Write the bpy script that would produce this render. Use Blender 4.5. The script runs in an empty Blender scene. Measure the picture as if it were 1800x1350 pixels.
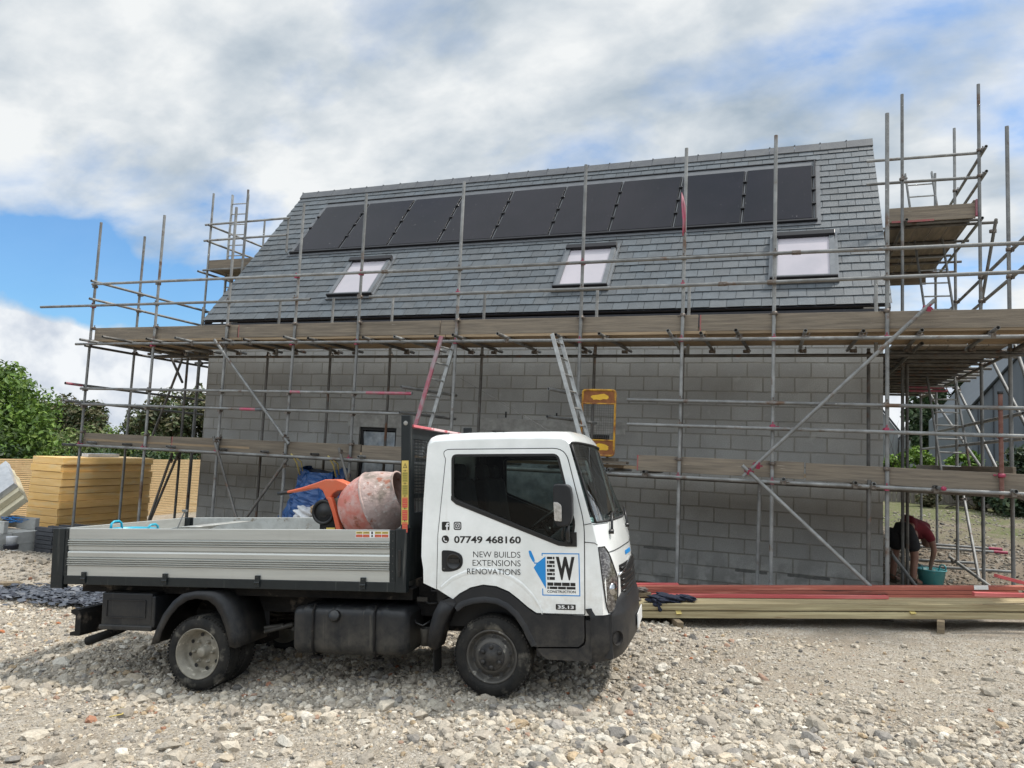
import bpy, bmesh, math, random
import numpy as np
from mathutils import Vector, Matrix, Euler
R = math.radians
sc = bpy.context.scene
C = sc.collection

# ------------------------------------------------------------------ camera
cam_d = bpy.data.cameras.new("camera"); cam = bpy.data.objects.new("camera", cam_d); C.objects.link(cam)
CAMH = 1.97
def cam_axes(yaw, pitch, roll):
    f = Vector((math.sin(yaw)*math.cos(pitch), math.cos(yaw)*math.cos(pitch), math.sin(pitch)))
    r0 = f.cross(Vector((0, 0, 1))).normalized(); d0 = f.cross(r0)
    return r0*math.cos(roll)+d0*math.sin(roll), -r0*math.sin(roll)+d0*math.cos(roll), f
cr, cd, cf = cam_axes(R(-20.865), R(5.074), R(-2.59))
cam.matrix_world = Matrix(((cr.x, -cd.x, -cf.x, 0), (cr.y, -cd.y, -cf.y, 0), (cr.z, -cd.z, -cf.z, CAMH), (0, 0, 0, 1)))
cam_d.sensor_width = 36; cam_d.lens = 1302.9/1800*36; cam_d.clip_end = 3000; cam_d.clip_start = .05
sc.camera = cam

# ------------------------------------------------------------------ sky, sun, exposure
SUN_EL, SUN_AZ = 60.0, 62.0          # azimuth clockwise from +Y (towards +X): high, behind and right of the house
w = bpy.data.worlds.new("World"); sc.world = w; w.use_nodes = True
nt = w.node_tree; nt.nodes.clear()
def N(nt, t, **k):
    n = nt.nodes.new(t)
    for a, v in k.items():
        if a.startswith('i_'):
            n.inputs[a[2:].replace('_', ' ')].default_value = v
        else: setattr(n, a, v)
    return n
def L(nt, a, b): nt.links.new(a, b)
def math_n(nt, op, a, b=None, clamp=False):
    n = nt.nodes.new('ShaderNodeMath'); n.operation = op; n.use_clamp = clamp
    for i, v in enumerate((a, b)):
        if v is None: continue
        if isinstance(v, (int, float)): n.inputs[i].default_value = v
        else: nt.links.new(v, n.inputs[i])
    return n.outputs[0]
def ramp(nt, fac, stops, interp='LINEAR'):
    n = nt.nodes.new('ShaderNodeValToRGB'); n.color_ramp.interpolation = interp
    el = n.color_ramp.elements
    while len(el) < len(stops): el.new(.5)
    for e, (p, c) in zip(el, stops):
        e.position = p; e.color = (c, c, c, 1) if isinstance(c, (int, float)) else (*c[:3], 1)
    nt.links.new(fac, n.inputs[0]); return n.outputs[0]
def mixc(nt, f, a, b, blend='MIX'):
    n = nt.nodes.new('ShaderNodeMix'); n.data_type = 'RGBA'; n.blend_type = blend
    for s, v in (('Factor', f), ('A', a), ('B', b)):
        i = [x for x in n.inputs if x.name == s and (x.type == 'RGBA' if s != 'Factor' else x.type == 'VALUE')][0]
        if isinstance(v, (int, float)): i.default_value = v
        elif isinstance(v, tuple): i.default_value = (*v[:3], 1)
        else: nt.links.new(v, i)
    return [o for o in n.outputs if o.type == 'RGBA'][0]

sky = N(nt, 'ShaderNodeTexSky', sky_type='NISHITA', sun_disc=False, sun_elevation=R(SUN_EL), sun_rotation=R(SUN_AZ))
tc = N(nt, 'ShaderNodeTexCoord'); sp = N(nt, 'ShaderNodeSeparateXYZ'); L(nt, tc.outputs['Generated'], sp.inputs[0])
zz = math_n(nt, 'ADD', math_n(nt, 'MAXIMUM', sp.outputs[2], 0.0), .42)
cx = math_n(nt, 'DIVIDE', sp.outputs[0], zz); cy = math_n(nt, 'DIVIDE', sp.outputs[1], zz)
cb = N(nt, 'ShaderNodeCombineXYZ'); L(nt, cx, cb.inputs[0]); L(nt, cy, cb.inputs[1])
mp = N(nt, 'ShaderNodeMapping'); mp.inputs['Location'].default_value = (5.3, -1.1, 0); mp.inputs['Rotation'].default_value = (0, 0, R(24)); mp.inputs['Scale'].default_value = (1.7, 2.3, 1)
L(nt, cb.outputs[0], mp.inputs[0])
n1 = N(nt, 'ShaderNodeTexNoise', i_Scale=1.0, i_Detail=8.0, i_Roughness=.46, i_Distortion=.15); L(nt, mp.outputs[0], n1.inputs['Vector'])
n2 = N(nt, 'ShaderNodeTexNoise', i_Scale=2.6, i_Detail=8.0, i_Roughness=.52, i_Distortion=.2); L(nt, mp.outputs[0], n2.inputs['Vector'])
# less cover towards the left (-X) horizon
lf = math_n(nt, 'MULTIPLY', math_n(nt, 'ADD', math_n(nt, 'MULTIPLY', sp.outputs[0], -1.0), -.60), 1.5)
lf = math_n(nt, 'MAXIMUM', lf, 0.0)
lowz = math_n(nt, 'SUBTRACT', 1.0, math_n(nt, 'MULTIPLY', math_n(nt, 'SUBTRACT', sp.outputs[2], .17), 7.0, True), True)
dens = math_n(nt, 'SUBTRACT', math_n(nt, 'ADD', math_n(nt, 'MULTIPLY', n1.outputs[0], .55), math_n(nt, 'MULTIPLY', n2.outputs[0], .45)), math_n(nt, 'MULTIPLY', lf, lowz))
cover = ramp(nt, dens, [(.36, 0.05), (.425, .60), (.50, .98)], 'LINEAR')
# cumulus bank low on the horizon
n3 = N(nt, 'ShaderNodeTexNoise', i_Scale=6.5, i_Detail=8.0, i_Roughness=.5); L(nt, tc.outputs['Generated'], n3.inputs['Vector'])
top = math_n(nt, 'ADD', math_n(nt, 'MULTIPLY', n3.outputs[0], .16), .048)
bank = math_n(nt, 'MULTIPLY', math_n(nt, 'SUBTRACT', top, sp.outputs[2]), 60.0, True)
cover2 = math_n(nt, 'MAXIMUM', cover, bank)
n4 = N(nt, 'ShaderNodeTexNoise', i_Scale=1.1, i_Detail=6.0, i_Roughness=.55); L(nt, mp.outputs[0], n4.inputs['Vector'])
n6 = N(nt, 'ShaderNodeTexNoise', i_Scale=3.0, i_Detail=7.0, i_Roughness=.55, i_Distortion=.2); L(nt, mp.outputs[0], n6.inputs['Vector'])
cloudc = ramp(nt, math_n(nt, 'ADD', math_n(nt, 'MULTIPLY', n4.outputs[0], .6), math_n(nt, 'MULTIPLY', n6.outputs[0], .4)), [(.37, (3.9, 4.7, 5.5)), (.47, (6.0, 6.6, 7.1)), (.58, (9.0, 9.2, 9.2))])
n5 = N(nt, 'ShaderNodeTexNoise', i_Scale=14.0, i_Detail=6.0, i_Roughness=.55); L(nt, tc.outputs['Generated'], n5.inputs['Vector'])
bankc = ramp(nt, n5.outputs[0], [(.33, (5.2, 5.9, 7.0)), (.55, (9.0, 9.3, 9.6))])
cc = mixc(nt, bank, cloudc, bankc)
# sky behind the camera: brightness added high up, cut low, to light the front
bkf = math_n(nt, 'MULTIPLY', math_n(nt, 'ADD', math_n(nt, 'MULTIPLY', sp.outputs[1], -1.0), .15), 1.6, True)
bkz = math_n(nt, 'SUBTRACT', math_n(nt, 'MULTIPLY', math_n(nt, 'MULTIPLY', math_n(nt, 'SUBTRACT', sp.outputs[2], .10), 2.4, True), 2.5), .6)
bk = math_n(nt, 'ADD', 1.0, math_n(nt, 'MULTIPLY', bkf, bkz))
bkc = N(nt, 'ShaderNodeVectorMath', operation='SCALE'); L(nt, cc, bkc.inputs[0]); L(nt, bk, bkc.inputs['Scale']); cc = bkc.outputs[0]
scl = N(nt, 'ShaderNodeVectorMath', operation='SCALE'); L(nt, cc, scl.inputs[0]); scl.inputs['Scale'].default_value = .60
skyb = N(nt, 'ShaderNodeVectorMath', operation='SCALE'); L(nt, sky.outputs[0], skyb.inputs[0]); skyb.inputs['Scale'].default_value = 1.0
skyt = mixc(nt, 1.0, skyb.outputs[0], (.50, .80, 1.04), 'MULTIPLY')
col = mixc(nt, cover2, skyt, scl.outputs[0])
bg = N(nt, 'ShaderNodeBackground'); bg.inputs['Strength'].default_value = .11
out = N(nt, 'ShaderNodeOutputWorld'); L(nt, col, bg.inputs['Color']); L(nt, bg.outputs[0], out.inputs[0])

sd = bpy.data.lights.new("sun", 'SUN'); sd.energy = 2.9; sd.angle = R(5); sd.color = (1, .95, .88)
so = bpy.data.objects.new("sun", sd); C.objects.link(so)
sv = Vector((math.sin(R(SUN_AZ))*math.cos(R(SUN_EL)), math.cos(R(SUN_AZ))*math.cos(R(SUN_EL)), math.sin(R(SUN_EL))))
so.rotation_euler = sv.to_track_quat('Z', 'Y').to_euler(); so.location = sv*60
sc.view_settings.view_transform = 'Standard'; sc.view_settings.look = 'None'
sc.view_settings.exposure = .62; sc.view_settings.gamma = 1
sc.render.resolution_x = 1024; sc.render.resolution_y = 768
try:
    sc.cycles.max_bounces = 8; sc.cycles.transparent_max_bounces = 16
except Exception: pass

# ------------------------------------------------------------------ helpers
random.seed(7); rng = np.random.default_rng(11)
def tag(o, label=None, cat=None, group=None, kind=None):
    if label: o['label'] = label
    if cat: o['category'] = cat
    if group: o['group'] = group
    if kind: o['kind'] = kind
    return o
def empty(name, loc=(0, 0, 0), label=None, cat=None, group=None, mw=None, kind=None):
    o = bpy.data.objects.new(name, None); C.objects.link(o); o.empty_display_size = .2
    o.matrix_world = mw if mw is not None else Matrix.Translation(loc)
    return tag(o, label, cat, group, kind)
class MB:
    """collects shapes, builds ONE mesh object; coordinates are world, or the root's own when local=True"""
    def __init__(s): s.v = []; s.f = []; s.m = []; s.sm = []
    def add(s, vs, fs, mi=0, smooth=False):
        b = len(s.v); s.v += [tuple(v) for v in vs]
        for f in fs: s.f.append([i+b for i in f]); s.m.append(mi); s.sm.append(smooth)
        return s
    def box(s, c, d, rot=None, mi=0):
        x, y, z = d[0]/2, d[1]/2, d[2]/2
        vs = [Vector((a*x, b*y, e*z)) for a in (-1, 1) for b in (-1, 1) for e in (-1, 1)]
        if rot is not None: vs = [rot @ v for v in vs]
        return s.add([v+Vector(c) for v in vs], [(0, 1, 3, 2), (4, 6, 7, 5), (0, 4, 5, 1), (2, 3, 7, 6), (0, 2, 6, 4), (1, 5, 7, 3)], mi)
    def bb(s, a, b, mi=0):
        return s.box([(p+q)/2 for p, q in zip(a, b)], [abs(q-p) for p, q in zip(a, b)], mi=mi)
    def tube(s, p0, p1, r=.0242, n=10, mi=0, r1=None, hollow=True, cap=True):
        p0 = Vector(p0); p1 = Vector(p1); d = (p1-p0).normalized(); r1 = r if r1 is None else r1
        a = d.orthogonal().normalized(); b = d.cross(a)
        def ring(p, rr): return [p+a*(rr*math.cos(2*math.pi*i/n))+b*(rr*math.sin(2*math.pi*i/n)) for i in range(n)]
        vs = ring(p0, r)+ring(p1, r1); fs = [(i, (i+1) % n, n+(i+1) % n, n+i) for i in range(n)]
        s.add(vs, fs, mi, True)
        if cap:
            for p, rr, dd in ((p0, r, d), (p1, r1, -d)):
                if hollow:
                    vv = ring(p, rr)+ring(p, rr*.8)+ring(p+dd*.06, rr*.8)
                    ff = [(i, (i+1) % n, n+(i+1) % n, n+i) for i in range(n)]+[(n+i, n+(i+1) % n, 2*n+(i+1) % n, 2*n+i) for i in range(n)]+[tuple(range(2*n, 3*n))]
                else: vv = ring(p, rr); ff = [tuple(range(n))]
                s.add(vv, ff, mi)
        return s
    def path(s, pts, r=.01, n=8, mi=0, closed=False):
        pts = [Vector(p) for p in pts]; rings = []; m = len(pts)
        prev = None
        for i, p in enumerate(pts):
            q0 = pts[i-1] if (i > 0 or closed) else p; q1 = pts[(i+1) % m] if (i < m-1 or closed) else p
            d = (q1-q0).normalized()
            a = d.orthogonal().normalized() if prev is None else (prev-d*prev.dot(d)).normalized()
            prev = a; b = d.cross(a); rr = r[i] if isinstance(r, (list, tuple)) else r
            rings.append([p+a*(rr*math.cos(2*math.pi*k/n))+b*(rr*math.sin(2*math.pi*k/n)) for k in range(n)])
        vs = [v for rg in rings for v in rg]; fs = []
        for i in range(m if closed else m-1):
            j = (i+1) % m
            fs += [(i*n+k, i*n+(k+1) % n, j*n+(k+1) % n, j*n+k) for k in range(n)]
        if not closed: fs += [tuple(range(n))[::-1], tuple(range((m-1)*n, m*n))]
        return s.add(vs, fs, mi, True)
    def lathe(s, c, axis, prof, n=32, mi=0, smooth=True, caps=False):
        c = Vector(c); d = Vector(axis).normalized(); a = d.orthogonal().normalized(); b = d.cross(a)
        vs = []; fs = []
        for (t, r) in prof:
            vs += [c+d*t+a*(r*math.cos(2*math.pi*i/n))+b*(r*math.sin(2*math.pi*i/n)) for i in range(n)]
        for j in range(len(prof)-1):
            fs += [(j*n+i, j*n+(i+1) % n, (j+1)*n+(i+1) % n, (j+1)*n+i) for i in range(n)]
        s.add(vs, fs, mi, smooth)
        if caps:
            k = len(prof)-1
            s.add(vs[:n], [tuple(range(n))], mi); s.add(vs[k*n:], [tuple(range(n))], mi)
        return s
    def prism(s, poly, P, mi=0):
        """poly: 2d points, P(a,b,t): t=0/1 the two sides"""
        n = len(poly); vs = [P(a, b, 0) for a, b in poly]+[P(a, b, 1) for a, b in poly]
        return s.add(vs, [tuple(range(n))[::-1], tuple(range(n, 2*n))]+[(i, (i+1) % n, n+(i+1) % n, n+i) for i in range(n)], mi)
    def grid(s, rows, mi=0, smooth=True):
        n = len(rows[0]); vs = [v for r in rows for v in r]
        return s.add(vs, [(j*n+i, j*n+i+1, (j+1)*n+i+1, (j+1)*n+i) for j in range(len(rows)-1) for i in range(n-1)], mi, smooth)
    def build(s, name, mats, parent=None, local=False, bevel=0, seg=2, label=None, sub=0, solid=0, weld=False):
        me = bpy.data.meshes.new(name)
        off = Vector((0, 0, 0))
        if parent is not None and not local:
            rt = parent
            while rt.parent: rt = rt.parent
            inv = rt.matrix_world.inverted()
            me.from_pydata([tuple(inv @ Vector(v)) for v in s.v], [], s.f)
        else: me.from_pydata(s.v, [], s.f)
        if not isinstance(mats, (list, tuple)): mats = [mats]
        for m in mats: me.materials.append(m)
        me.polygons.foreach_set('material_index', s.m); me.polygons.foreach_set('use_smooth', s.sm)
        if weld or sub:
            bm = bmesh.new(); bm.from_mesh(me); bmesh.ops.remove_doubles(bm, verts=bm.verts, dist=1e-4)
            bmesh.ops.recalc_face_normals(bm, faces=bm.faces); bm.to_mesh(me); bm.free()
        me.update()
        o = bpy.data.objects.new(name, me); C.objects.link(o)
        if parent is not None: o.parent = parent
        if solid: md = o.modifiers.new('t', 'SOLIDIFY'); md.thickness = solid; md.offset = 0
        if bevel:
            md = o.modifiers.new('b', 'BEVEL'); md.width = bevel; md.segments = seg; md.limit_method = 'ANGLE'; md.angle_limit = R(40)
        if sub: md = o.modifiers.new('s', 'SUBSURF'); md.levels = sub; md.render_levels = sub
        if label: o['label'] = label
        return o
def fill2d(outer, holes=()):
    """triangulated flat polygon with holes: returns (verts2d, faces)"""
    bm = bmesh.new()
    for lp in [outer]+list(holes):
        vs = [bm.verts.new((a, b, 0)) for a, b in lp]
        for i in range(len(vs)): bm.edges.new((vs[i], vs[(i+1) % len(vs)]))
    bmesh.ops.triangle_fill(bm, edges=bm.edges, use_beauty=True, use_dissolve=False)
    bm.verts.index_update()
    v = [(x.co.x, x.co.y) for x in bm.verts]; f = [[x.index for x in fa.verts] for fa in bm.faces]
    bm.free(); return v, f
def rounded(poly, r, k=4):
    out = []; n = len(poly)
    for i in range(n):
        p = Vector(poly[i]); a = (Vector(poly[i-1])-p); b = (Vector(poly[(i+1) % n])-p)
        rr = r[i] if isinstance(r, (list, tuple)) else r
        rr = min(rr, a.length*.49, b.length*.49)
        if rr < 1e-4: out.append(tuple(p)); continue
        p0 = p+a.normalized()*rr; p1 = p+b.normalized()*rr
        for j in range(k+1):
            t = j/k; out.append(tuple(p0*(1-t)**2+p*2*t*(1-t)+p1*t*t))
    return out

# ------------------------------------------------------------------ materials
def mat(name, base, rough=.6, metal=0, spec=.5, var=None, vs=8, vamt=1.0, stretch=(1, 1, 1), bump=0, bs=60, coat=0, extra=None, objrand=0, lo=.35, hi=.65):
    """procedural: base colour broken up with noise towards var; bump from a finer noise"""
    m = bpy.data.materials.new(name); m.use_nodes = True; t = m.node_tree; b = t.nodes['Principled BSDF']
    b.inputs['Roughness'].default_value = rough; b.inputs['Metallic'].default_value = metal
    b.inputs['Specular IOR Level'].default_value = spec
    if coat: b.inputs['Coat Weight'].default_value = coat; b.inputs['Coat Roughness'].default_value = .08
    tcn = N(t, 'ShaderNodeTexCoord'); mpn = N(t, 'ShaderNodeMapping'); mpn.inputs['Scale'].default_value = stretch
    L(t, tcn.outputs['Object'], mpn.inputs[0])
    if objrand:
        oi = N(t, 'ShaderNodeObjectInfo'); v = N(t, 'ShaderNodeVectorMath', operation='SCALE'); L(t, oi.outputs['Random'], v.inputs['Scale'])
        v.inputs[0].default_value = (37, 91, 53); L(t, v.outputs[0], mpn.inputs['Location'])
    c = None
    if var is None: var = tuple(x*.8 for x in base)
    nz = N(t, 'ShaderNodeTexNoise', i_Scale=vs, i_Detail=7.0, i_Roughness=.62); L(t, mpn.outputs[0], nz.inputs['Vector'])
    f = ramp(t, nz.outputs[0], [(lo, 0), (hi, vamt)])
    c = mixc(t, f, tuple(base), tuple(var))
    if objrand:
        hv = N(t, 'ShaderNodeHueSaturation'); L(t, c, hv.inputs['Color'])
        L(t, math_n(t, 'ADD', math_n(t, 'MULTIPLY', oi.outputs['Random'], objrand), 1-objrand/2), hv.inputs['Value']); c = hv.outputs[0]
    if extra: c = extra(t, c, mpn.outputs[0], tcn)
    L(t, c, b.inputs['Base Color'])
    if bump:
        n2 = N(t, 'ShaderNodeTexNoise', i_Scale=bs, i_Detail=5.0); L(t, mpn.outputs[0], n2.inputs['Vector'])
        bp = N(t, 'ShaderNodeBump', i_Strength=bump, i_Distance=.01); L(t, n2.outputs[0], bp.inputs['Height']); L(t, bp.outputs[0], b.inputs['Normal'])
    return m
def spots(color, scale, lo, hi, seed=0, detail=4.0):
    def f(t, c, vec, tcn):
        mpp = N(t, 'ShaderNodeMapping'); mpp.inputs['Location'].default_value = (seed, seed*1.7, seed*.3); L(t, vec, mpp.inputs[0])
        nz = N(t, 'ShaderNodeTexNoise', i_Scale=scale, i_Detail=detail, i_Roughness=.6); L(t, mpp.outputs[0], nz.inputs['Vector'])
        return mixc(t, ramp(t, nz.outputs[0], [(lo, 0), (hi, 1)]), c, tuple(color))
    return f
def chain(*fs):
    def f(t, c, v, k):
        for g in fs: c = g(t, c, v, k)
        return c
    return f
M = {}
M['galv'] = mat('galvanised_steel', (.255, .26, .255), .6, .3, var=(.15, .15, .145), vs=5, bump=.25, bs=90, objrand=.45, extra=chain(spots((.12, .075, .05), 3.0, .60, .70, 3), spots((.42, .42, .40), 22, .66, .74, 9)))
M['tube_dark'] = mat('dirty_steel', (.16, .155, .145), .6, .45, var=(.085, .08, .072), vs=6, bump=.3, bs=80, objrand=.4, extra=spots((.14, .07, .04), 4, .58, .7, 5))
M['tube_pink'] = mat('pink_painted_steel', (.42, .06, .12), .55, .1, var=(.28, .16, .17), vs=9, bump=.2)
M['tube_rust'] = mat('rusty_steel', (.13, .05, .035), .8, .2, var=(.2, .11, .09), vs=14, bump=.4)
M['coupler'] = mat('coupler_steel', (.20, .185, .165), .55, .5, var=(.10, .07, .055), vs=30, bump=.3)
M['coupler_pink'] = mat('coupler_pink', (.34, .03, .08), .5, .1, var=(.25, .05, .08), vs=30, bump=.3)
wood_stain = chain(spots((.12, .10, .075), 1.5, .55, .72, 2), spots((.50, .46, .40), 9, .70, .76, 7))
M['board'] = mat('scaffold_board', (.235, .195, .145), .85, var=(.12, .10, .08), vs=5, stretch=(.35, 2.5, 7), bump=.5, bs=30, objrand=.35, extra=wood_stain, lo=.3, hi=.7)
M['board_y'] = mat('scaffold_board_cross', (.235, .195, .145), .85, var=(.12, .10, .08), vs=5, stretch=(2.5, .35, 7), bump=.5, bs=30, objrand=.35, extra=wood_stain, lo=.3, hi=.7)
M['board_under'] = mat('deck_board', (.34, .25, .155), .85, var=(.20, .145, .09), vs=5, stretch=(.35, 5, 5), bump=.4, bs=30, objrand=.5, lo=.3, hi=.7)
M['board_end'] = mat('board_end_band', (.33, .07, .08), .7, var=(.25, .12, .10), vs=20)

def face_attr_mat(name, rough, bump=.4, bs=40, mixn=(.75, 1.15), ns=14, spec=.4, metal=0, stretch=(1, 1, 1), trans=0):
    m = bpy.data.materials.new(name); m.use_nodes = True; t = m.node_tree; b = t.nodes['Principled BSDF']
    b.inputs['Roughness'].default_value = rough; b.inputs['Specular IOR Level'].default_value = spec; b.inputs['Metallic'].default_value = metal
    a = N(t, 'ShaderNodeAttribute', attribute_name='tint'); tcn = N(t, 'ShaderNodeTexCoord'); mpn = N(t, 'ShaderNodeMapping'); mpn.inputs['Scale'].default_value = stretch
    L(t, tcn.outputs['Object'], mpn.inputs[0])
    nz = N(t, 'ShaderNodeTexNoise', i_Scale=ns, i_Detail=6.0, i_Roughness=.65); L(t, mpn.outputs[0], nz.inputs['Vector'])
    f = ramp(t, nz.outputs[0], [(.3, mixn[0]), (.7, mixn[1])])
    c = mixc(t, 1.0, a.outputs['Color'], f, 'MULTIPLY'); L(t, c, b.inputs['Base Color'])
    n2 = N(t, 'ShaderNodeTexNoise', i_Scale=bs, i_Detail=4.0); L(t, mpn.outputs[0], n2.inputs['Vector'])
    bp = N(t, 'ShaderNodeBump', i_Strength=bump, i_Distance=.01); L(t, n2.outputs[0], bp.inputs['Height']); L(t, bp.outputs[0], b.inputs['Normal'])
    if trans:
        tr = N(t, 'ShaderNodeBsdfTranslucent'); L(t, c, tr.inputs[0]); mx = N(t, 'ShaderNodeMixShader'); mx.inputs[0].default_value = trans
        o = [n for n in t.nodes if n.type == 'OUTPUT_MATERIAL'][0]
        L(t, b.outputs[0], mx.inputs[1]); L(t, tr.outputs[0], mx.inputs[2]); L(t, mx.outputs[0], o.inputs[0])
    return m
def np_mesh(name, verts, faces, colors, material, parent=None, smooth=False):
    """verts (n,3), faces (m,k) all the same size, colors (m,3) per face"""
    me = bpy.data.meshes.new(name); n, mf, k = len(verts), len(faces), faces.shape[1]
    me.vertices.add(n); me.vertices.foreach_set('co', verts.astype(np.float32).ravel())
    me.loops.add(mf*k); me.loops.foreach_set('vertex_index', faces.astype(np.int32).ravel())
    me.polygons.add(mf); me.polygons.foreach_set('loop_start', np.arange(0, mf*k, k, dtype=np.int32))
    me.polygons.foreach_set('use_smooth', np.full(mf, smooth))
    me.update(calc_edges=True)
    at = me.attributes.new('tint', 'FLOAT_COLOR', 'FACE')
    cc = np.ones((mf, 4), np.float32); cc[:, :3] = colors; at.data.foreach_set('color', cc.ravel())
    me.materials.append(material)
    o = bpy.data.objects.new(name, me); C.objects.link(o)
    if parent is not None: o.parent = parent
    return o

# ------------------------------------------------------------------ ground
GX = np.array([-200, -18, -12, -8, -4.7, -2.2, 0, 1.1, 2.5, 6, 12, 200.]); GZ = np.array([-.4, -.4, -.36, -.31, -.205, .03, .08, .13, .24, .38, .5, 2.0])
def sstep(a, b, x): t = np.clip((x-a)/(b-a), 0, 1); return t*t*(3-2*t)
def ground0(x, y):
    x = np.asarray(x, float); y = np.asarray(y, float)
    near = np.interp(x, GX, GZ)
    right = np.where(x > 1, .10+np.clip(y-12, 0, 200)*.055, near)
    far = .10+np.clip(y-12, 0, 16)*.06
    k = sstep(10.2, 12.2, y)*sstep(.3, 1.6, x)
    z = near*(1-k)+far*k
    kl = sstep(12, 16, y)*sstep(-9, -14, x)
    # bank of spoil at the far left in front of the block stack
    z = z+.22*np.exp(-((x+12.2)/1.9)**2-((y-8.9)/1.0)**2)+.02*np.sin(5*x+2*y)*np.sin(4*y-3*x)*np.exp(-((x+12)/2)**2-((y-8.7)/1.4)**2)
    z = z+.10*np.exp(-((x-3.3)/1.2)**2-((y-15)/2.)**2)
    return z
def rough(x, y):
    x = np.asarray(x, float); y = np.asarray(y, float)
    return .018*np.sin(1.9*x+.6*y+1)*np.cos(1.3*y-.7*x)+.010*np.sin(4.7*x-2.1*y)*np.sin(3.9*y+.5)+.006*np.sin(9.1*x+3*y)*np.cos(8.3*y-2*x)
def ground(x, y): return ground0(x, y)+rough(x, y)*sstep(60, 20, np.hypot(x, y))
def gz(x, y): return float(ground(x, y))
xs = np.concatenate([-18-np.geomspace(900, .8, 26), np.arange(-18, 9, .12), 9+np.geomspace(.6, 900, 26)])
ys = np.concatenate([2-np.geomspace(60, .3, 10), np.arange(2, 22, .12), 22+np.geomspace(.6, 1500, 28)])
X, Y = np.meshgrid(xs, ys); Z = ground(X, Y)
V = np.stack([X, Y, Z], -1).reshape(-1, 3); nx = len(xs); ny = len(ys)
i = np.arange((nx-1)*(ny-1)); r_, c_ = i//(nx-1), i % (nx-1); a = r_*nx+c_
Fq = np.stack([a, a+1, a+nx+1, a+nx], 1)
m = bpy.data.materials.new('site_ground'); m.use_nodes = True; t = m.node_tree; b = t.nodes['Principled BSDF']; b.inputs['Roughness'].default_value = .95; b.inputs['Specular IOR Level'].default_value = .15
tcn = N(t, 'ShaderNodeTexCoord'); pos = tcn.outputs['Object']
def noise(t, v, s, d=6.0, r=.6): n = N(t, 'ShaderNodeTexNoise', i_Scale=s, i_Detail=d, i_Roughness=r); L(t, v, n.inputs['Vector']); return n.outputs[0]
def voro(t, v, s, rnd=1.0, feat='F1'): n = N(t, 'ShaderNodeTexVoronoi', i_Scale=s, feature=feat); n.inputs['Randomness'].default_value = rnd; L(t, v, n.inputs['Vector']); return n
dirt = mixc(t, ramp(t, noise(t, pos, 1.1), [(.35, 0), (.65, 1)]), (.32, .262, .19), (.43, .37, .28))
dirt = mixc(t, ramp(t, noise(t, pos, 26, 5.0), [(.40, 0), (.62, .75)]), dirt, (.26, .22, .17))
v1 = voro(t, pos, 42); peb = mixc(t, ramp(t, noise(t, pos, 8), [(.42, 0), (.6, .8)]), dirt, ramp(t, v1.outputs['Color'], [(.1, (.20, .18, .15)), (.5, (.42, .38, .32)), (.9, (.62, .58, .52))]))
v2 = voro(t, pos, 95); peb = mixc(t, .45, peb, ramp(t, v2.outputs['Color'], [(.1, (.17, .15, .12)), (.9, (.52, .48, .42))]))
# grass patch on the hill to the right at the back
spn = N(t, 'ShaderNodeSeparateXYZ'); L(t, pos, spn.inputs[0])
gm = math_n(t, 'MULTIPLY', math_n(t, 'MULTIPLY', math_n(t, 'SUBTRACT', spn.outputs[1], 17.2), .35, True), math_n(t, 'MULTIPLY', math_n(t, 'SUBTRACT', noise(t, pos, .5, 4.0), .36), 7.0, True))
far = math_n(t, 'MULTIPLY', math_n(t, 'SUBTRACT', spn.outputs[1], 24.0), .3, True)
gm = math_n(t, 'MULTIPLY', math_n(t, 'MAXIMUM', gm, far), ramp(t, noise(t, pos, 9), [(.3, .3), (.6, .95)]))
gcol = mixc(t, noise(t, pos, 14), (.07, .10, .03), (.15, .165, .07))
# ground along the wall coloured dark as shade, cutting bounce light; brown worn tracks
wall_shade = math_n(t, 'MULTIPLY', math_n(t, 'MULTIPLY', math_n(t, 'SUBTRACT', spn.outputs[1], 9.9), 1.2, True), math_n(t, 'MULTIPLY', math_n(t, 'SUBTRACT', 1.45, spn.outputs[0]), 1.5, True), True)
wall_shade = math_n(t, 'MULTIPLY', wall_shade, math_n(t, 'MULTIPLY', math_n(t, 'ADD', spn.outputs[0], 12.5), 1.0, True))
peb = mixc(t, math_n(t, 'MULTIPLY', wall_shade, .85), peb, (.10, .08, .06))
peb = mixc(t, ramp(t, noise(t, pos, .9, 5.0), [(.48, 0), (.62, .55)]), peb, (.27, .22, .165))
hill = math_n(t, 'MULTIPLY', math_n(t, 'MULTIPLY', math_n(t, 'SUBTRACT', spn.outputs[1], 11.6), .5, True), math_n(t, 'MULTIPLY', math_n(t, 'SUBTRACT', spn.outputs[0], .6), 1.0, True))
peb = mixc(t, math_n(t, 'MULTIPLY', hill, .75), peb, (.17, .135, .10))
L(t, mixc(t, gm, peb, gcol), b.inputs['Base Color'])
bh = math_n(t, 'ADD', math_n(t, 'MULTIPLY', v1.outputs['Distance'], -1.2), math_n(t, 'ADD', math_n(t, 'MULTIPLY', v2.outputs['Distance'], -.5), math_n(t, 'MULTIPLY', noise(t, pos, 130), .6)))
bp = N(t, 'ShaderNodeBump', i_Strength=.8, i_Distance=.02); L(t, bh, bp.inputs['Height']); L(t, bp.outputs[0], b.inputs['Normal'])
M['ground'] = m
g = np_mesh('ground', V, Fq, np.ones((len(Fq), 3)), M['ground'], smooth=True); tag(g, kind='structure')

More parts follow.
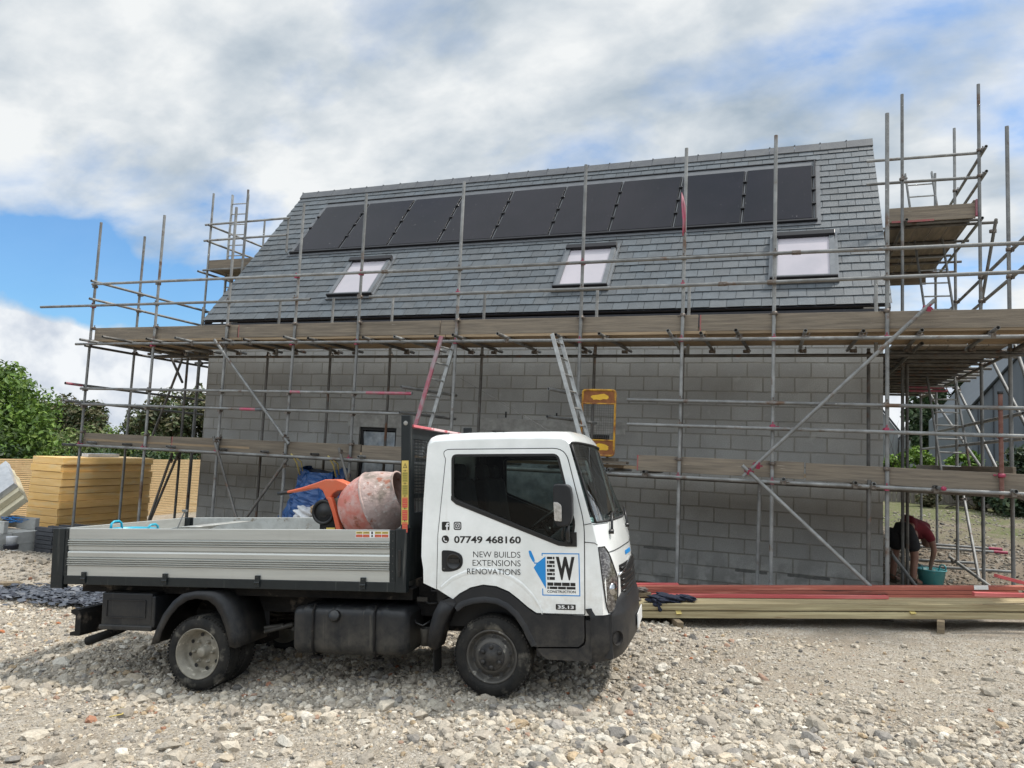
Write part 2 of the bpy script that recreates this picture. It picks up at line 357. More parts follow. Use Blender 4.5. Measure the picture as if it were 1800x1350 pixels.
# stones: one uncountable mass of crushed rock
def ico(sub):
    bm = bmesh.new(); bmesh.ops.create_icosphere(bm, subdivisions=sub, radius=1); v = np.array([x.co[:] for x in bm.verts]); f = np.array([[q.index for q in fa.verts] for fa in bm.faces]); bm.free(); return v, f
M['stone'] = face_attr_mat('crushed_stone', .9, bump=.6, bs=120, ns=45, mixn=(.68, 1.16), spec=.25)
PAL = np.array([.82, .785, .73])*np.array([(.66, .63, .57), (.60, .56, .49), (.70, .68, .63), (.52, .48, .42), (.47, .44, .39), (.58, .52, .43), (.40, .37, .33), (.33, .32, .31), (.25, .245, .24), (.13, .125, .12), (.50, .40, .28), (.42, .23, .16), (.46, .19, .10), (.40, .28, .22)])
PW = np.array([9, 15, 7, 18, 17, 15, 11, 5, 2.2, .6, 2.4, .5, .12, 1.2]); PW = PW/PW.sum()
def stones(name, px, py, size, sub=1, sink=.25, flat=(.55, .85), pal=PAL, pw=PW, zoff=0, asp=(.7, 1.3)):
    n = len(px); bv, bf = ico(sub); k = len(bv)
    nvar = 14; var = []
    for q in range(nvar):
        v = bv.copy(); 
        v = v*(1+rng.uniform(-.26, .26, (k, 1)))
        for _ in range(4):   # chop with planes: angular crushed faces
            nn = rng.normal(size=3); nn /= np.linalg.norm(nn); dd = rng.uniform(.5, .8); pr = v@nn; over = pr > dd; v[over] -= np.outer(pr[over]-dd, nn)
        var.append(v)
    var = np.array(var); idx = rng.integers(0, nvar, n)
    sc3 = np.stack([rng.uniform(*asp, n), rng.uniform(*asp, n), rng.uniform(*flat, n)], 1)*size[:, None]
    P = var[idx]*sc3[:, None, :]
    th = rng.uniform(0, 2*np.pi, n); c, s = np.cos(th), np.sin(th); tl = rng.normal(0, .32, n)
    ct, st = np.cos(tl), np.sin(tl)
    y2 = P[..., 1]*ct[:, None]-P[..., 2]*st[:, None]; z2 = P[..., 1]*st[:, None]+P[..., 2]*ct[:, None]; x2 = P[..., 0]
    P = np.stack([x2*c[:, None]-y2*s[:, None], x2*s[:, None]+y2*c[:, None], z2], -1)
    base = np.stack([px, py, ground(px, py)+size*flat[0]*(.6-sink)+zoff], 1)
    V = (P+base[:, None, :]).reshape(-1, 3); Fc = (bf[None]+(np.arange(n)*k)[:, None, None]).reshape(-1, 3)
    col = pal[rng.choice(len(pal), n, p=pw)]*rng.uniform(.8, 1.15, (n, 1))
    return np_mesh(name, V, Fc, np.repeat(col, len(bf), 0), M['stone'])
def hashn(x, y, s):   # smooth 2d pseudo noise 0..1
    return .5+.25*(np.sin(x*s+1.3*np.sin(y*s*.7+2))+np.sin(y*s*1.13+1.7*np.sin(x*s*.6+1)))
def sample(n, x0, x1, y0, y1, densf):
    px = rng.uniform(x0, x1, n*3); py = rng.uniform(y0, y1, n*3); d = densf(px, py); k = rng.uniform(0, 1, n*3) < d
    return px[k][:n], py[k][:n]
def view(px, py): # keep what can be near the picture
    ang = np.degrees(np.arctan2(px, py)); return (ang > -66) & (ang < 36)
def dens_near(x, y):
    soft = np.exp(-((x-1.3)/2.5)**4-((y-7.9)/1.75)**4)          # rolled fine patch to the right of the truck
    track = np.exp(-((y-4.35-.05*x)/.5)**2)*(x < -1.6)*.75     # wheel-worn strip
    d = (.45+.55*hashn(x, y, 1.3))*(1-.93*soft)*(1-track)*(1-.35*sstep(-1.5, -3.2, x))
    return d*view(x, y)
px, py = sample(66000, -10, 6.2, 3.0, 8.9, lambda x, y: dens_near(x, y)*np.clip(1.25-.1*(y-3), .35, 1))
tag(stones('gravel', px, py, rng.lognormal(np.log(.0150), .46, len(px)).clip(.005, .05)), 'loose pale crushed stone spread over the yard around the truck', 'gravel', kind='stuff')
px, py = sample(66000, -10, 6.2, 3.0, 9.5, lambda x, y: view(x, y)*1.)
tag(stones('grit', px, py, rng.uniform(.003, .010, len(px)), pal=PAL*.9), 'fine stone grit between the larger pale stones', 'grit', kind='stuff')
def dbig(x, y): return dens_near(x, y)*(np.exp(-((y-4.1)/1.0)**2)*(.35+.65*sstep(-2.8, -1.2, x))+.10)
px, py = sample(4600, -7, 3.5, 3.3, 8.0, dbig)
tag(stones('rubble', px, py, rng.lognormal(np.log(.041), .30, len(px)).clip(.02, .075), sub=2), 'larger angular rubble lying among the gravel in the foreground', 'rubble', kind='stuff')
px, py = sample(30000, -16, 7, 7.2, 24, lambda x, y: view(x, y)*(.35+.65*hashn(x, y, 1.1))*((x < -6) | ((x > .9) & (y > 11)))*np.where(y > 18, .35, 1))
tag(stones('far_gravel', px, py, rng.lognormal(np.log(.021), .45, len(px)).clip(.01, .08), pal=PAL*.62), 'stones scattered over the slope beside and behind the house', 'gravel', kind='stuff')
SL = np.array([(.07, .08, .10), (.10, .11, .13), (.05, .055, .07), (.16, .17, .19)])
px = rng.normal(-9.25, .62, 2000); py = 7.55+.12*(px+9.25)+rng.normal(0, .20, 2000)
tag(stones('slate_waste', px, py, rng.uniform(.02, .06, 2000), flat=(.08, .16), asp=(.6, 1.6), pal=SL, pw=np.array([.4, .3, .2, .1]), zoff=.05*np.exp(-((px+9.2)/.8)**2)+rng.uniform(0, .04, 2000)), 'heap of broken dark roofing slate behind the truck tail', 'slate waste', kind='stuff')

# ------------------------------------------------------------------ house
XL, XR, YF, YB, ZE = -11.03, 1.20, 11.715, 17.23, 4.02      # wall box
PITCH = R(51.0); EY, EZ = 11.565, 4.271; RY, RZ = 14.47, 7.86
ridge_s = math.hypot(RY-EY, RZ-EZ)
house = empty('block_house', (0, YF, .05), 'grey concrete block house with steep slate roof behind the scaffold', 'house')
def blockmat(name, ax):
    m = bpy.data.materials.new(name); m.use_nodes = True; t = m.node_tree; b = t.nodes['Principled BSDF']; b.inputs['Roughness'].default_value = .92; b.inputs['Specular IOR Level'].default_value = .2
    tcn = N(t, 'ShaderNodeTexCoord'); s = N(t, 'ShaderNodeSeparateXYZ'); L(t, tcn.outputs['Object'], s.inputs[0])
    cmb = N(t, 'ShaderNodeCombineXYZ'); L(t, s.outputs[ax], cmb.inputs[0]); L(t, s.outputs[2], cmb.inputs[1])
    wob = N(t, 'ShaderNodeTexNoise', i_Scale=2.5, i_Detail=3.0); L(t, cmb.outputs[0], wob.inputs['Vector'])
    ws = N(t, 'ShaderNodeVectorMath', operation='SCALE'); L(t, wob.outputs['Color'], ws.inputs[0]); ws.inputs['Scale'].default_value = .026
    ad = N(t, 'ShaderNodeVectorMath', operation='ADD'); L(t, cmb.outputs[0], ad.inputs[0]); L(t, ws.outputs[0], ad.inputs[1])
    mpn = N(t, 'ShaderNodeMapping'); mpn.inputs['Location'].default_value = (.19, .225-.146+.05-.01, 0); L(t, ad.outputs[0], mpn.inputs[0])
    br = N(t, 'ShaderNodeTexBrick'); br.offset = .5; br.inputs['Scale'].default_value = 1; br.inputs['Brick Width'].default_value = .45; br.inputs['Row Height'].default_value = .2205
    br.inputs['Mortar Size'].default_value = .0115; br.inputs['Mortar Smooth'].default_value = .3; br.inputs['Bias'].default_value = 0
    br.inputs['Color1'].default_value = (.345, .345, .33, 1); br.inputs['Color2'].default_value = (.415, .415, .395, 1); br.inputs['Mortar'].default_value = (.225, .215, .19, 1)
    L(t, mpn.outputs[0], br.inputs['Vector'])
    c = mixc(t, ramp(t, noise(t, tcn.outputs['Object'], 70, 5.0, .7), [(.35, 0), (.7, .55)]), br.outputs['Color'], (.17, .17, .16))
    c = mixc(t, ramp(t, noise(t, tcn.outputs['Object'], 1.4, 5.0), [(.42, 0), (.66, .45)]), c, (.20, .195, .18))
    c = mixc(t, ramp(t, noise(t, tcn.outputs['Object'], 5.5, 5.0), [(.6, 0), (.72, .55)]), c, (.40, .40, .38))
    b2 = N(t, 'ShaderNodeTexBrick'); b2.offset = .5
    for a_, v_ in (('Scale', 1), ('Brick Width', .45), ('Row Height', .2205), ('Mortar Size', .034), ('Mortar Smooth', .9)): b2.inputs[a_].default_value = v_
    L(t, mpn.outputs[0], b2.inputs['Vector'])
    c = mixc(t, math_n(t, 'MULTIPLY', math_n(t, 'MULTIPLY', b2.outputs['Fac'], ramp(t, noise(t, tcn.outputs['Object'], 9, 5.0, .65), [(.48, 0), (.62, 1)])), .55), c, (.30, .285, .25))
    c = mixc(t, ramp(t, noise(t, tcn.outputs['Object'], .55, 3.0), [(.45, 0), (.62, .35)]), c, (.24, .225, .20))
    # dark patches, stronger low on the wall, mortar smears
    dz = math_n(t, 'MULTIPLY', math_n(t, 'SUBTRACT', .75, s.outputs[2]), 1.3, True)
    dm = math_n(t, 'MULTIPLY', dz, ramp(t, noise(t, tcn.outputs['Object'], 2.6, 3.0), [(.46, 0), (.56, 1)]))
    c = mixc(t, math_n(t, 'MULTIPLY', dm, .6), c, (.10, .10, .095))
    L(t, c, b.inputs['Base Color'])
    h = math_n(t, 'ADD', math_n(t, 'MULTIPLY', br.outputs['Fac'], -1.0), math_n(t, 'MULTIPLY', noise(t, tcn.outputs['Object'], 90, 5.0, .7), .5))
    bp = N(t, 'ShaderNodeBump', i_Strength=.7, i_Distance=.012); L(t, h, bp.inputs['Height']); L(t, bp.outputs[0], b.inputs['Normal'])
    return m
M['blockx'] = blockmat('concrete_blockwork', 0); M['blocky'] = blockmat('concrete_blockwork_gable', 1)
M['concrete'] = mat('concrete_lintel', (.36, .355, .33), .9, var=(.22, .215, .20), vs=6, bump=.4)
M['slate'] = face_attr_mat('roof_slate', .48, bump=.5, bs=70, ns=7, mixn=(.82, 1.14), spec=.5)
M['ridge'] = mat('ridge_tile', (.07, .075, .085), .6, var=(.10, .105, .11), vs=5, bump=.3)
M['fascia'] = mat('dark_fascia', (.012, .014, .020), .5, var=(.02, .022, .03))
M['panel'] = mat('solar_glass', (.006, .007, .012), .14, spec=.24, var=(.010, .010, .016), vs=1.5, extra=spots((.35, .34, .33), 24, .70, .80, 4))
M['panel_frame'] = mat('black_anodised', (.015, .015, .018), .4, .3)
M['flash'] = mat('lead_flashing', (.13, .138, .148), .5, .3, var=(.10, .105, .113), vs=5)
M['rooflight'] = mat('rooflight_frame', (.17, .18, .19), .4, .4, var=(.13, .14, .15))
M['blind'] = mat('skylight_glass', (.42, .39, .42), .12, spec=.5, var=(.36, .345, .375), vs=1.2)
M['sheet'] = mat('polythene_sheet', (.42, .45, .47), .18, spec=.6, var=(.20, .23, .25), vs=5, bump=1.0, bs=9)
M['black'] = mat('matt_black', (.010, .010, .011), .6, var=(.016, .016, .016))
M['room_dark'] = mat('dark_room', (.03, .03, .03), .9, var=(.05, .045, .04))  # inner walls near-black: the unlit room's dark is put into the colour
T = .22
OP = [(-7.41, -6.64, .05, 2.265), (-4.80, -2.755, .05, 2.28)]      # openings in the front wall
def wallpiece(x0, x1, z0, z1, mb): mb.bb((x0, YF, z0), (x1, YF+T, z1))
mb = MB()
v2, f2 = fill2d([(XL, -.6), (XR, -.6), (XR, ZE), (XL, ZE)], [[(a, c), (a, d), (b_, d), (b_, c)] for a, b_, c, d in OP])
mb.add([(x, YF, z) for x, z in v2], f2); mb.add([(x, YF+T, z) for x, z in v2], f2)
for a, b_, c, d in OP:   # reveals
    mb.add([(a, YF, c), (a, YF+T, c), (a, YF+T, d), (a, YF, d)], [(0, 1, 2, 3)]); mb.add([(b_, YF, c), (b_, YF+T, c), (b_, YF+T, d), (b_, YF, d)], [(0, 1, 2, 3)]); mb.add([(a, YF, d), (a, YF+T, d), (b_, YF+T, d), (b_, YF, d)], [(0, 1, 2, 3)]); mb.add([(a, YF, c), (a, YF+T, c), (b_, YF+T, c), (b_, YF, c)], [(0, 1, 2, 3)])
fw = mb.build('front_wall', M['blockx'], house)
fw.data.materials.append(M['blocky'])
for xg, nm in ((XL, 'gable_wall'), (XR-T, 'gable_wall')):
    mb = MB(); poly = [(YF+T+.002, -.6), (YB-T-.002, -.6), (YB-T-.002, ZE), (RY, ZE+(RY-YF)*math.tan(PITCH)-.35), (YF+T+.002, ZE)]
    mb.prism(poly, lambda a, b, t: (xg+T*t, a, b)); mb.build(nm, M['blocky'], house)
mb = MB(); mb.bb((XL, YB-T, -.6), (XR, YB, ZE)); mb.build('rear_wall', M['blockx'], house)
mb = MB(); mb.bb((XL+T+.01, YF+T+.01, -.02), (XR-T-.01, YB-T-.01, .06)); mb.bb((XL+T+.01, YF+T+.01, 2.45), (XR-T-.01, YB-T-.01, 2.65)); mb.build('floor_slab', M['concrete'], house)
mb = MB(); mb.bb((-8.6, YF+T+.02, .07), (-8.5, YB-T-.02, 2.44)); mb.bb((-2.2, YF+T+.02, .07), (-2.1, YB-T-.02, 2.44)); mb.bb((-8.4, 14.2, .07), (-2.3, 14.3, 2.44)); mb.build('inner_wall', M['room_dark'], house)
for x0, x1, z0, z1 in ((-7.66, -6.42, 2.27, 2.485), (-5.05, -2.5, 2.285, 2.49)):
    mb = MB(); mb.bb((x0, YF-.006, z0), (x1, YF+.05, z1)); mb.build('lintel', M['concrete'], house, bevel=.004)
    if x1 < -6: continue
for (a, b_, c, d) in OP:
    fr = MB()
    for q in ((a+.003, a+.05, c, d-.003), (b_-.05, b_-.003, c, d-.003)): fr.bb((q[0], YF+.05, q[2]), (q[1], YF+.10, q[3]))
    fr.bb((a+.05, YF+.05, d-.055), (b_-.05, YF+.10, d-.003))
    wdw = fr.build('window_opening', M['black'], house)
    rows = []; nn = 26
    for j in range(nn+1):
        z = c+(d-c-.08)*j/nn; rows.append([(a+.055+(b_-a-.11)*i_/18, YF+.075+.022*math.sin(i_*1.3+j*.6)*math.sin(j*.9+i_*.4), z) for i_ in range(19)])
    ss = MB(); ss.grid(rows[::1]); ss.build('plastic_sheet', M['sheet'], wdw)
for zc, xc in ((2.56, -4.55), (2.56, -3.65)):
    mb = MB(); mb.bb((xc-.012, YF-.01, zc-.05), (xc+.012, YF+.01, zc+.05)); mb.build('weep_vent', M['black'], house)
# scratch coat patches of fresh mortar low down on the wall
M['mortar'] = mat('wet_mortar', (.14, .14, .13), .95, var=(.09, .09, .085), vs=12, bump=.6)
def smear(x0, z0, x1, z1, th=.035):
    mb = MB(); k = 12; pts = [(x0+(x1-x0)*i_/k, z0+(z1-z0)*i_/k) for i_ in range(k+1)]
    poly = [(x, z-th/2-random.uniform(0, .012)) for x, z in pts]+[(x, z+th/2+random.uniform(0, .012)) for x, z in pts[::-1]]
    mb.prism(poly, lambda a, b, t: (a, YF-.004+.004*t+.001, b)); return mb
for q in ((-2.15, .562, -1.66, .557), (-.78, .342, -.33, .338), (-.05, .342, .52, .337), (-3.1, .345, -2.5, .338)):
    smear(*q, th=.032).build('mortar_patch', M['mortar'], house)

# roof: deck, slates, ridge
cp, sp_ = math.cos(PITCH), math.sin(PITCH)
def RP(x, s, n=0, back=False):
    y, z = EY+s*cp-n*sp_, EZ+s*sp_+n*cp
    return (x, (2*RY-y) if back else y, z)
XV0, XV1 = -11.13, 1.30
roof = MB()
for bk in (False, True):
    roof.add([RP(XV0+.03, .0, -.05, bk), RP(XV1-.03, .0, -.05, bk), RP(XV1-.03, ridge_s-.05, -.05, bk), RP(XV0+.03, ridge_s-.05, -.05, bk), RP(XV0+.03, .0, -.012, bk), RP(XV1-.03, .0, -.012, bk), RP(XV1-.03, ridge_s, -.012, bk), RP(XV0+.03, ridge_s, -.012, bk)],
             [(0, 1, 2, 3), (4, 5, 6, 7), (0, 1, 5, 4), (0, 3, 7, 4), (1, 2, 6, 5)])
ro = roof.build('roof', M['fascia'], house)
def slates(back):
    vs, fs, cols = [], [], []
    gauge, wd = .196, .254; rows_ = int(ridge_s/gauge)+1
    for r in range(rows_):
        s0 = .012+r*gauge; s1 = min(s0+gauge+.05, ridge_s-.01); off = (r % 2)*wd/2
        x = XV0-off
        while x < XV1:
            a = max(x+.0035, XV0); b_ = min(x+wd-.0035, XV1); x += wd
            if b_-a < .03: continue
            j = rng.uniform(-.004, .004); lift = rng.uniform(0, .004); k = len(vs)
            e1, e2 = rng.uniform(-.004, .004, 2)
            vs += [RP(a, s0+j+e1, .016+lift, back), RP(b_, s0+j+e2, .016+lift, back), RP(b_, s1, .0, back), RP(a, s1, .0, back),
                   RP(a, s0+j+e1, .0095+lift, back), RP(b_, s0+j+e2, .0095+lift, back)]
            fs += [(k, k+1, k+2, k+3), (k, k+1, k+5, k+4)]
            # side edges
            vs += [RP(a, s1, -.006, back), RP(b_, s1, -.006, back)]
            fs += [(k, k+4, k+6, k+3), (k+1, k+5, k+7, k+2)]
            v = rng.normal(1, .07); tn = rng.uniform(-.006, .006)
            c = np.array([.083+tn*.5, .095, .104-tn*.5])*max(.6, v); cols += [c]*4
    return np.array(vs), np.array(fs), np.array(cols)
inv = np.array(house.matrix_world.inverted())
for bk in (False, True):
    a, f, c = slates(bk); a = a+inv[:3, 3]
    so_ = np_mesh('slates', a, f, c, M['slate'], parent=ro)
for k in range(28):
    x0 = XV0-.01+(XV1-XV0+.02)*k/28; x1 = XV0-.01+(XV1-XV0+.02)*(k+1)/28-.006
    mb = MB(); t_ = .018; jz = random.uniform(-.004, .004)
    pr = [(-.125, -.135), (-.012, .035), (.012, .035), (.125, -.135), (.112, -.150), (0, .010), (-.112, -.150)]
    mb.prism(pr, lambda a, b, t: (x0+(x1-x0)*t, RY+a, RZ+.03+jz+b)); mb.bb((x0-.012, RY-.02, RZ+.05), (x0+.012, RY+.02, RZ+.078+jz))
    mb.build('ridge_tile', M['ridge'], ro)
fs_ = MB(); fs_.bb((XV0+.02, EY+.035, EZ-.27), (XV1-.02, EY+.06, EZ-.055)); fs_.bb((XV0+.05, EY+.06, EZ-.27), (XV1-.05, YF-.003, EZ-.25)); fs_.build('fascia', M['fascia'], house)
vg = MB()
for xx in (XV0+.012, XV1-.032):
    for bk in (False, True):
        vg.add([RP(xx, 0, -.19, bk), RP(xx, ridge_s-.02, -.19, bk), RP(xx, ridge_s-.02, -.052, bk), RP(xx, 0, -.052, bk), RP(xx+.02, 0, -.19, bk), RP(xx+.02, ridge_s-.02, -.19, bk), RP(xx+.02, ridge_s-.02, -.052, bk), RP(xx+.02, 0, -.052, bk)], [(0, 1, 2, 3), (4, 5, 6, 7), (0, 1, 5, 4), (2, 3, 7, 6), (0, 3, 7, 4)])
vg.build('verge_board', M['fascia'], house)
def rbox(mb, x0, x1, s0, s1, n0, n1, mi=0):
    vs = [RP(x, s, n) for x in (x0, x1) for s in (s0, s1) for n in (n0, n1)]
    return mb.add(vs, [(0, 1, 3, 2), (4, 6, 7, 5), (0, 4, 5, 1), (2, 3, 7, 6), (0, 2, 6, 4), (1, 5, 7, 3)], mi)
# flashing frame round the array, nine panels
fl = MB(); rbox(fl, -10.17, .33, 3.90, 4.07, .018, .030); rbox(fl, -10.2, .40, 2.06, 2.17, .018, .026); rbox(fl, .30, .40, 2.17, 3.90, .018, .028); rbox(fl, -10.20, -10.12, 2.17, 3.90, .018, .028)
fl.build('flashing', M['flash'], ro)
tr_ = MB(); rbox(tr_, -10.15, .35, 4.075, 4.10, .02, .05); rbox(tr_, -10.16, .345, 2.13, 2.168, .02, .075); rbox(tr_, -10.115, .295, 2.172, 3.895, .016, .022); rbox(tr_, .305, .33, 2.17, 4.07, .03, .065); tr_.build('trim', M['panel_frame'], ro)
PW_ = 1.1535
for k in range(9):
    x0 = -10.075+k*PW_; 
    fr = MB(); rbox(fr, x0+.012, x0+PW_-.035, 2.185, 3.875, .03, .062); po = fr.build('solar_panel', M['panel_frame'], house)
    gl = MB(); rbox(gl, x0+.024, x0+PW_-.047, 2.20, 3.86, .0625, .0665); gl.build('panel_glass', M['panel'], po)
pans = [c for c in house.children if c.name.startswith('solar_panel')]
for k in range(10):
    x0 = -10.075+k*PW_-.012
    pn = pans[min(k, 8)]
    if 0 < k: cl = MB(); rbox(cl, x0-.008, x0+.008, 2.2, 3.87, .03, .045); cl.build('joint_strip', M['flash'], pn)
    for q in (2.62, 3.05, 3.48): cl = MB(); rbox(cl, x0-.032, x0+.032, q-.022, q+.022, .035, .085); cl.build('clamp', M['panel_frame'], pn)
# roof windows
for (x0, x1) in ((-8.40, -7.46), (-3.84, -2.94), (-.33, .58)):
    s0, s1 = .60, 1.72
    f = MB(); wf = .075
    rbox(f, x0-.05, x1+.05, s0-.09, s0-.0, .015, .045); rbox(f, x0-.05, x1+.05, s1, s1+.08, .015, .045)
    rbox(f, x0-.05, x0, s0, s1, .015, .05); rbox(f, x1, x1+.05, s0, s1, .015, .05)
    rbox(f, x0+.002, x0+wf, s0+.002, s1-.002, .02, .095); rbox(f, x1-wf, x1-.002, s0+.002, s1-.002, .02, .095); rbox(f, x0+wf, x1-wf, s0+.002, s0+.05, .02, .085)
    wo = f.build('roof_window', M['rooflight'], house)
    h = MB(); rbox(h, x0-.012, x1+.012, s1-.09, s1+.02, .055, .135); h.build('hood', M['panel_frame'], wo, bevel=.008)
    s = MB(); rbox(s, x0-.03, x1+.03, s0-.03, s0-.003, .03, .11); s.build('sill', M['panel_frame'], wo)
    gl = MB(); rbox(gl, x0+wf, x1-wf, s0+.05, s1-.09, .02, .068); gl.build('glass', M['blind'], wo)
# temporary bits: white foam block etc. are built with the yard

# ------------------------------------------------------------------ scaffolds
TR = .02415
YO, YI = 10.157, 11.32         # outer and inner row of standards along the front
scf = empty('front_scaffold', (-5, YO, 0), 'two-lift tube scaffold with plank decks along the front wall of the block house', 'scaffold')
sgr = empty('right_gable_scaffold', (2.66, 13, .2), 'tube scaffold with a high plank platform beside the right gable of the house', 'scaffold')
sgl = empty('left_gable_scaffold', (-12.42, 12.5, -.4), 'tube scaffold with a small high platform beside the left gable of the house', 'scaffold')
# coupler meshes
def coupler_mesh(name, m):
    mb = MB(); mb.lathe((0, 0, -.022), (0, 0, 1), [(0, .027), (0, .0345), (.044, .0345), (.044, .027)], n=12)
    mb.box((0, -.045, 0), (.050, .034, .056)); mb.tube((.035, -.03, 0), (.075, -.03, 0), .006, 6, hollow=False); mb.box((.064, -.03, 0), (.012, .018, .018)); mb.box((-.035, 0, 0), (.014, .03, .03))
    mb.tube((0, -.05, .03), (0, -.05, .062), .006, 6, hollow=False); mb.box((0, -.05, .052), (.018, .018, .012))
    me = mb.build(name, m); C.objects.unlink(me); d = me.data; bpy.data.objects.remove(me); return d
CM = coupler_mesh('coupler', M['coupler']); CP = coupler_mesh('coupler_pink', M['coupler_pink'])
def coupler(parent, p, rot=0, pink=False, tilt=0):
    o = bpy.data.objects.new('coupler', CP if pink else CM); C.objects.link(o); o.parent = parent
    root = parent
    while root.parent: root = root.parent
    o.matrix_parent_inverse = Matrix.Identity(4)
    o.matrix_local = root.matrix_world.inverted() @ Matrix.Translation(Vector(p)) @ Euler((tilt, 0, rot)).to_matrix().to_4x4()
    return o
def tube(name, root, p0, p1, m='galv', r=TR, n=12):
    return MB().tube(p0, p1, r, n).build(name, M[m], root)
ladd = [(-.002, .0)]
std_x = [-12.42, -10.855, -9.21, -7.81, -6.56, -4.81, -2.855, -1.425, -.24, 1.076]
std_top = [5.95, 5.98, 6.01, 5.97, 6.03, 6.08, 6.16, 6.26, 6.32, 6.465]
outer = []
for k, (x, zt) in enumerate(zip(std_x, std_top)):
    p0 = Vector((x+random.uniform(-.01, .01), YO, gz(x, YO)-.02)); p1 = Vector((x+random.uniform(-.012, .012), YO+random.uniform(-.02, .02), zt))
    st = tube('standard', scf, p0, p1, 'galv', n=14); outer.append(st)
    MB().bb((x-.075, YO-.075, gz(x, YO)-.03), (x+.075, YO+.075, gz(x, YO)+.012)).build('base_plate', M['coupler'], st)
    for z, pk in ((4.70, k in (3, 4, 6)), (4.32, k in (0, 5, 7)), (3.565, k != 2), (2.735, 0), (2.42, k in (8, 9)), (1.71, k not in (3, 5, 6))):
        if z in (2.735, 2.42) and k in (5, 6): continue
        coupler(st, (x, YO, z), 0, bool(pk))
    for z in (3.90, 1.94): # toe board clips
        o = coupler(st, (x, YO, z+.005), math.pi)
inner = []
for x in (-9.25, -7.86, -6.62, -4.88, -2.94, -1.57, .98):
    st = tube('standard', scf, (x, YI, gz(x, YI)-.02), (x+random.uniform(-.01, .01), YI, 3.60), 'tube_dark'); inner.append(st)
    coupler(st, (x, YI, 3.52), math.pi); coupler(st, (x, YI, 1.66), math.pi)
for x in (-7.74, -6.52, -4.79, -2.88, -1.47, 1.05, -8.9): # short uprights on the inner edge of the top deck
    tube('short_upright', scf, (x, 11.12, 3.50), (x, 11.12, 4.54), 'galv')
tube('short_standard', scf, (.88, YO-.02, .0), (.885, YO-.03, 1.80), 'tube_dark')
tube('short_standard', scf, (-.42, YO+.25, .0), (-.40, YO+.25, 1.66), 'galv')
rs = tube('short_standard', scf, (2.275, YO-.03, 1.66), (2.273, YO-.03, 2.89), 'tube_rust'); rs['label'] = 'rusty red end upright with a capped top'
MB().lathe((2.273, YO-.03, 2.88), (0, 0, 1), [(0, .026), (0, .032), (.03, .032), (.03, 0)], n=12).build('end_cap', M['black'], rs)
for z, pk in ((2.72, False), (2.39, True), (1.93, True)): coupler(rs, (2.274, YO-.03, z), math.pi, pk)
yo = YO-.052
def rail(name, x0, z0, x1, z1, m='galv', y=None, root=scf, y1=None):
    y = yo if y is None else y
    return tube(name, root, (x0, y, z0), (x1, y if y1 is None else y1, z1), m)
rail('guard_rail', -12.46, 4.74, -5.9, 4.705); rail('guard_rail', -5.95, 4.70, .05, 4.69, y=yo-.004); rail('guard_rail', .05, 4.69, 3.4, 4.665)
rail('guard_rail', -13.78, 4.335, -7.49, 4.30); rail('guard_rail', -6.36, 4.305, -.28, 4.31); rail('guard_rail', -.25, 4.31, 3.6, 4.33)
rail('ledger', -12.74, 3.595, -6.3, 3.575, 'galv'); rail('ledger', -6.3, 3.575, -.3, 3.56); rail('ledger', -.3, 3.56, 3.3, 3.555)
rail('guard_rail', -12.5, 2.752, -9.2, 2.755, 'galv'); rail('guard_rail', -9.2, 2.755, -5.49, 2.765); rail('guard_rail', -2.14, 2.73, 3.6, 2.712)
rail('guard_rail', -12.6, 2.46, -5.57, 2.447); rail('guard_rail', -2.13, 2.393, 3.6, 2.392)
rail('ledger', -12.5, 1.695, -6.2, 1.70); rail('ledger', -6.2, 1.70, -.3, 1.71); rail('ledger', -.3, 1.71, 3.6, 1.735)
for x in (-.9, -.28, .02, -6.1):   # sleeve couplers joining rail lengths
    z = {-.9: 4.31, -.28: 4.31, .02: 4.69, -6.1: 4.705}[x]
    o = MB().tube((x-.055, yo, z), (x+.055, yo, z), .031, 10, hollow=False).box((x, yo-.03, z), (.09, .02, .03)).build('sleeve_coupler', M['coupler'], scf)
MB().tube((-8.42, yo, 2.452), (-8.30, yo, 2.452), .031, 10, hollow=False).build('sleeve_coupler', M['flash'], scf)
rail('ledger', -11.95, 3.50, -4.5, 3.495, 'tube_dark', y=YI-.052); rail('ledger', -4.5, 3.495, 2.9, 3.50, 'tube_dark', y=YI-.052)
rail('ledger', -11.9, 1.655, -4.5, 1.655, 'tube_dark', y=YI-.052); rail('ledger', -4.5, 1.655, 2.9, 1.665, 'tube_dark', y=YI-.052)
# painted bands on rails
for x0, x1, z in ((-8.75, -8.43, 2.452), (-7.75, -7.55, 2.758), (-6.3, -5.5, 2.764)):
    MB().tube((x0, yo, z), (x1, yo, z), TR+.0012, 12, hollow=False, cap=False).build('paint_band', M['tube_pink'], scf, label='pink painted band on the guard rail')
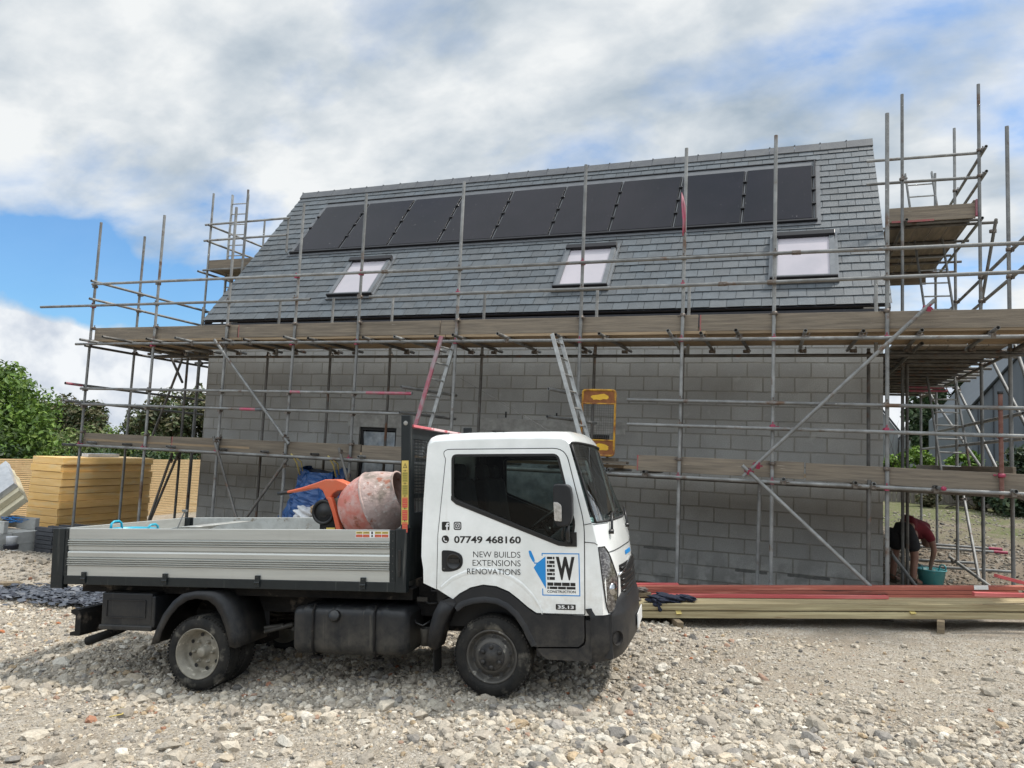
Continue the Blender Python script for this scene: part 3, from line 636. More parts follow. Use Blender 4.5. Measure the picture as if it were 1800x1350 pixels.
# transoms: poke out in front of the ledger
tx = [-12.15, -11.3, -10.6, -9.95, -9.1, -8.62, -7.75, -7.35, -6.3, -5.7, -5.1, -4.65, -3.95, -3.1, -2.45, -1.6, -1.15, -.65, .1, .75, 1.45, 2.2, 2.75]
for k, x in enumerate(tx):
    a = random.uniform(-.07, .07); yf = random.uniform(9.72, 9.98); 
    if k in (0, 1): yf = 9.75 if k == 0 else 9.5; a = .05
    t_ = tube('transom', scf, (x-a, yf, 3.624), (x+a*.6, 11.55, 3.610+random.uniform(-.01, .01)), 'tube_dark' if k % 3 else 'galv')
    coupler(t_, (x-a*.3, YI-.02, 3.565), math.pi/2, False, 0)
    if k > 2: coupler(t_, (x-a*.8, yo+.02, 3.585), random.uniform(0, 3), False, .3)
for k, x in enumerate([-12.1, -11.2, -10.2, -9.05, -8.2, -7.2, -6.3, -5.3, -4.2, -3.2, -2.35, -1.86, -.1, .72, .95, 1.6, 2.4]):
    a = random.uniform(-.03, .03); yf = 9.96 if x > -2 else random.uniform(9.98, 10.03)
    t_ = tube('transom', scf, (x-a, yf, 1.757), (x+a, 11.5, 1.745), 'tube_dark' if k % 2 else 'galv')
    if x > -2: coupler(t_, (x-a, yo-.02, 1.72), 0)
tp = tube('transom', scf, (1.62, 9.72, 1.752), (1.55, 11.4, 1.75)); tp['label'] = 'transom with a bright pink end'
MB().lathe((1.62, 9.712, 1.752), (0, 1, 0), [(0, 0), (0, TR+.002), (.05, TR+.002)], n=12).build('pink_cap', M['coupler_pink'], tp)
for z in (2.855, 2.463): # return rails at the access gap
    for x in (-5.60, -3.23):
        tube('return_rail', scf, (x-.02, 9.98, z), (x+.32 if x < -4 else x+.36, YI-.06, z-.02), 'galv')

# braces
for p0, p1, mm in (((-9.365, 10.04, 3.635), (-7.66, 10.04, 1.90), 'galv'), ((-9.20, 10.02, 1.965), (-8.42, 10.02, .30), 'tube_dark'), ((-8.70, 10.03, .25), (-7.66, 10.03, 1.66), 'tube_dark'),
               ((-6.69, 10.02, 1.88), (-6.1, 10.02, .40), 'tube_dark'), ((1.585, 10.01, 4.0), (-.585, 10.01, 1.765), 'galv'), ((-.60, 9.985, 1.905), (1.02, 9.985, .42), 'galv'),
               ((-11.35, 11.45, 1.6), (-12.2, 11.45, -.4), 'tube_dark'), ((-11.6, 10.9, -.3), (-10.95, 10.9, 1.62), 'tube_dark')):
    bo = tube('brace', scf, p0, p1, mm)
    for f in (.04, .93): 
        q = Vector(p0).lerp(Vector(p1), f); coupler(bo, (q.x, q.y+.03, q.z), .6, True if mm == 'galv' and p0[0] > -1 else False, .5)
# toe boards, 3.9 m lengths
def toe(root, x0, x1, y, z0, z1, sag=.0, bandL=False):
    o = MB().add([(x0, y-.018, z0), (x1, y-.018, z0+sag), (x1, y-.018, z1+sag), (x0, y-.018, z1), (x0, y+.018, z0), (x1, y+.018, z0+sag), (x1, y+.018, z1+sag), (x0, y+.018, z1)],
                 [(0, 1, 2, 3), (4, 7, 6, 5), (0, 4, 5, 1), (2, 6, 7, 3), (0, 3, 7, 4), (1, 5, 6, 2)]).build('toe_board', M['board'], root, bevel=.003, seg=1)
    if bandL: MB().bb((x0+.004, y-.0195, z0+.002), (x0+.022, y+.0195, z1-.002)).build('end_band', M['board_end'], o)
yt = YO+.05
toe(scf, -12.38, -9.02, yt, 3.685, 3.912, .003); toe(scf, -9.00, -5.12, yt, 3.690, 3.915, .002, True); toe(scf, -5.10, -1.22, yt, 3.690, 3.915, 0); toe(scf, -1.20, 2.70, yt-.002, 3.690, 3.912, -.01, True)
toe(scf, 2.72, 3.05, yt, 3.68, 3.90)
toe(scf, -12.42, -10.3, yt, 1.70, 1.93); toe(scf, -10.28, -6.4, yt, 1.705, 1.935, .01, True); toe(scf, -6.38, -5.6, yt, 1.715, 1.94)
toe(scf, -2.0, .14, yt, 1.765, 1.98, 0, True); toe(scf, .16, 2.56, yt-.02, 1.755, 1.975, -.02); toe(scf, 2.575, 3.05, yt+.03, 1.74, 1.95)
# decks: each board a part
def deck(root, x0, x1, ys_, z, seed):
    rnd = random.Random(seed)
    for k, y in enumerate(ys_):
        x = x0+rnd.uniform(-.12, .02)
        first = rnd.uniform(1.6, 3.9)
        while x < x1-.3:
            e = min(x+first, x1+rnd.uniform(-.03, .1)); first = 3.9
            MB().box(((x+e)/2, y+rnd.uniform(-.003, .003), z+rnd.uniform(0, .004)), (e-x-.012, .219, .038), Euler((0, 0, rnd.uniform(-.001, .001))).to_matrix()).build('deck_board', M['board_under'], root)
            x = e
deck(scf, -12.36, 2.9, [10.30+.229*k for k in range(5)], 3.668, 1)
deck(scf, -12.36, -5.6, [10.30+.232*k for k in range(5)], 1.80, 2); deck(scf, -5.55, -2.1, [10.42+.232*k for k in range(4)], 1.80, 9); deck(scf, -2.1, 2.9, [10.30+.232*k for k in range(5)], 1.80, 3)
MB().box((-3.1, 10.29, 1.86), (1.9, .2, .036)).box((-3.15, 10.31, 1.898), (1.7, .2, .036)).build('spare_board', M['board'], scf)

# ---- right gable
XO, XI = 2.66, 1.55
for y, zt in ((11.33, 6.62), (12.92, 8.0), (14.77, 8.09), (16.71, 7.98), (18.6, 4.6)):
    st = tube('standard', sgr, (XO, y, gz(XO, y)-.02), (XO, y, zt))
    for z in (4.92, 4.55, 3.57, 1.72): coupler(st, (XO, y, z), math.pi/2)
    if 12 < y < 17:
        for z in (6.93, 6.52): coupler(st, (XO, y, z), math.pi/2)
for y, zt in ((12.80, 7.92), (14.75, 7.5), (16.7, 7.4), (18.6, 3.6)):
    st = tube('standard', sgr, (XI+.03, y, gz(XI, y)-.02), (XI+.03, y, zt), 'galv' if y < 13 else 'tube_dark'); coupler(st, (XI+.03, y, 6.52), 0); coupler(st, (XI+.03, y, 3.56), 0)
q = MB().tube((XI+.09, 12.78, .05), (XI+.09, 12.78, 3.55), TR, 10).build('standard', M['tube_dark'], sgr)
for x, m_, y0, y1, z in ((XO+.05, 'galv', 10.2, 18.9, 4.93), (XO+.05, 'galv', 10.2, 18.9, 4.56), (XO+.05, 'tube_dark', 10.3, 18.9, 3.56), (XI-.02, 'tube_dark', 10.6, 18.7, 3.56), (XO+.05, 'galv', 11.0, 18.9, 2.72), (XO+.05, 'galv', 11.0, 18.9, 2.40), (XO+.05, 'tube_dark', 10.4, 18.9, 1.70), (XI-.02, 'tube_dark', 11, 18.7, 1.70),
                         (XO+.05, 'galv', 12.7, 17.0, 6.90), (XO+.05, 'galv', 12.7, 17.0, 6.51), (XO+.02, 'galv', 12.85, 16.9, 5.83), (XI+.08, 'tube_dark', 12.7, 16.9, 5.83)):
    tube('side_rail' if z in (4.93, 4.56, 2.72, 2.40, 6.90, 6.51) else 'ledger', sgr, (x, y0, z), (x, y1, z), m_)
for z in (6.90, 6.51): 
    tube('guard_rail', sgr, (1.08, 12.95, z+.02), (XO+.06, 12.95, z)); tube('guard_rail', sgr, (1.4, 16.75, z), (XO+.1, 16.75, z))
yy = 11.75
while yy < 18.8:
    e = random.uniform(.05, .38)
    tube('transom', sgr, (1.27, yy, 3.61), (XO+e, yy+random.uniform(-.03, .03), 3.61), 'tube_dark'); yy += random.uniform(.42, .62)
for yy in np.arange(11.6, 18.9, .85): tube('transom', sgr, (1.4, float(yy), 1.75), (XO+.12, float(yy), 1.75), 'tube_dark')
for yy, e in ((13.1, .06), (13.3, .32), (14.3, .12), (15.25, .02), (15.75, .28), (16.55, .3)): tube('transom', sgr, (1.42, yy, 5.88), (XO+e, yy, 5.88), 'tube_dark' if yy > 13.2 else 'galv')
def ydeck(root, xs_, y0, y1, z, name='deck_board', m_='board_y'):
    for x in xs_:
        y = y0+random.uniform(-.05, .05); first = random.uniform(1.5, 3.9)
        while y < y1-.2:
            e = min(y+first, y1+random.uniform(-.02, .1)); first = 3.9
            MB().box((x, (y+e)/2, z+random.uniform(0, .004)), (.219, e-y-.012, .038)).build(name, M[m_], root); y = e
ydeck(sgr, [1.40+.232*k for k in range(6)], 11.46, 18.9, 3.665); ydeck(sgr, [1.62+.232*k for k in range(5)], 11.6, 18.9, 1.80); ydeck(sgr, [1.52+.232*k for k in range(5)], 13.0, 16.8, 5.925)
def ytoe(root, x, y0, y1, z0, z1): return MB().bb((x-.018, y0, z0), (x+.018, y1, z1)).build('toe_board', M['board_y'], root, bevel=.003, seg=1)
ytoe(sgr, XO-.05, 13.0, 16.8, 5.95, 6.17); ytoe(sgr, XO-.05, 11.0, 14.9, 1.83, 2.04); ytoe(sgr, XO-.05, 14.92, 18.8, 1.83, 2.04); ytoe(sgr, XO-.05, 10.4, 14.3, 3.69, 3.91); ytoe(sgr, XO-.05, 14.32, 18.9, 3.69, 3.91)
tf = MB().bb((1.42, 12.985, 5.88), (2.62, 13.02, 6.115)).build('toe_board', M['board'], sgr, bevel=.003)
MB().bb((1.45, 12.975, 5.868), (2.05, 12.984, 5.90)).build('red_edge', M['board_end'], tf)
MB().bb((1.42, 16.8, 5.7), (2.5, 16.83, 5.93)).build('toe_board', M['board'], sgr)
MB().bb((XO-.045, 12.93, 5.90), (XO-.005, 13.01, 6.16)).build('board_clip', M['tube_pink'], sgr)
for p0, p1 in (((2.86, 12.85, 5.80), (2.86, 14.2, 4.3)), ((2.9, 12.1, 3.75), (2.98, 11.0, 2.3)), ((2.85, 13.51, 3.9), (2.95, 11.6, 2.45)), ((2.85, 15.94, 3.6), (2.95, 13.2, 1.9)), ((2.85, 18.6, 3.6), (2.9, 14.1, 2.0)),
               ((2.75, 14.8, 1.6), (2.62, 13.0, .35)), ((2.3, 13.4, .62), (2.9, 12.2, .15)), ((1.35, 12.6, .75), (1.75, 12.45, .2)), ((3.0, 12.5, 1.7), (3.5, 11.4, .8))):
    bo = tube('brace', sgr, p0, p1); q = Vector(p0).lerp(Vector(p1), .1); coupler(bo, (q.x-.03, q.y, q.z), 1.2)
tube('foot_tie', sgr, (1.9, 13.6, .42), (3.2, 13.5, .46)); tube('foot_tie', sgr, (1.9, 14.6, .40), (2.9, 14.7, .42))
pk = MB().tube((1.9, 14.9, 3.35), (2.55, 14.9, 3.35), .021, 8).tube((1.9, 14.9, 3.41), (2.5, 14.9, 3.41), .021, 8).build('stay_tube', M['tube_pink'], sgr, label='pink painted stay under the upper deck')

# ---- left gable
XG = -12.42
for x, y, zt, m_ in ((XG, 11.16, 5.97, 'galv'), (XG, 12.93, 7.49, 'galv'), (XG, 14.7, 7.45, 'galv'), (-11.33, 12.80, 7.44, 'galv'), (-11.33, 11.77, 4.6, 'galv'), (-11.33, 14.7, 7.4, 'galv'), (-11.36, 11.5, 3.6, 'tube_dark')):
    st = tube('standard', sgl, (x, y, gz(x, y)-.02), (x, y, zt), m_)
    for z in (4.75, 4.42, 3.57):
        if z < zt-.2 and x < -12: coupler(st, (x, y, z), math.pi/2)
for z in (4.76, 4.42): tube('guard_rail', sgl, (XG+.05, 10.0, z+.02), (XG+.05, 13.2, z))
for z, m_ in ((2.79, 'galv'), (2.47, 'galv')): 
    bo = tube('guard_rail', sgl, (XG-.05, 9.76, z+.03), (XG-.05, 13.2, z-.02), m_)
MB().tube((XG-.05, 9.755, 2.82), (XG-.05, 10.1, 2.811), TR+.0012, 12, cap=False).build('paint_band', M['tube_pink'], sgl, label='pink painted end of the side rail')
tube('ledger', sgl, (XG-.05, 9.82, 1.70), (XG-.05, 13.2, 1.69)); tube('ledger', sgl, (XG+.05, 10.0, 3.55), (XG+.05, 13.2, 3.52), 'tube_dark'); tube('ledger', sgl, (-11.3, 10.3, 3.54), (-11.3, 13.2, 3.52), 'tube_dark')
for yy in (11.8, 12.4, 13.0): tube('transom', sgl, (XG-.2, yy, 3.60), (-11.2, yy, 3.60), 'tube_dark')
ydeck(sgl, [-12.25+.232*k for k in range(5)], 11.46, 13.1, 3.665); ydeck(sgl, [-12.25+.232*k for k in range(5)], 11.5, 14.5, 1.80)
for z in (6.74, 6.37): tube('guard_rail', sgl, (XG-.1, 12.86, z), (-10.2 if z > 6.5 else -10.25, 12.86, z+.0)); tube('side_rail', sgl, (XG+.05, 12.8, z-.03), (XG+.05, 15.4, z-.03))
tube('ledger', sgl, (XG-.05, 12.7, 5.63), (XG-.05, 15.3, 5.63)); tube('transom', sgl, (XG-.1, 12.9, 5.70), (-10.9, 12.9, 5.70)); tube('transom', sgl, (XG-.1, 14.6, 5.70), (-10.9, 14.6, 5.70), 'tube_dark')
ydeck(sgl, [-12.32+.232*k for k in range(4)], 12.95, 15.1, 5.74); MB().bb((-12.45, 12.93, 5.71), (-11.0, 12.965, 5.93)).build('toe_board', M['board'], sgl); ytoe(sgl, -12.46, 12.97, 15.1, 5.71, 5.93)
tube('short_upright', sgl, (-10.27, 12.9, 6.0), (-10.27, 12.9, 6.72))
tube('brace', sgl, (-11.5, 11.5, 3.5), (-12.3, 11.6, 1.7), 'tube_dark'); tube('brace', sgl, (-11.75, 11.45, 3.52), (-11.25, 11.3, 3.0), 'tube_dark')

tpe = MB().path([(-1.47, 10.10, 5.62), (-1.455, 10.09, 5.45), (-1.43, 10.10, 5.2), (-1.44, 10.10, 5.0)], [.004, .018, .022, .012], 5).path([(-1.46, 10.11, 5.60), (-1.42, 10.08, 5.4), (-1.41, 10.10, 5.05)], [.004, .012, .010], 5)
o = tpe.build('marker_tape', M['tube_pink']); tag(o, 'pink and white tape tied round a scaffold upright in front of the solar panels', 'tape')
# ------------------------------------------------------------------ ladders, gate, tarpaulin bag
M['alu'] = mat('ladder_aluminium', (.40, .41, .40), .45, .5, var=(.26, .26, .25), vs=10)
M['red_alu'] = mat('pink_marked_ladder', (.33, .10, .13), .5, .1, var=(.30, .24, .25), vs=4, lo=.45, hi=.6)
def ladder(a, b, wdir, width, label, group=None, mats=('alu', 'alu'), rungs=.25, st=(.028, .062)):
    a, b, wd = Vector(a), Vector(b), Vector(wdir).normalized(); d = (b-a).normalized(); nn = d.cross(wd).normalized()
    root = empty('ladder', a, label, 'ladder', group)
    rot = Matrix((wd, nn, d)).transposed(); ln = (b-a).length
    for s, mm in ((-1, mats[0]), (1, mats[1])):
        MB().box((a+b)/2+wd*(s*width/2), (st[0], st[1], ln), rot).build('stile', M[mm], root, bevel=.004)
    k = .2
    while k < ln-.05:
        p = a+d*k; MB().tube(p-wd*(width/2-.012), p+wd*(width/2-.012), .014, 8, hollow=False).build('rung', M['alu'], root); k += rungs
    return root
ladder((-5.30, 9.92, 1.80), (-4.86, 9.98, 3.60), (.12, 1, 0), .38, 'ladder with one pink stile leaning up through the access gap', mats=('red_alu', 'alu'))
ladder((-1.83, 9.33, .06), (-3.13, 9.87, 3.60), (.05, 1, 0), .34, 'long bare aluminium ladder rising behind the truck windscreen', st=(.022, .055))
ladder((2.32, 13.6, 3.7), (2.06, 14.6, 7.25), (1, 0, 0), .42, 'ladder standing on the right upper deck up to the high platform', mats=('galv', 'galv'))
ladder((2.52, 14.0, 1.84), (2.38, 15.0, 4.2), (1, 0, 0), .42, 'ladder standing on the lower deck of the right gable scaffold', mats=('galv', 'galv'))
ladder((-12.0, 13.3, 3.7), (-12.12, 13.45, 7.62), (1, .1, 0), .42, 'tall ladder on the left gable scaffold against blue sky')
M['yellow'] = mat('worn_yellow_paint', (.50, .27, .02), .55, var=(.20, .07, .02), vs=9, lo=.42, hi=.6, bump=.3)
M['rustp'] = mat('rusted_plate', (.16, .055, .02), .8, var=(.26, .10, .03), vs=12, bump=.4)
M['yellowp'] = mat('yellow_plate_patch', (.70, .43, .03), .5, var=(.60, .35, .03), vs=10)
gate = empty('loading_gate', (-2.6, 10.2, 1.95), 'rusty yellow mesh gate hanging behind the truck cab on the scaffold', 'gate')
gx0, gx1, gz0, gz1, gy = -2.78, -2.31, 1.95, 2.86, 10.12
fr = MB(); pts = rounded([(gx0, gz0), (gx1, gz0), (gx1, gz1), (gx0, gz1)], .05)
fr.path([(x, gy, z) for x, z in pts], .016, 8, closed=True); fr.tube((gx0, gy, gz1-.19), (gx1, gy, gz1-.19), .011, 8, hollow=False); fr.tube((gx0, gy, gz0+.21), (gx1, gy, gz0+.21), .011, 8, hollow=False); fr.build('frame', M['yellow'], gate)
for z0, z1 in ((gz1-.185, gz1-.015), (gz0+.015, gz0+.205)):
    pl = MB().bb((gx0+.012, gy-.003, z0), (gx1-.012, gy+.003, z1)).build('plate', M['rustp'], gate)
    pp = []; 
    for q in range(16):
        an = q/16*2*math.pi; pp.append(((gx0+gx1)/2+.02+math.cos(an)*.15*random.uniform(.75, 1.1), (z0+z1)/2+.045*math.sin(an)*random.uniform(.6, 1.3)))
    MB().prism(pp, lambda a, b, t: (a, gy-.0055+.002*t, b)).build('paint_patch', M['yellowp'], pl)
ms = MB()
for k in range(14): x = gx0+.03+k*(gx1-gx0-.06)/13; ms.tube((x, gy, gz0+.21), (x, gy, gz1-.19), .0022, 4, hollow=False, cap=False)
for k in range(14): z = gz0+.24+k*(gz1-gz0-.46)/13; ms.tube((gx0+.02, gy+.003, z), (gx1-.02, gy+.003, z), .0022, 4, hollow=False, cap=False)
ms.build('wire_mesh', M['tube_dark'], gate)
M['tarp'] = mat('blue_tarpaulin', (.010, .045, .155), .35, var=(.015, .075, .23), vs=4, bump=1.0, bs=9, extra=spots((.25, .33, .45), 9, .66, .78, 6))
M['strap'] = mat('yellow_webbing', (.60, .48, .16), .8, var=(.45, .36, .12))
M['tanbag'] = mat('brown_paper_sack', (.36, .25, .15), .9, var=(.26, .18, .11), vs=5, bump=.6)
M['whitebag'] = mat('white_plastic_sack', (.62, .63, .64), .5, var=(.45, .46, .48), vs=6, bump=.8, bs=20)
bag = empty('bulk_bag', (-7.3, 10.5, .2), 'open blue tarpaulin bag hung by yellow straps from the scaffold', 'bag')
def noisy(p, s, amp, f): return (p[0]+amp*math.sin(p[1]*f+p[2]*f*1.3+s), p[1]+amp*math.sin(p[0]*f*1.2+p[2]*f+s*2), p[2]+amp*.6*math.sin(p[0]*f+p[1]*f*1.4+s*3))
rows = []
for j in range(30):
    z = 1.50-j*.045; wv = .36+.05*math.sin(j*.35)+(.012*j if j > 8 else 0)+(.10 if j > 22 else 0); fl_ = .20+.008*j; row = []
    for k in range(49):
        an = k/48*2*math.pi; cx_, cy_ = math.copysign(abs(math.cos(an))**.6, math.cos(an)), math.copysign(abs(math.sin(an))**.6, math.sin(an))
        fold = .075*(abs(math.sin(an*4.5+j*.05))-.5)+.035*(abs(math.sin(an*9-j*.11+1))-.5)+.02*math.sin(an*17-j*.2)
        p = (-7.32-.006*j+cx_*(wv+fold), 10.62+cy_*(fl_+fold*.6), z+(.05*math.cos(an*2) if j < 2 else 0)); row.append(noisy(p, 1, .012, 23))
    rows.append([(p[0]+.016*math.sin(p[2]*41+p[0]*23)*math.sin(p[0]*37-p[2]*19), p[1]-.02*abs(math.sin(p[2]*17+p[0]*31)), p[2]) for p in row])
MB().grid(rows, smooth=False).build('tarpaulin', M['tarp'], bag)
MB().add([(-7.6, 10.45, 1.48), (-7.0, 10.45, 1.42), (-7.0, 10.78, 1.42), (-7.62, 10.78, 1.50)], [(0, 1, 2, 3)]).build('top_flap', M['tarp'], bag)
for x in (-7.66, -6.95): MB().path([(x, 10.12, 1.74), (x+.02, 10.25, 1.60), (x-.01, 10.4, 1.40)], .012, 5).path([(x+.01, 10.10, 1.74), (x+.07, 10.3, 1.62), (x+.01, 10.45, 1.44)], .010, 5).build('strap', M['strap'], bag)
# sacks lying on the far bed side, in front of the tarpaulin
def lump(name, c, d, m_, seed=0, amp=.12, label=None, parent=None, cat=None, rot=0):
    bm = bmesh.new(); bmesh.ops.create_icosphere(bm, subdivisions=4, radius=1)
    rr = Euler((0, 0, rot)).to_matrix()
    for v in bm.verts:
        p = v.co; n = p.normalized(); k = 1+amp*(math.sin(n.x*5+seed)*math.sin(n.y*4+seed*2)+.6*math.sin(n.z*7+n.x*6+seed)+.4*math.sin(n.x*13+n.y*11+seed))
        q = Vector((math.copysign(abs(n.x)**.7, n.x)*d[0]*k, math.copysign(abs(n.y)**.7, n.y)*d[1]*k, n.z*d[2]*k)); v.co = rr @ q
    me = bpy.data.meshes.new(name); bm.to_mesh(me); bm.free(); me.materials.append(m_)
    for p in me.polygons: p.use_smooth = True
    o = bpy.data.objects.new(name, me); C.objects.link(o); o.location = c
    if parent is not None: o.parent = parent; o.matrix_parent_inverse = parent.matrix_world.inverted()
    if label: o['label'] = label
    if cat: o['category'] = cat
    return o

# ------------------------------------------------------------------ truck (own frame: x forward, y away from the near flank, z up)
a_, t_r, ro_ = R(7.2), R(3.7), R(1.2)
te = Vector((math.cos(a_)*math.cos(t_r), math.sin(a_)*math.cos(t_r), math.sin(t_r))); tl0 = Vector((-math.sin(a_), math.cos(a_), 0)); tu0 = te.cross(tl0)
tl_ = tl0*math.cos(ro_)-tu0*math.sin(ro_); tu = te.cross(tl_)
TM = Matrix(((te.x, tl_.x, tu.x, -2.1666), (te.y, tl_.y, tu.y, 5.5248), (te.z, tl_.z, tu.z, .0371), (0, 0, 0, 1)))
truck = empty('tipper_truck', label='white cab tipper truck with ribbed aluminium drop sides parked on the stones', cat='truck', mw=TM)
def dirt(color, z0, z1, amt=.8, sc_=9):
    def f(t, c, vec, tcn):
        s = N(t, 'ShaderNodeSeparateXYZ'); L(t, tcn.outputs['Object'], s.inputs[0])
        g_ = math_n(t, 'DIVIDE', math_n(t, 'SUBTRACT', z1, s.outputs[2]), z1-z0, True)
        nz = N(t, 'ShaderNodeTexNoise', i_Scale=sc_, i_Detail=7.0, i_Roughness=.7); L(t, vec, nz.inputs['Vector'])
        return mixc(t, math_n(t, 'MULTIPLY', math_n(t, 'MULTIPLY', g_, ramp(t, nz.outputs[0], [(.38, 0), (.66, 1)])), amt), c, tuple(color))
    return f
def streaks(color, sc_, lo, hi, amt=1.0):
    def f(t, c, vec, tcn):
        mpp = N(t, 'ShaderNodeMapping'); mpp.inputs['Scale'].default_value = (sc_, sc_, 1.2); L(t, tcn.outputs['Object'], mpp.inputs[0])
        nz = N(t, 'ShaderNodeTexNoise', i_Scale=1.0, i_Detail=4.0, i_Roughness=.6); L(t, mpp.outputs[0], nz.inputs['Vector'])
        return mixc(t, ramp(t, nz.outputs[0], [(lo, 0), (hi, amt)]), c, tuple(color))
    return f
M['white'] = mat('white_paint', (.86, .875, .86), .22, coat=.6, var=(.70, .72, .70), vs=2, extra=chain(dirt((.45, .40, .33), .62, 1.15, .55, 7), streaks((.62, .60, .55), 16, .62, .8, .35)))
M['pl'] = mat('black_bumper_plastic', (.010, .011, .013), .5, spec=.35, var=(.017, .017, .018), vs=5, extra=dirt((.12, .105, .085), .25, .72, .5, 11), bump=.15, bs=200)
M['chas'] = mat('dirty_chassis', (.007, .007, .0075), .75, spec=.25, var=(.018, .016, .014), vs=8, extra=spots((.12, .10, .08), 7, .58, .72, 1), bump=.3)
M['bedblk'] = mat('bed_frame_paint', (.009, .0125, .014), .42, spec=.35, var=(.014, .018, .019), vs=6, extra=streaks((.13, .13, .12), 24, .60, .74, .7))
M['alup'] = mat('drop_side_aluminium', (.50, .51, .48), .38, .45, var=(.43, .435, .41), vs=3, stretch=(.4, 1, 6), extra=streaks((.35, .34, .30), 9, .62, .78, .3), bump=.05)
M['aluin'] = mat('bed_inner_aluminium', (.46, .47, .45), .5, .3, var=(.33, .33, .31), vs=6, extra=spots((.22, .19, .15), 12, .60, .7, 2))
M['tyre'] = mat('tyre_rubber', (.012, .012, .012), .8, spec=.25, var=(.028, .026, .023), vs=9, extra=spots((.13, .12, .10), 8, .55, .72, 4), bump=.4, bs=60)
M['rim'] = mat('rear_rim_paint', (.27, .25, .205), .55, .2, var=(.17, .155, .12), vs=10, extra=spots((.42, .39, .32), 16, .6, .7, 4), bump=.2)
M['rimf'] = mat('front_rim_paint', (.075, .07, .062), .55, .2, var=(.05, .047, .042), vs=10, extra=spots((.30, .28, .24), 14, .6, .72, 4))
M['tank'] = mat('fuel_tank_plastic', (.008, .010, .013), .45, spec=.35, var=(.014, .015, .017), vs=5, extra=chain(dirt((.14, .125, .10), .2, .7, .55, 6), streaks((.12, .11, .09), 30, .62, .75, .5)))
def glassmat(name, tint, alpha, rough=.02):
    m = bpy.data.materials.new(name); m.use_nodes = True; t = m.node_tree; t.nodes.clear()
    tr = N(t, 'ShaderNodeBsdfTransparent'); tr.inputs[0].default_value = (*tint, 1); gl = N(t, 'ShaderNodeBsdfGlossy'); gl.inputs['Roughness'].default_value = rough; gl.inputs[0].default_value = (1, 1, 1, 1)
    fr = N(t, 'ShaderNodeFresnel'); fr.inputs[0].default_value = 1.5; mx = N(t, 'ShaderNodeMixShader')
    L(t, math_n(t, 'ADD', math_n(t, 'MULTIPLY', fr.outputs[0], .34), alpha, True), mx.inputs[0]); L(t, tr.outputs[0], mx.inputs[1]); L(t, gl.outputs[0], mx.inputs[2])
    o = N(t, 'ShaderNodeOutputMaterial'); L(t, mx.outputs[0], o.inputs[0]); return m
M['glass'] = glassmat('cab_side_glass', (.50, .56, .54), .0); M['wglass'] = glassmat('windscreen_glass', (.60, .68, .66), .03)
M['seat'] = mat('dark_seat_fabric', (.014, .014, .016), .9, var=(.03, .03, .032))
M['dash'] = mat('dashboard_plastic', (.05, .055, .06), .6, var=(.03, .032, .034))
M['decal'] = mat('black_vinyl', (.008, .008, .008), .35, var=(.012, .012, .012))
M['blue'] = mat('blue_vinyl', (.01, .22, .56), .35, var=(.012, .24, .6))
M['whited'] = mat('white_vinyl', (.75, .76, .75), .35, var=(.7, .7, .7))
M['chrome'] = mat('chrome', (.6, .6, .6), .12, 1, var=(.5, .5, .5))
M['lens'] = mat('clear_lens', (.26, .25, .24), .12, .5, spec=.9, var=(.05, .045, .045), vs=30, lo=.40, hi=.55, stretch=(1, 1, 2.2), coat=1)
M['amber'] = mat('indicator_lens', (.55, .54, .52), .1, .4, var=(.3, .29, .27), vs=40, coat=1)
W = 1.80
def tb(mb, name, m_, par=truck, **k): return mb.build(name, m_, par, local=True, **k)
UF = lambda v: float(np.interp(v, [.60, .66, .90, 1.17, 1.347, 1.958, 2.02], [.888, .89, .885, .862, .822, .66, .60]))
def bow(w_, v=1.2):
    q = min(w_, W-w_); b = float(np.interp(q, [0, .03, .09, .2, .45, .9], [0, .030, .062, .10, .140, .165])); return b*float(np.interp(v, [.66, 1.35, 1.96], [1, .95, .38]))
def rise(w_): q = min(w_, W-w_); return float(np.interp(q, [0, .012, .035, .08, .2, .9], [0, .028, .05, .064, .072, .082]))
ST = [0, .008, .03, .06, .12, .22, .40, .65, .9]; ST = ST+[W-s for s in ST[:-1][::-1]]
arch_w = [(-.30, .745), (-.245, .79), (-.15, .84), (-.05, .863), (.06, .853), (.16, .815), (.24, .757), (.31, .70), (.375, .658)]
side_lo = [(-.55, .87), (-.43, .82)]+arch_w+[(.76, .655), (.889, .66)]
front_v = [.66, .78, .90, 1.03, 1.17, 1.26, 1.347]
ws_v = [1.347, 1.45, 1.6, 1.75, 1.88, 1.958]
roofp = [(.66, 1.958), (.635, 1.985), (.60, 1.998), (.45, 2.005), (.2, 2.010), (-.1, 2.012), (-.35, 2.008), (-.46, 2.0), (-.50, 1.985), (-.517, 1.95)]
backp = [(-.517, 1.95), (-.535, 1.75), (-.552, 1.5), (-.566, 1.2), (-.568, 1.08), (-.552, .98), (-.55, .87)]
outline = side_lo+[(UF(v), v) for v in front_v[1:]]+[(UF(v), v) for v in ws_v[1:]]+roofp[1:]+backp[1:-1]
winp = rounded([(-.310, 1.90), (.575, 1.888), (.700, 1.34), (.665, 1.185), (.555, 1.185), (-.312, 1.535)], [.05, .05, .05, .06, .02, .05], 5)
doorp = rounded([(-.405, 1.94), (.63, 1.928), (.765, 1.347), (.752, .662), (.378, .662)], [.09, .10, .1, .004, .0], 6)
door_arch = [(a, b+.004) for a, b in arch_w[::-1][1:]]+[(-.436, .828), (-.426, 1.25)]
doorp = doorp+door_arch
cab = MB()
v2, f2 = fill2d(outline, [[(a+(0.012 if a < 0 else -.0), b) for a, b in winp]])
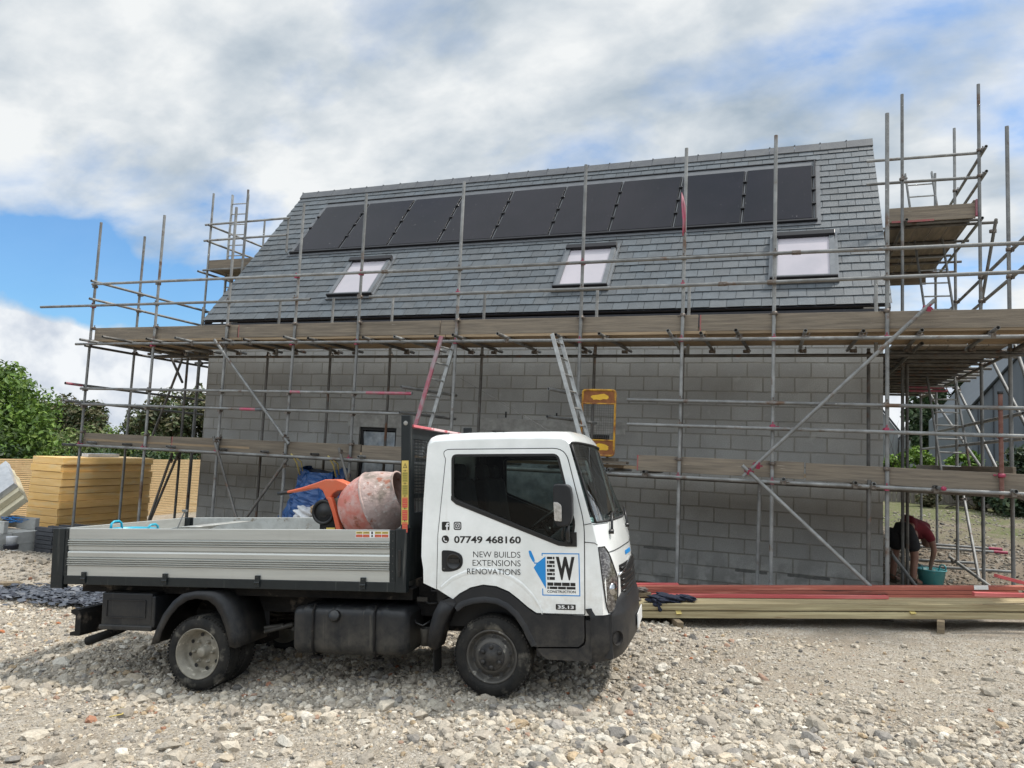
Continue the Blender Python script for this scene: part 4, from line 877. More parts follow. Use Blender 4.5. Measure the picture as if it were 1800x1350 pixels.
# near and far flank with a window hole
for yy_ in (0, W): cab.add([(a, yy_, b) for a, b in v2], f2)
def shellrow(w_): 
    r = []
    for a, b in backp[::-1]:
        r.append((a-.02*min(1, min(w_, W-w_)/.06), w_, b+(rise(w_)*max(0, (b-1.7)/.3))))
    for a, b in roofp[::-1][1:]:
        k = 1 if a < .6 else .3+.7*(.66-a)/.06
        r.append((a+bow(w_, 1.96)*max(0, min(1, (a+.1)/.76)), w_, b+rise(w_)*max(k, .3)))
    return r
cab.grid([shellrow(w_) for w_ in ST])
cab.grid([[(UF(v)+bow(w_, v), w_, v) for v in front_v] for w_ in ST])
cabo = tb(cab, 'cab_body', M['white'], weld=True)
for w_ in (0,):
    pass
ws = MB(); ws.grid([[(UF(v)+bow(w_, v)-.004, w_, v+(rise(w_)*.3 if v > 1.95 else 0)) for v in ws_v] for w_ in [.012, .03, .06, .12, .22, .40, .65, .9, W-.65, W-.4, W-.22, W-.12, W-.06, W-.03, W-.012]])
tb(ws, 'windscreen', M['wglass'])
sl = MB()
ring = [(UF(1.36)+bow(w_, 1.36)+.001, w_, 1.352) for w_ in ST[2:-2]]; sl.path(ring, .010, 6)
ring = [(UF(1.95)+bow(w_, 1.95)+.002, w_, 1.957+rise(w_)*.3) for w_ in ST[2:-2]]; sl.path(ring, .009, 6)
sl.path([(UF(v)+bow(.03, v)+.002, .024, v) for v in np.linspace(1.352, 1.955, 9)], .010, 6); sl.path([(UF(v)+bow(.03, v)+.002, W-.024, v) for v in np.linspace(1.352, 1.955, 9)], .010, 6)
tb(sl, 'windscreen_seal', M['black'])
# door: proud skin, window frame, seam
def skin(mb, poly, holes, y0, y1, mi=0):
    v_, f_ = fill2d(poly, holes); mb.add([(a, y0, b) for a, b in v_], f_, mi)
    for lp in [poly]+list(holes):
        n = len(lp); mb.add([(a, y0, b) for a, b in lp]+[(a, y1, b) for a, b in lp], [(i, (i+1) % n, n+(i+1) % n, n+i) for i in range(n)], mi)
    return mb
def inset(poly, d):
    c = Vector((sum(p[0] for p in poly)/len(poly), sum(p[1] for p in poly)/len(poly))); out = []
    n = len(poly); ar = sum(poly[i][0]*poly[(i+1) % n][1]-poly[(i+1) % n][0]*poly[i][1] for i in range(n)); sg = 1 if ar > 0 else -1
    for i in range(n):
        p0, p, p1 = Vector(poly[i-1]), Vector(poly[i]), Vector(poly[(i+1) % n]); t_ = (p1-p0)
        if t_.length < 1e-6: out.append(tuple(p)); continue
        t_.normalize(); nn = Vector((-t_.y, t_.x))*sg; out.append(tuple(p+nn*d))
    return out
door = tb(skin(MB(), inset(doorp, .003), [winp], -.007, .002), 'door', M['white'], bevel=.0025)
sm_ = MB(); sm_.path([(a, -.001, b) for a, b in doorp], .0042, 5, closed=True); tb(sm_, 'door_seam', M['black'], door)
wf = MB(); inn = inset(winp, .020); skin(wf, winp, [inn], -.004, .02); 
fo = tb(wf, 'window_frame', M['decal'], door)
v_, f_ = fill2d(inset(winp, .018)); g1 = MB().add([(a, .012, b) for a, b in v_], f_); tb(g1, 'side_window', M['glass'], door)
sb_ = MB(); k_ = [(a, b) for a, b in ((-.30, 1.50), (.565, 1.155))]
sb_.prism([(-.312, 1.565), (-.312, 1.53), (-.27, 1.495), (.56, 1.176), (.63, 1.17), (.66, 1.20), (.57, 1.208), (-.26, 1.527), (-.285, 1.545), (-.29, 1.565)], lambda a, b, t: (a, -.012+.012*t, b)); tb(sb_, 'window_sill_rubber', M['decal'], door, bevel=.002)
# crease above wheel arch
cr = MB()
ap = [(-.40, .84), (-.31, .915), (-.2, .965), (-.08, .99), (.05, .983), (.17, .945), (.27, .88), (.35, .80), (.41, .71), (.425, .668)]
rows = [[(a*(1-.0), -.0072-h, b+o) for a, b in ap] for o, h in ((.012, 0), (.004, .0045), (-.006, .006), (-.03, .0))]
cr.grid(rows); tb(cr, 'wheel_arch_crease', M['white'], door)
# flush handle recess
hd = rounded([(-.392, 1.132), (-.30, 1.132), (-.215, 1.10), (-.215, 1.0), (-.30, .964), (-.392, .964)], [.02, .07, .05, .05, .07, .02], 5)
ho = tb(MB().prism(hd, lambda a, b, t: (a, -.0115+.005*t, b)), 'door_handle', M['pl'], door, bevel=.002)
tb(MB().lathe((-.292, -.0125, 1.045), (0, -1, 0), [(.0, .062), (.004, .062), (.006, .056), (-.002+.004, .052), (.003, .0)], 28).box((-.285, -.018, 1.052), (.085, .012, .030)), 'handle_grip', M['decal'], door, bevel=0)
tb(MB().lathe((-.372, -.012, .985), (0, -1, 0), [(0, .009), (.003, .009), (.003, 0)], 12), 'lock', M['rimf'], door)
# black wheel-arch flare, lower door and sill
arc_in = [(-.255, .66), (-.20, .70), (-.12, .725), (-.03, .737), (.06, .727), (.14, .692), (.21, .632), (.27, .545), (.30, .48), (.338, .414)]
fl_ = MB(); poly = [(-.302, .740)]+[(a, b-.003) for a, b in arch_w[1:]]+[(.748, .652), (.748, .50), (.74, .46), (.70, .425), (.36, .412)]+arc_in[::-1][1:]
poly = [(p[0], p[1]) for p in poly]
skin(fl_, poly, [], -.016, .04); tb(fl_, 'lower_door_panel', M['pl'], door, bevel=.004)
af = MB(); o_ = [(a, b-.006) for a, b in arch_w]+[(.40, .60), (.38, .5), (.372, .41)]
rows = [[(a, y_, b) for a, b in arc_in] for y_ in (-.028, .18)]; af.grid(rows)
rows = []
for k, (a, b) in enumerate(arc_in): pass
rows = [[(a, -.0165, b) for a, b in [(x_*1.13+.0, (z_-.40)*1.10+.41) for x_, z_ in arc_in]], [(a, -.030, b) for a, b in [(x_*1.05, (z_-.40)*1.04+.405) for x_, z_ in arc_in]], [(a, -.028, b) for a, b in arc_in]]
af.grid(rows); tb(af, 'wheel_arch_flare', M['pl'])
rf = MB(); ro1 = [(-.40, .735), (-.455, .64), (-.49, .52), (-.507, .385)]; ri1 = [(-.285, .70), (-.35, .62), (-.40, .51), (-.44, .36)]
rf.grid([[(a, -.02, b) for a, b in ro1], [(a, -.026, b) for a, b in ri1], [(a, .20, b) for a, b in ri1]]); rf.grid([[(a, -.02, b) for a, b in ro1], [(a, .22, b) for a, b in ro1]])
rf.add([(-.40, -.02, .735), (-.285, -.026, .70), (-.27, -.02, .725), (-.315, -.018, .765)], [(0, 1, 2, 3)])
tb(rf, 'front_mudguard', M['pl'], solid=.006)
tb(MB().bb((-.475, .02, .17), (-.465, .20, .39)), 'mud_flap', M['chas'])
sk = MB(); skin(sk, [(.372, .400), (.70, .412), (.745, .44), (.757, .47), (.757, .62), (.80, .62), (.80, .318), (.46, .322), (.42, .345), (.385, .385)], [], -.010, .05); tb(sk, 'sill_step', M['pl'], bevel=.004)
# fender strip ahead of the door and bonnet lines
ln = MB(); ln.path([(.765, -.001, 1.335), (UF(1.34)-.01, -.002, 1.345)]+[(UF(1.345)+bow(w_, 1.34)+.001, w_, 1.337) for w_ in ST[1:6]], .003, 5)
ln.path([(.757, -.002, 1.205), (.84, -.002, 1.198), (UF(1.17)+.002, .001, 1.182)], .003, 5)
ln.path([(UF(1.10)+bow(w_, 1.10)+.001, w_, 1.115+.02*min(1, w_/.5)) for w_ in [.12, .22, .4, .65, .9, 1.15, 1.4, 1.58, 1.68]], .003, 5)
tb(ln, 'panel_gaps', M['black'])
# headlamps
for sgn, yy0 in ((1, 0), (-1, W)):
    rows = []
    for v in np.linspace(.672, 1.165, 12):
        wl = float(np.interp(v, [.67, .72, .9, 1.165], [.045, .025, .008, .004])); wr_ = float(np.interp(v, [.67, .72, .9, 1.1, 1.165], [.09, .18, .22, .12, .06]))
        rows.append([(UF(v)+bow(q, v)+.006-.004*abs(2*s-1), yy0+sgn*q, v) for s, q in [(s, wl+(wr_-wl)*s) for s in np.linspace(0, 1, 7)]])
    hl = tb(MB().grid(rows), 'headlight', M['lens'])
    bz = MB().path([rows[j][0] for j in range(12)]+[rows[-1][k] for k in range(1, 7)]+[rows[j][6] for j in range(11, -1, -1)]+[rows[0][k] for k in range(5, 0, -1)], .0055, 5, closed=True); tb(bz, 'bezel', M['decal'], hl)
    c_ = rows[4][3]; tb(MB().lathe((c_[0]-.01, c_[1], .84), (1, -sgn*.5, 0), [(0, .05), (.018, .045), (.021, .0)], 18), 'lamp_bowl', M['chrome'], hl)
# grille between the lamps, badge bar, name plate on bonnet front
gr = MB()
for v in (.70, .745, .79, .835, .88, .925, .97):
    gr.path([(UF(v)+bow(w_, v)+.006, w_, v) for w_ in np.linspace(.34, W-.34, 12)], .010, 5)
gr.grid([[(UF(v)+bow(w_, v)+.003, w_, v) for w_ in np.linspace(.30, W-.30, 12)] for v in np.linspace(.67, 1.0, 5)])
grl = tb(gr, 'grille', M['decal'])
tb(MB().path([(UF(.99)+bow(w_, .99)+.012, w_, .92+.10*(1-abs(w_-.9)/.7)) for w_ in np.linspace(.25, W-.25, 14)], .012, 6), 'chrome_strip', M['chrome'], grl)
fp = MB(); fp.grid([[(UF(v)+bow(w_, v)+.003, w_, v) for w_ in np.linspace(.62, .95, 8)] for v in (1.05, 1.085)]); tb(fp, 'bonnet_lettering_strip', M['blue'])
# front bumper
def bump_u(w_, v):
    q = min(w_, W-w_); base = float(np.interp(q, [0, .03, .08, .16, .3, .5, .9], [.0, .10, .165, .215, .255, .275, .295])); return .79+base+float(np.interp(v, [.31, .40, .55, .66, .72], [-.05, 0, .01, .0, -.03]))
bs_ = [.31, .33, .40, .50, .60, .635, .645, .66, .70, .735]
bp_ = MB(); bw = [-.005, .0, .015, .04, .08, .16, .3, .5, .9]; bw = bw+[W-x for x in bw[:-1][::-1]]
def brow(w_):
    q = min(w_, W-w_); r = []
    for v in bs_:
        vv = v if v < .65 else v+float(np.interp(q, [0, .1, .3, .9], [-.03, 0.0, .05, .09]))*(v-.645)/.09
        r.append((bump_u(w_, v)+(.004 if abs(v-.64) < .008 else 0), w_-(.016 if w_ < .9 else -.016)*float(np.interp(q, [0, .08], [1, 0])), vv))
    # top shelf back to the grille
    r.append((UF(.74)+bow(w_, .74)-.03 if q > .02 else .80, w_, r[-1][2]+.004)); return r
bp_.grid([brow(w_) for w_ in bw])
s0 = brow(-.005); bp_.add([(a, b, c) for a, b, c in s0[:10]]+[(.80, -.02, .31), (.80, -.02, .70)], [tuple(range(10))+(11, 10)])
tb(bp_, 'front_bumper', M['pl'], weld=True)
tb(MB().lathe((bump_u(.11, .5)+.008, .10, .475), (.75, -.66, 0), [(0, .055), (-.004, .048), (-.03, .04), (-.03, 0)], 20), 'fog_lamp_recess', M['chas'])
tb(MB().bb((bump_u(.9, .5)+.002, .70, .44), (bump_u(.9, .5)+.010, 1.20, .55)), 'number_plate', M['whited'])
# mirrors, wipers, aerial
for sgn, y0, mu in ((-1, -.10, .617), (1, W+.13, .617)):
    mir = tb(MB().prism(rounded([(.545, 1.655), (.675, 1.645), (.69, 1.57), (.69, 1.40), (.665, 1.335), (.575, 1.330), (.548, 1.38)], .035, 4), lambda a, b, t: (a+(.01 if t else 0), y0+sgn*(-.07+.15*t), b)), 'door_mirror', M['pl'], bevel=.018, seg=4)
    if sgn < 0:
        tb(MB().prism(rounded([(.560, 1.518), (.595, 1.515), (.622, 1.49), (.622, 1.372), (.565, 1.376)], .010, 3), lambda a, b, t: (a, y0-.092+.02*t, b)), 'side_repeater', M['amber'], mir, bevel=.002)
    arm = MB(); arm.path([(.65, y0, 1.345), (.645, y0-sgn*.02, 1.24), (.655, y0-sgn*(.085 if sgn < 0 else .11), 1.20)], .016, 8); arm.path([(.62, y0, 1.345), (.60, y0-sgn*.03, 1.25), (.61, y0-sgn*(.085 if sgn < 0 else .11), 1.22)], .010, 6); arm.box((.66, 0 if sgn < 0 else W, 1.225), (.09, .03, .11)); tb(arm, 'mirror_arm', M['decal'], mir)
wp = MB()
for w0, w1 in ((.20, .65), (1.0, 1.5)):
    p0 = Vector((UF(1.27)+bow(w0, 1.27)+.02, w0, 1.27)); p1 = Vector((UF(1.40)+bow(w0+.1, 1.4)+.035, w0+.10, 1.40)); p2 = Vector((UF(1.43)+bow(w1, 1.43)+.03, w1, 1.43))
    wp = MB(); wp.path([p0, p1, p2], [.012, .010, .006], 6); wp.lathe(p0-Vector((.02, 0, 0)), (1, 0, 0), [(0, .018), (.035, .018), (.035, 0)], 10)
    wp.path([(UF(1.39)+bow(w_, 1.39)+.018, w_, 1.385+.03*(w_-w0)) for w_ in np.linspace(w0+.05, w1+.1, 6)], .005, 5)
    tb(wp, 'wiper', M['decal'])
tb(MB().tube((.40, .9, 2.085), (-.45, .70, 2.62), .0022, 5, r1=.0012, hollow=False).lathe((.40, .9, 2.083), (-.6, 0, .4), [(0, .014), (.03, .008)], 8), 'aerial', M['decal'])
rb = MB()
for u0 in (-.35, .05, .12): rb.box((u0, .05, 2.076), (.015, .012, .008))
tb(rb, 'roof_buttons', M['decal'])
# interior
inn_ = MB()
vw, fw_ = fill2d(inset(outline, .012), [inset(winp, -.006)])
inn_.add([(a, W-.045, b) for a, b in vw], fw_); inn_.add([(a, .035, b) for a, b in vw], fw_)
inn_.bb((-.50, .04, .80), (-.495, W-.05, 1.60)); inn_.bb((-.50, .04, 1.60), (-.495, .30, 1.95)); inn_.bb((-.50, W-.3, 1.60), (-.495, W-.05, 1.95)); inn_.bb((-.49, .04, 1.985), (.60, W-.05, 1.99)); inn_.bb((-.5, .04, .80), (.84, W-.05, .81))
tb(inn_, 'cab_lining', M['seat'])
for y0 in (.28, 1.05, 1.45):
    s_ = MB(); s_.box((-.10, y0+.2, 1.10), (.50, .44, .16)); s_.box((-.335, y0+.2, 1.42), (.13, .44, .56), Euler((0, R(-10), 0)).to_matrix()); s_.box((-.40, y0+.2, 1.76), (.09, .24, .14), Euler((0, R(-8), 0)).to_matrix()); tb(s_, 'seat', M['seat'], bevel=.035, seg=3)
ds = MB().prism([(.42, .95), (.46, 1.22), (.56, 1.30), (.72, 1.33), (.82, 1.30), (.84, .95)], lambda a, b, t: (a, .06+(W-.12)*t, b)); ds.prism([(.46, 1.28), (.48, 1.40), (.60, 1.41), (.66, 1.31)], lambda a, b, t: (a, .26+.42*t, b)); tb(ds, 'dashboard', M['dash'], bevel=.02)
swt = MB(); cc_ = Vector((.34, .47, 1.33)); nn_ = Vector((-.62, 0, .78)); a1 = Vector((0, 1, 0)); b1 = nn_.cross(a1)
swt.path([cc_+a1*.205*math.cos(q)+b1*.205*math.sin(q) for q in np.linspace(0, 2*math.pi, 29)[:-1]], .014, 8, closed=True); swt.path([cc_+a1*.2, cc_, cc_-a1*.2], .014, 6); swt.path([cc_, cc_-nn_*.22], .03, 8); swt.path([cc_, cc_-b1*.2], .014, 6)
tb(swt, 'steering_wheel', M['decal'])
M['yg'] = mat('yellow_glove', (.55, .55, .06), .8, var=(.4, .42, .05)); M['pale'] = mat('pale_paper', (.40, .62, .62), .8, var=(.5, .66, .64))
tb(MB().box((.72, .35, 1.345), (.12, .30, .012), Euler((0, 0, .3)).to_matrix()).box((.70, .62, 1.345), (.14, .22, .012)), 'papers', M['pale'], bevel=.003); 
# far window glass
v_, f_ = fill2d(inset(winp, .018)); tb(MB().add([(a, W-.01, b) for a, b in v_], f_), 'side_window', M['glass'])
fd = MB(); skin(fd, winp, [inset(winp, .02)], W-.02, W+.004); tb(fd, 'window_frame', M['decal'])
# wheels
def wheel(name, c, front, inner=False):
    x, y, z = c; root = None; w2 = .195
    ax = (0, 1, 0); prof = [(.012, .205), (.0, .222), (.0, .25), (.012, .287), (.03, .305), (.05, .313), (.10, .315), (.145, .313), (.165, .305), (.183, .287), (w2, .25), (w2, .222), (.183, .205)]
    ty = MB().lathe(c, ax, prof, 56)
    for yy_ in (.055, .083, .112, .14): ty.lathe((x, y+yy_-.004, z), ax, [(0, .3155), (.004, .3165), (.008, .3155)], 56)
    for k in range(64):   # shoulder blocks
        q = k/64*2*math.pi
        for t0 in (.026, .158):
            cx__, cz__ = x+math.cos(q)*.3035, z+math.sin(q)*.3035
            ty.box((cx__, y+t0+.005, cz__), (.010, .034, .016), Matrix.Rotation(-q, 3, 'Y'))
    wo_ = tb(ty, name, M['tyre'])
    rm = M['rimf'] if front else M['rim']
    if front: rp = [(.010, .206), (.004, .200), (.012, .190), (.03, .183), (.05, .172), (.055, .160), (.040, .150), (.022, .135), (.010, .120), (.006, .110), (.006, 0)]
    else: rp = [(.008, .207), (.002, .213), (.000, .209), (.006, .200), (.030, .192), (.034, .182), (.09, .176), (.100, .165), (.118, .155), (.112, .135), (.100, .118), (.100, 0)]
    if inner: rp = [(.008, .207), (.03, .19), (.1, .17), (.1, 0)]
    rmo = tb(MB().lathe(c, ax, rp, 48), 'rim', rm, wo_)
    hl = MB(); n_ = 10 if front else 8
    for k in range(n_):
        q = k/n_*2*math.pi+.2; rr = .147 if front else .143; yy_ = .034 if front else .1125
        hl.lathe((x+rr*math.cos(q), y+yy_-.008, z+rr*math.sin(q)), ax, [(.0, .017), (.001, .0)], 12)
    if not inner: tb(hl, 'vent_holes', M['black'], wo_)
    hb = MB()
    if front:
        hb.lathe((x, y-.004, z), ax, [(.012, .108), (.004, .104), (.0, .095), (.0, .052), (-.006, .046), (-.008, 0)], 32)
        for k in range(6):
            q = k/6*2*math.pi+.52; hb.lathe((x+.078*math.cos(q), y-.016, z+.078*math.sin(q)), ax, [(0, 0), (0, .012), (.006, .019), (.014, .019)], 10)
    elif not inner:
        hb.lathe((x, y+.045, z), ax, [(0, 0), (.0, .035), (.008, .042), (.05, .048), (.055, .07), (.06, .075)], 24)
        for k in range(6):
            q = k/6*2*math.pi; hb.lathe((x+.092*math.cos(q), y+.065, z+.092*math.sin(q)), ax, [(0, 0), (0, .011), (.03, .013), (.036, .02)], 8)
    if hb.v: tb(hb, 'hub', M['pl'] if front else M['rim'], wo_)
    return wo_
wheel('front_wheel', (.005, .02, .314), True); wheel('front_wheel', (.005, W-.22, .314), True)
wheel('rear_wheel', (-2.60, -.01, .238), False); wheel('rear_wheel', (-2.60, .215, .238), False, True); wheel('rear_wheel', (-2.60, W-.42, .238), False, True); wheel('rear_wheel', (-2.60, W-.19, .238), False)
# rear mudguards
for y0, y1 in ((-.02, .47), (W+.02, W-.47)):
    oo = [(-3.05, .30), (-3.01, .42), (-2.94, .56), (-2.85, .67), (-2.76, .735), (-2.64, .758), (-2.48, .757), (-2.40, .735), (-2.33, .66), (-2.27, .52), (-2.24, .40), (-2.225, .30)]
    ii = [(-2.985, .315), (-2.95, .43), (-2.88, .545), (-2.80, .63), (-2.71, .685), (-2.62, .703), (-2.50, .69), (-2.43, .645), (-2.375, .57), (-2.325, .47), (-2.295, .38), (-2.28, .315)]
    mg = MB(); mg.grid([[(a, y0+(.02 if y0 < 1 else -.02), b) for a, b in ii], [(a, y0, b) for a, b in ii], [(a, y0, b) for a, b in oo], [(a, y1, b) for a, b in oo]])
    tb(mg, 'rear_mudguard', M['pl'], solid=.006)
# chassis, tool box, tank, exhaust, under-run bar
ch = MB()
for y0 in (.47, 1.27): ch.bb((-3.75, y0, .52), (.5, y0+.06, .68))
for u0 in (-3.6, -2.9, -2.2, -1.4, -.6, .3): ch.bb((u0, .53, .55), (u0+.06, 1.27, .65))
ch.bb((-4.0, .2, .70), (-.72, 1.6, .79)); ch.bb((-.75, .35, .55), (.80, 1.45, .86)); ch.bb((-1.2, .6, .38), (-.2, 1.1, .60)); ch.bb((-2.7, .75, .16), (-2.45, 1.05, .36)); ch.tube((-2.6, .2, .238), (-2.6, 1.6, .238), .05, 12, hollow=False); ch.tube((.0, .2, .28), (.0, 1.6, .28), .045, 12, hollow=False); ch.tube((-2.5, .9, .30), (-.9, .9, .42), .04, 10, hollow=False)
tb(ch, 'chassis', M['chas'])
lf_ = MB()
for y0 in (.44, 1.30): lf_ = MB(); lf_.path([(-3.2, y0, .44), (-2.9, y0, .33), (-2.6, y0, .29), (-2.3, y0, .33), (-1.95, y0, .42)], .022, 6).path([(-3.1, y0, .42), (-2.6, y0, .325), (-2.05, y0, .41)], .018, 6); lf_.path([(-1.9, y0-.1, .40), (-1.65, y0-.1, .385)], .018, 6); tb(lf_, 'leaf_spring', M['rimf'])
wa = MB().bb((-.50, .22, .50), (.42, .26, .80)); wa.bb((-.5, .26, .72), (.42, W-.26, .78)); wa.bb((-.54, .30, .62), (-.50, W-.3, .90)); tb(MB().bb((.36, .055, .33), (.95, .30, .66)), 'sill_backing', M['black']); tb(MB().bb((-2.98, .49, .30), (-2.22, .50, .80)), 'arch_backing', M['black']); tb(wa, 'wheel_well', M['black'])
bx = tb(MB().bb((-3.635, .04, .43), (-3.11, .46, .722)).bb((-3.645, .02, .40), (-3.09, .46, .445)).bb((-3.105, .03, .43), (-3.07, .44, .70)), 'tool_box', M['tank'], bevel=.012, seg=3)
bd = rounded([(-3.58, .465+.04), (-3.17, .465+.04), (-3.17, .665), (-3.58, .665)], .01, 2); skb = MB(); skin(skb, bd, [inset(bd, .008)], .032, .045); tb(skb, 'lid_rib', M['pl'], bx)
tb(MB().prism([(-3.97, .33), (-3.87, .33), (-3.86, .36), (-3.86, .52), (-3.89, .56), (-3.97, .56), (-3.97, .53), (-3.92, .51), (-3.92, .37), (-3.97, .36)], lambda a, b, t: (a, .05+(W-.1)*t, b)), 'rear_underrun_bar', M['chas'])
tb(MB().path([(-3.75, .02, .295), (-3.72, .35, .325), (-3.66, .62, .38), (-3.45, .75, .42), (-2.9, .75, .42)], .038, 12), 'exhaust_pipe', M['chas'])
tk = MB(); rows = []
for k in range(41):
    u_ = -1.74+1.04*k/40; e_ = min(k, 40-k)/40; s_ = float(np.interp(e_, [0, .01, .03, .07, .5], [.75, .90, .97, 1, 1])); rib = .010 if any(abs(u_-q) < .022 for q in (-1.60, -1.32, -1.05, -.90)) else 0
    top_, bot_ = .655-.02*(1-s_)+rib-.02*max(0, (-1.4-u_)), .262+rib*-.3+.04*max(0, (u_+1.0))*1.5
    prof = rounded([(.03-rib, bot_), (.03-rib, top_), (.48, top_), (.48, bot_)], [.10, .07, .05, .05], 5); cy_, cz_ = .255, (top_+bot_)/2
    rows.append([(u_, cy_+(a-cy_)*s_, cz_+(b-cz_)*s_) for a, b in prof+[prof[0]]])
tk.grid(rows); n_ = len(rows[0])-1; tk.add(rows[0][:-1], [tuple(range(n_))]); tk.add(rows[-1][:-1], [tuple(range(n_))])
tko = tb(tk, 'fuel_tank', M['tank'])
tb(MB().lathe((-1.33, .02, .585), (0, -1, .35), [(0, .05), (.03, .048), (.035, .04), (.036, 0)], 20), 'fuel_cap', M['decal'], tko)
for u0 in (-1.53, -.98):
    tb(MB().path([(u0, .06, .67), (u0, .018, .62), (u0, .016, .33), (u0, .06, .25), (u0+.0, .4, .25)], .010, 5).box((u0, .10, .235), (.09, .05, .02)), 'tank_strap', M['chas'], tko)
tb(MB().lathe((-.60, .20, .34), (0, 0, 1), [(0, .0), (.0, .04), (.10, .045), (.12, .05), (.14, .05)], 16), 'filter_canister', M['rimf'])
hs = MB(); hs.path([(-.75, .25, .60), (-.68, .18, .52), (-.62, .18, .50), (-.52, .24, .56)], .010, 6); hs.path([(-.7, .3, .70), (-.6, .28, .66), (-.45, .3, .68)], .012, 6); hs.bb((-.66, .15, .70), (-.57, .17, .735)); tb(hs, 'brake_hoses', M['decal'])
# tipper bed
prof = [(.871, 0), (.958, 0)]
for k in range(4): z0 = .962+k*.0185; prof += [(z0, .005), (z0+.004, -.012), (z0+.009, -.012), (z0+.0165, .005)]
prof += [(1.040, -.004), (1.075, -.006), (1.088, .0), (1.092, .010), (1.098, .010), (1.101, 0), (1.134, 0)]
for k in range(3): z0 = 1.138+k*.0195; prof += [(z0, .005), (z0+.004, -.012), (z0+.009, -.012), (z0+.0175, .005)]
prof += [(1.20, 0), (1.288, 0), (1.2915, .004), (1.2915, .026), (1.288, .03), (.871, .03)]
for y0, sg in ((0, 1), (W, -1)):
    ds_ = tb(MB().prism([(a, b) for a, b in prof], lambda a, b, t: (-3.992+3.149*t, y0+sg*b, a)), 'drop_side', M['alup'])
    if sg < 0: tb(MB().bb((-3.99, W-.045, .872), (-.85, W-.031, 1.287)), 'inner_skin', M['aluin'], ds_)
    for u0, u1 in ((-4.028, -3.994), (-.842, -.794)):
        e = tb(MB().bb((u0, y0-sg*.006, .868), (u1, y0+sg*.034, 1.288)), 'side_end_cap', M['bedblk'], ds_, bevel=.002)
        rv = MB()
        for q in range(7): rv.lathe(((u0+u1)/2+.004, y0-sg*.0065, .90+q*.06), (0, -sg, 0), [(0, .005), (.003, .003), (.003, 0)], 8)
        tb(rv, 'rivets', M['rimf'], ds_)
    for u0 in (-3.80, -2.95, -2.04, -1.07):
        h_ = MB().bb((u0-.023, y0-sg*.018, .81), (u0+.023, y0-sg*.002, .905)); h_.lathe((u0, y0-sg*.014, .845), (1, 0, 0), [(-.024, .013), (.024, .013)], 8, caps=True)
        for q in ((0, .892), (-.012, .835), (.012, .835)): h_.lathe((u0+q[0], y0-sg*.018, q[1]), (0, -sg, 0), [(0, .005), (.004, .004), (.004, 0)], 6, mi=1)
        tb(h_, 'hinge', [M['bedblk'], M['rimf']], ds_, bevel=.002)
bedf = tb(MB().bb((-4.02, .03, .795), (-.79, W-.03, .868)), 'bed_floor', M['aluin'])
for y0, y1 in ((-.006, .03), (W-.03, W+.006)): tb(MB().bb((-4.02, y0, .793), (-.79, y1, .8695)), 'side_rail', M['bedblk'], bevel=.004)
for y0, y1 in ((-.012, .06), (W-.06, W+.012)):
    cpst = tb(MB().bb((-4.16, y0, .757), (-4.030, y1, 1.293)), 'corner_post', M['bedblk'], bevel=.006)
    hz = MB()
    for q in ((-4.13, .86), (-4.07, .86), (-4.13, .82), (-4.07, .82), (-4.08, .775), (-4.13, 1.14), (-4.08, 1.14)): hz.bb((q[0]-.008, y0-.001 if y0 < 1 else y1-.003, q[1]-.007), (q[0]+.012, y0+.003 if y0 < 1 else y1+.001, q[1]+.007))
    tb(hz, 'slots', M['black'], cpst)
    fpst = tb(MB().bb((-.790, y0, .790), (-.695, y1, 1.30)), 'front_post', M['bedblk'], bevel=.006)
    if y0 < 1:
        lt = MB(); lt.bb((-.762, -.020, .92), (-.738, -.013, 1.13)); lt.bb((-.758, -.026, .92), (-.742, -.020, .965)); tb(lt, 'latch_bar', M['decal'], fpst, bevel=.003)
        tb(MB().lathe((-.742, -.0115, .842), (0, -1, 0), [(0, .012), (.001, .0)], 12).lathe((-.762, -.0115, .812), (0, -1, 0), [(0, .012), (.001, .0)], 12).lathe((-.745, -.0115, 1.265), (0, -1, 0), [(0, .008), (.001, .0)], 10), 'bolt_holes', M['black'], fpst)
tg = tb(MB().prism([(a, b) for a, b in prof], lambda a, b, t: (-4.118+b, .065+(W-.13)*t, a)), 'tailgate', M['alup'])
hbm = MB()
for y0, y1 in ((-.006, .055), (W-.055, W+.006)):
    hh = tb(MB().bb((-.748, y0, 1.302), (-.668, y1, 2.233)), 'headboard_post', M['bedblk'], bevel=.006)
    tb(MB().lathe((-.706, y0-.001 if y0 < 1 else y1, 2.165), (0, -1, 0), [(0, .019), (.0015, .019), (.0015, 0)], 16), 'post_hole', M['concrete'], hh)
hbm.bb((-.735, .056, 1.30), (-.690, W-.056, 1.42)); hbm.bb((-.735, .056, 2.04), (-.690, W-.056, 2.13)); hbm.bb((-.73, .056, 1.42), (-.695, .16, 2.04)); hbm.bb((-.73, W-.16, 1.42), (-.695, W-.056, 2.04)); hbm.bb((-.73, .86, 1.42), (-.695, .94, 2.04)); hbm.bb((-.72, .056, .87), (-.70, W-.056, 1.30)); hbm.bb((-.735, .16, 1.54), (-.69, W-.16, 1.58))
hbo = tb(hbm, 'headboard', M['bedblk'])
ms = MB()
for q in np.arange(.18, W-.17, .035): ms.bb((-.716, q-.004, 1.42), (-.710, q+.004, 2.04))
for q in np.arange(1.60, 2.03, .028): ms.bb((-.719, .16, q-.004), (-.707, W-.16, q+.004))
tb(ms, 'mesh', M['bedblk'], hbo)
M['pinkbar'] = mat('red_white_bar', (.80, .55, .55), .4, var=(.62, .16, .18), vs=3, lo=.5, hi=.54)
tb(MB().bb((-.70, .056, 2.132), (-.655, W-.06, 2.155)), 'top_bar', M['pinkbar'], hbo, bevel=.004)
